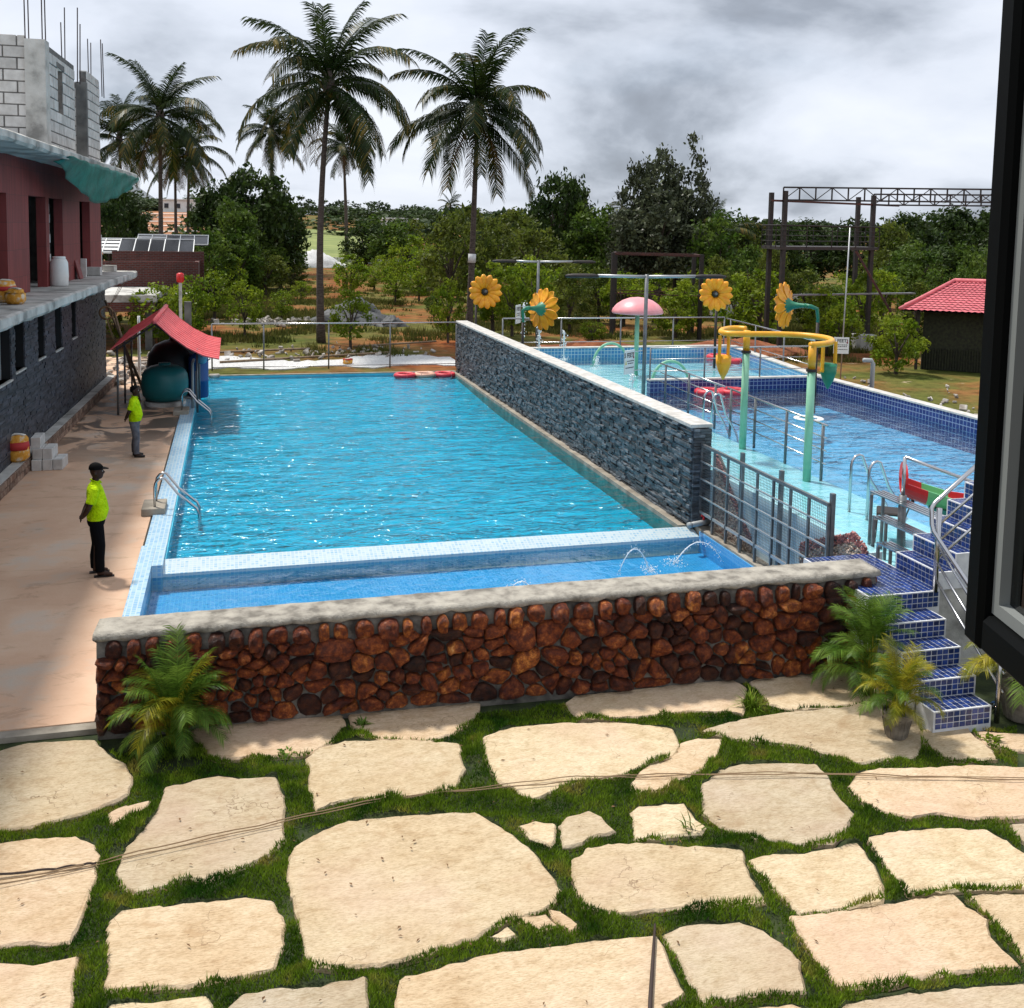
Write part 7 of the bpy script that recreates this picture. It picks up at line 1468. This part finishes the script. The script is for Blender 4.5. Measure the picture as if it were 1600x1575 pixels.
weed('leafy_weed','sprig of green weed at the foot of the boulder wall middle', (1.35,11.05,-.06), 30, 0.14, 'areca', .8, 5, .012)

# ------------------------------------------------------------------ steel tower, frame, hut
tw = thing('steel_tower', 'black steel viewing tower with railed platform and roof truss', 'tower', (23.45,41,0))
PO = [(0,0),(0.55,2.2),(5.8,2.0),(6.7,4.6)]
for i, (x, y) in enumerate(PO):
    MB().box(x-.09,x+.09,y-.09,y+.09,0.0,7.3).build('post', MT['black_steel'], tw)
MB().cbox((5.55,1.9,0.35),(0.9,0.9,0.75),.02).build('footing', MT['concrete'], tw)
PF = [(-.25,-.2),(6.1,1.85),(7.0,4.7),(0.3,2.5)]
MB().prism(PF,4.72,4.86).build('platform', MT['black_steel'], tw)
for k in range(4):
    a = Vector((*PF[k],0)); b = Vector((*PF[(k+1)%4],0)); MB().tube([a+Vector((0,0,5.8)),b+Vector((0,0,5.8))],.03,6).build('guard_rail', MT['black_steel'], tw)
    for z in (5.1,5.35,5.58): MB().tube([a+Vector((0,0,z)),b+Vector((0,0,z))],.012,5).build('guard_wire', MT['black_steel'], tw)
    for u in (0,.25,.5,.75): p = a+(b-a)*u; MB().tube([p+Vector((0,0,4.8)),p+Vector((0,0,5.8))],.025,6).build('baluster', MT['black_steel'], tw)
def truss(a, b, h, n, parent):
    a = Vector(a); b = Vector(b); m = MB(); m.beam(a,b,.07).beam(a+Vector((0,0,h)),b+Vector((0,0,h)),.07)
    for i in range(n+1):
        p = a+(b-a)*i/n; m.beam(p,p+Vector((0,0,h)),.05)
        if i < n: q_ = a+(b-a)*(i+1)/n; m.beam(p+Vector((0,0,h*(i%2))),q_+Vector((0,0,h*((i+1)%2))),.035)
    m.build('truss', MT['black_steel'], parent)
truss((-.1,0,6.9),(12.8,-5.0,6.95),.55,20,tw); truss((5.8,2.0,6.85),(14.5,-2.0,6.9),.5,14,tw)
MB().beam((-.7,-.1,6.86),(7.6,2.6,6.86),.09).build('beam', MT['rust_steel'], tw)
MB().beam((-.5,-.6,2.75),(7.4,0.9,2.75),.35,.06).build('lower_plank', MT['grey_steel'], tw)
MB().beam((4.05,0.6,4.7),(6.3,-1.1,0.0),.10).build('brace', MT['rust_steel'], tw)
fr = thing('rusty_scaffold', 'rusty open box frame of steel posts among the shrubs', 'frame', (18.9,50,0))
FP = [(0,0),(1.1,2.6),(3.9,-2.2),(4.6,.2)]
for x, y in FP: MB().box(x-.09,x+.09,y-.09,y+.09,0,4.3).build('post', MT['black_steel'], fr)
for a, b in ((0,1),(0,2),(1,3),(2,3)):
    MB().beam((*FP[a],4.22),(*FP[b],4.22),.10).build('beam', MT['rust_steel'], fr); MB().beam((*FP[a],2.2),(*FP[b],2.2),.05).build('beam', MT['rust_steel'], fr)
hu = thing('garden_hut', 'dark hut with pinkish red clay tile roof beyond the deep pool', 'hut', (26.6,36.2,0), R(-38))
HWX, HWY = 6.5, 4.2
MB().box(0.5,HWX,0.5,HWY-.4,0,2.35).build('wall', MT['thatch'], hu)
for k in range(60): x = 0.5+(HWX-.5)*k/60; MB().tube([(x,.46,0),(x+rnd.uniform(-.02,.02),.46,0.85+rnd.uniform(0,.12))],.03,5).build('bamboo_pale', MT['thatch'], hu)
for x in (.3,3.3,6.4): MB().box(x-.06,x+.06,.2,.32,0,2.5).build('post', MT['black_steel'], hu)
# hipped roof made of tile courses
ev, rg = 2.42, 3.55
def rp(u, v): # u along the eave 0..1, v from eave to ridge 0..1
    x0, x1 = -.4+2.0*v, HWX+.5-2.0*v*.2; return Vector((x0+(x1-x0)*u, -.35+(HWY*.5+.35)*v, ev+(rg-ev)*v))
for j in range(14):
    m = MB(); v0, v1 = j/14, (j+1)/14+.012; nT = 64
    for i in range(nT+1):
        u = i/nT; zc = .035*(0.5+0.5*math.cos(i*math.pi)); m.v += [tuple(rp(u,v0)+Vector((0,0,.05+zc))), tuple(rp(u,v1)+Vector((0,0,.012+zc)))]
    m.f = [(2*i,2*i+2,2*i+3,2*i+1) for i in range(nT)]; m.mi = [0]*nT; m.build('tile_course', MT['roof_pink'], hu)
m = MB(); a, b, c, d = rp(0,0), rp(0,1), Vector((-.4,HWY+.35,ev)), rp(1,1); e = Vector((HWX+.5,HWY+.35,ev)); m.add([tuple(a),tuple(b),tuple(c),tuple(d),tuple(e)],[(0,1,2),(1,3,4,2)]); m.build('roof_back', MT['roof_pink'], hu)
MB().tube([rp(0,1)+Vector((0,0,.06)),rp(1,1)+Vector((0,0,.06))],.10,8).tube([rp(0,0)+Vector((0,0,.08)),rp(0,1)+Vector((0,0,.08))],.08,8).build('ridge_tiles', MT['roof_pink'], hu, smooth=True)
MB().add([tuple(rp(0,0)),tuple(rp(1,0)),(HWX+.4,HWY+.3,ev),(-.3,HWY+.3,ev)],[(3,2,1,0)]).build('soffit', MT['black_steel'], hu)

# ------------------------------------------------------------------ structures behind the building
bb = thing('brick_shell', 'low unfinished brick building shell behind the pump shed', 'building', (-9.0,46.0,0))
MB().box(0,5.9,0,13,2.05,2.35).build('floor_slab', MT['concrete'], bb); MB().box(0.1,5.8,-.02,.2,1.65,2.05).build('edge_beam', MT['brickwall'], bb, uv=True)
MB().box(2.8,7.4,5.9,6.1,2.36,3.55).build('front_wall', MT['brickwall'], bb, uv=True); MB().box(3.2,7.6,9.0,9.2,2.0,3.95).build('rear_wall', MT['brickwall'], bb, uv=True); MB().box(7.2,7.4,6.1,9.0,2.0,3.5).build('side_wall', MT['brickwall'], bb, uv=True)
for x in (.2,5.4,7.0):
    for y in (.2,6.0,12.4): MB().box(x,x+.28,y,y+.28,0,2.05).build('column', MT['concrete_dark'], bb)
MB().box(5.4,7.4,5.9,9.2,1.98,2.0+.0).build('floor_edge', MT['concrete'], bb)
def rack(label, loc, n, w_, d, z0, z1, nw):
    t = thing('solar_rack', label, 'solar rack', loc); pw_ = w_/n
    for k in range(n):
        x0, x1 = k*pw_+.03, (k+1)*pw_-.03; P = [(x0,0,z0),(x1,0,z0),(x1,d,z1),(x0,d,z1)]
        MB().add(P+[(x,y,z-.05) for x,y,z in P],[(0,1,2,3),(7,6,5,4),(0,4,5,1),(1,5,6,2),(2,6,7,3),(3,7,4,0)]).build('panel', MT['plasterwhite'] if k < nw else MT['solar'], t)
        if k < nw:
            for q in range(4): u = (q+.5)/4; MB().beam((x0,d*u,z0+(z1-z0)*u+.03),(x1,d*u,z0+(z1-z0)*u+.03),.12,.03).build('slot', MT['solar'], t)
    for z, y in ((z0,0),(z1,d)): MB().beam((-.02,y,z+.03),(w_+.02,y,z+.03),.06).build('rail', MT['white'], t)
    for k in range(n+1): MB().beam((k*pw_,0,z0+.02),(k*pw_,d,z1+.02),.045).build('bar', MT['white'], t)
    for k in (0,n//2): MB().box(k*pw_-.04,k*pw_+.04,d*.5-.04,d*.5+.04,0,(z0+z1)/2).build('post', MT['white'], t)
rack('long tilted solar rack with white and black panels behind the brick shell', (-7.6,60,0), 7, 5.5, 2.2, 3.72, 4.42, 2)
rack('shorter solar rack standing behind the long one', (-5.4,64,0), 5, 4.0, 1.6, 4.10, 4.62, 2)
t = thing('red_lantern', 'red barrel-shaped fixture on a white post among the shrubs', 'lantern', (-2.05,44,0)); MB().box(-.06,.06,-.06,.06,0,3.0).build('post', MT['concrete'], t); MB().lathe([(.08,3.0),(.14,3.04),(.155,3.2),(.14,3.36),(.06,3.4)],16).build('barrel', MT['red'], t, smooth=True)
def house(label, loc, w_, d, h, roof, mat='plasterwhite', rz=0, nwin=3):
    t = thing('far_house', label, 'house', loc, rz); MB().box(0,w_,0,d,-2,h).build('wall', MT[mat], t); MB().box(-.4,w_+.4,-.4,d+.4,h,h+.35).build('roof', MT[roof], t)
    for k in range(nwin): x = w_*(k+.5)/nwin; wv = MB().box(x-.6,x+.6,-.06,0.02,h*.42,h*.75).build('window', MT['solar'], t); MB().box(x-.75,x+.75,-.15,.0,h*.40,h*.42).build('sill', MT['concrete'], wv)
house('long white farmhouse on the slope beyond the ploughed field', (-20.5,325,7.6), 10.0, 8, 4.0, 'plasterwhite')
house('pale pink flat-roofed house between the trees near the horizon', (76,175,2.0), 5.5, 6, 4.6, 'concrete', 'ring_pale')
house('small white house at the edge of the distant wood', (49,200,3.2), 6, 6, 3.2, 'plasterwhite')
house('white hut behind the bright green crop field', (34,240,4.2), 8, 6, 2.6, 'plasterwhite')
def lowwall(label, a, b, h, mat='concrete'):
    a = Vector((*a,0)); b = Vector((*b,0)); t = thing('boundary_wall', label, 'wall', (a.x,a.y,zground(a.x,a.y)-.05)); d = b-a; n = max(2,int(d.length/3)); ang = math.atan2(d.y,d.x)
    for k in range(n):
        p = d*k/n; m = MB(); m.box(0,d.length/n-.03,-.1,.1,0,h+rnd.uniform(-.05,.05)); m.xf(Matrix.Translation(p) @ Matrix.Rotation(ang,4,'Z')); m.build('panel', MT[mat], t)
    for k in range(n+1): p = d*k/n; m = MB(); m.box(-.14,.14,-.14,.14,0,h+.12); m.xf(Matrix.Translation(p) @ Matrix.Rotation(ang,4,'Z')); m.build('pier', MT[mat], t)
lowwall('grey block boundary wall behind the steel tower', (30.5,62),(41.5,64),1.25); lowwall('low grey boundary wall running past the gravel mound', (-1,128),(26,128),0.7); lowwall('grey stone wall behind the rusty frame', (33,105),(42,100),1.4)
def mound(name, label, loc, rx, ry, h, mat, cat_, seed=0, rough=.12):
    q = random.Random(seed); m = MB(); nr, na = 8, 22; vs = [(0,0,h)]
    for i in range(1,nr+1):
        u = i/nr
        for j in range(na): a = 2*math.pi*j/na; k = 1+q.uniform(-rough,rough); vs.append((rx*u*math.cos(a)*k, ry*u*math.sin(a)*k, max(-.05, h*(1-u**1.35)*(1+q.uniform(-rough,rough)) if i < nr else -.08)))
    m.add(vs,[(0,1+j,1+(j+1)%na) for j in range(na)]+[(1+(i-1)*na+j,1+i*na+j,1+i*na+(j+1)%na,1+(i-1)*na+(j+1)%na) for i in range(1,nr) for j in range(na)])
    o = m.build(name, MT[mat], smooth=True); o.location = loc; return tag(o, label, cat_)
mound('gravel_mound','white heap of gravel at the far edge of the field', (9.2,122,zground(9,122)), 3.6, 3.0, 1.9, 'gravel_white', 'gravel mound', 1)
mound('covered_heap','long heap under a dark grey cover behind the nearest palm', (6.6,58,0), 2.4, 1.6, 1.35, 'tarp_grey', 'covered heap', 2, .22)
mound('covered_heap','small dark grey covered lump at the foot of the long heap', (8.4,56,0), .9, .7, .55, 'tarp_grey', 'covered heap', 3, .22)
mound('earth_bank','mound of red earth behind the back rim of the shallow pool', (14.5,41,0), 5.0, 2.0, .75, 'red_earth', 'earth bank', 4, .2); mound('earth_bank','mound of red earth beside the rusty steel frame', (21.5,41.5,0), 4.0, 2.2, .7, 'red_earth', 'earth bank', 5, .2)
def rubble(label, loc, n, sx, sy, s0, s1, seed, mat='rubble'):
    q = random.Random(seed); m = MB()
    for k in range(n):
        s = q.uniform(s0,s1); c = Vector((q.gauss(0,sx),q.gauss(0,sy),s*.25)); M = Matrix.Translation(c) @ Matrix.Rotation(q.uniform(0,6.3),4,(q.uniform(-1,1),q.uniform(-1,1),1)); b = MB(); b.cbox((0,0,0),(s,s*q.uniform(.4,1),s*q.uniform(.2,.6)),s*.1); b.xf(M); m.add(b.v,b.f)
    o = m.build('rubble', MT[mat]); o.location = loc; tag(o, label, 'rubble', kind='stuff')
rubble('pale broken masonry scattered in the field beyond the shed', (2.6,58,0), 120, 1.3, .9, .10, .38, 1); rubble('stones and scraps on the bare ground right of the deep pool', (20.5,27,0), 190, 2.0, 3.2, .05, .24, 2); rubble('scraps and stones along the strip behind the long pool', (3.5,44,0), 110, 3.5, 1.2, .06, .28, 3); rubble('builders rubble on the ground behind the pump shed', (-3.2,40.5,0), 90, .8, 1.8, .1, .4, 4)
sack('cement_sack','small yellow bag lying on the pale strip behind the pool railing', (4.35,40.6,0.0), 0.5, 0.8, .5)
for k, (a, b, l) in enumerate((((-0.5,41.4),(6.5,43.5),'long thin pole lying across the pale strip behind the pool'),((-0.8,44.5),(3.2,45.2),'timber pole lying in the field behind the pool railing'),((5.2,46.0),(9.2,47.4),'thin timber lying in the grass near the palm foot'))):
    pole(l, (a[0],a[1],.06), (b[0],b[1],.10), .05, 'bamboo', 'lying_pole')
t = thing('elbow_pipe', 'grey bent vent pipe beyond the navy rim of the deep pool', 'pipe', (16.9,24.5,0)); MB().tube([(0,0,0),(0,0,1.95),(-.06,0,2.05),(-.3,0,2.06)],.06,10).build('pipe', MT['pvc'], t, smooth=True); MB().lathe([(.09,0),(.09,.06)],12,(0,0,0)).build('flange', MT['pvc'], t)
for i, (x, y, s) in enumerate(((18.3,26.5,.35),(19.0,25.6,.45))): mound('cement_lump', ('white plastic sack of debris beside the vent pipe','second white sack of debris near the depth sign')[i], (x,y,-.02), s, s*.8, s*1.0, 'white_dirty', 'debris sack', 40+i, .25)
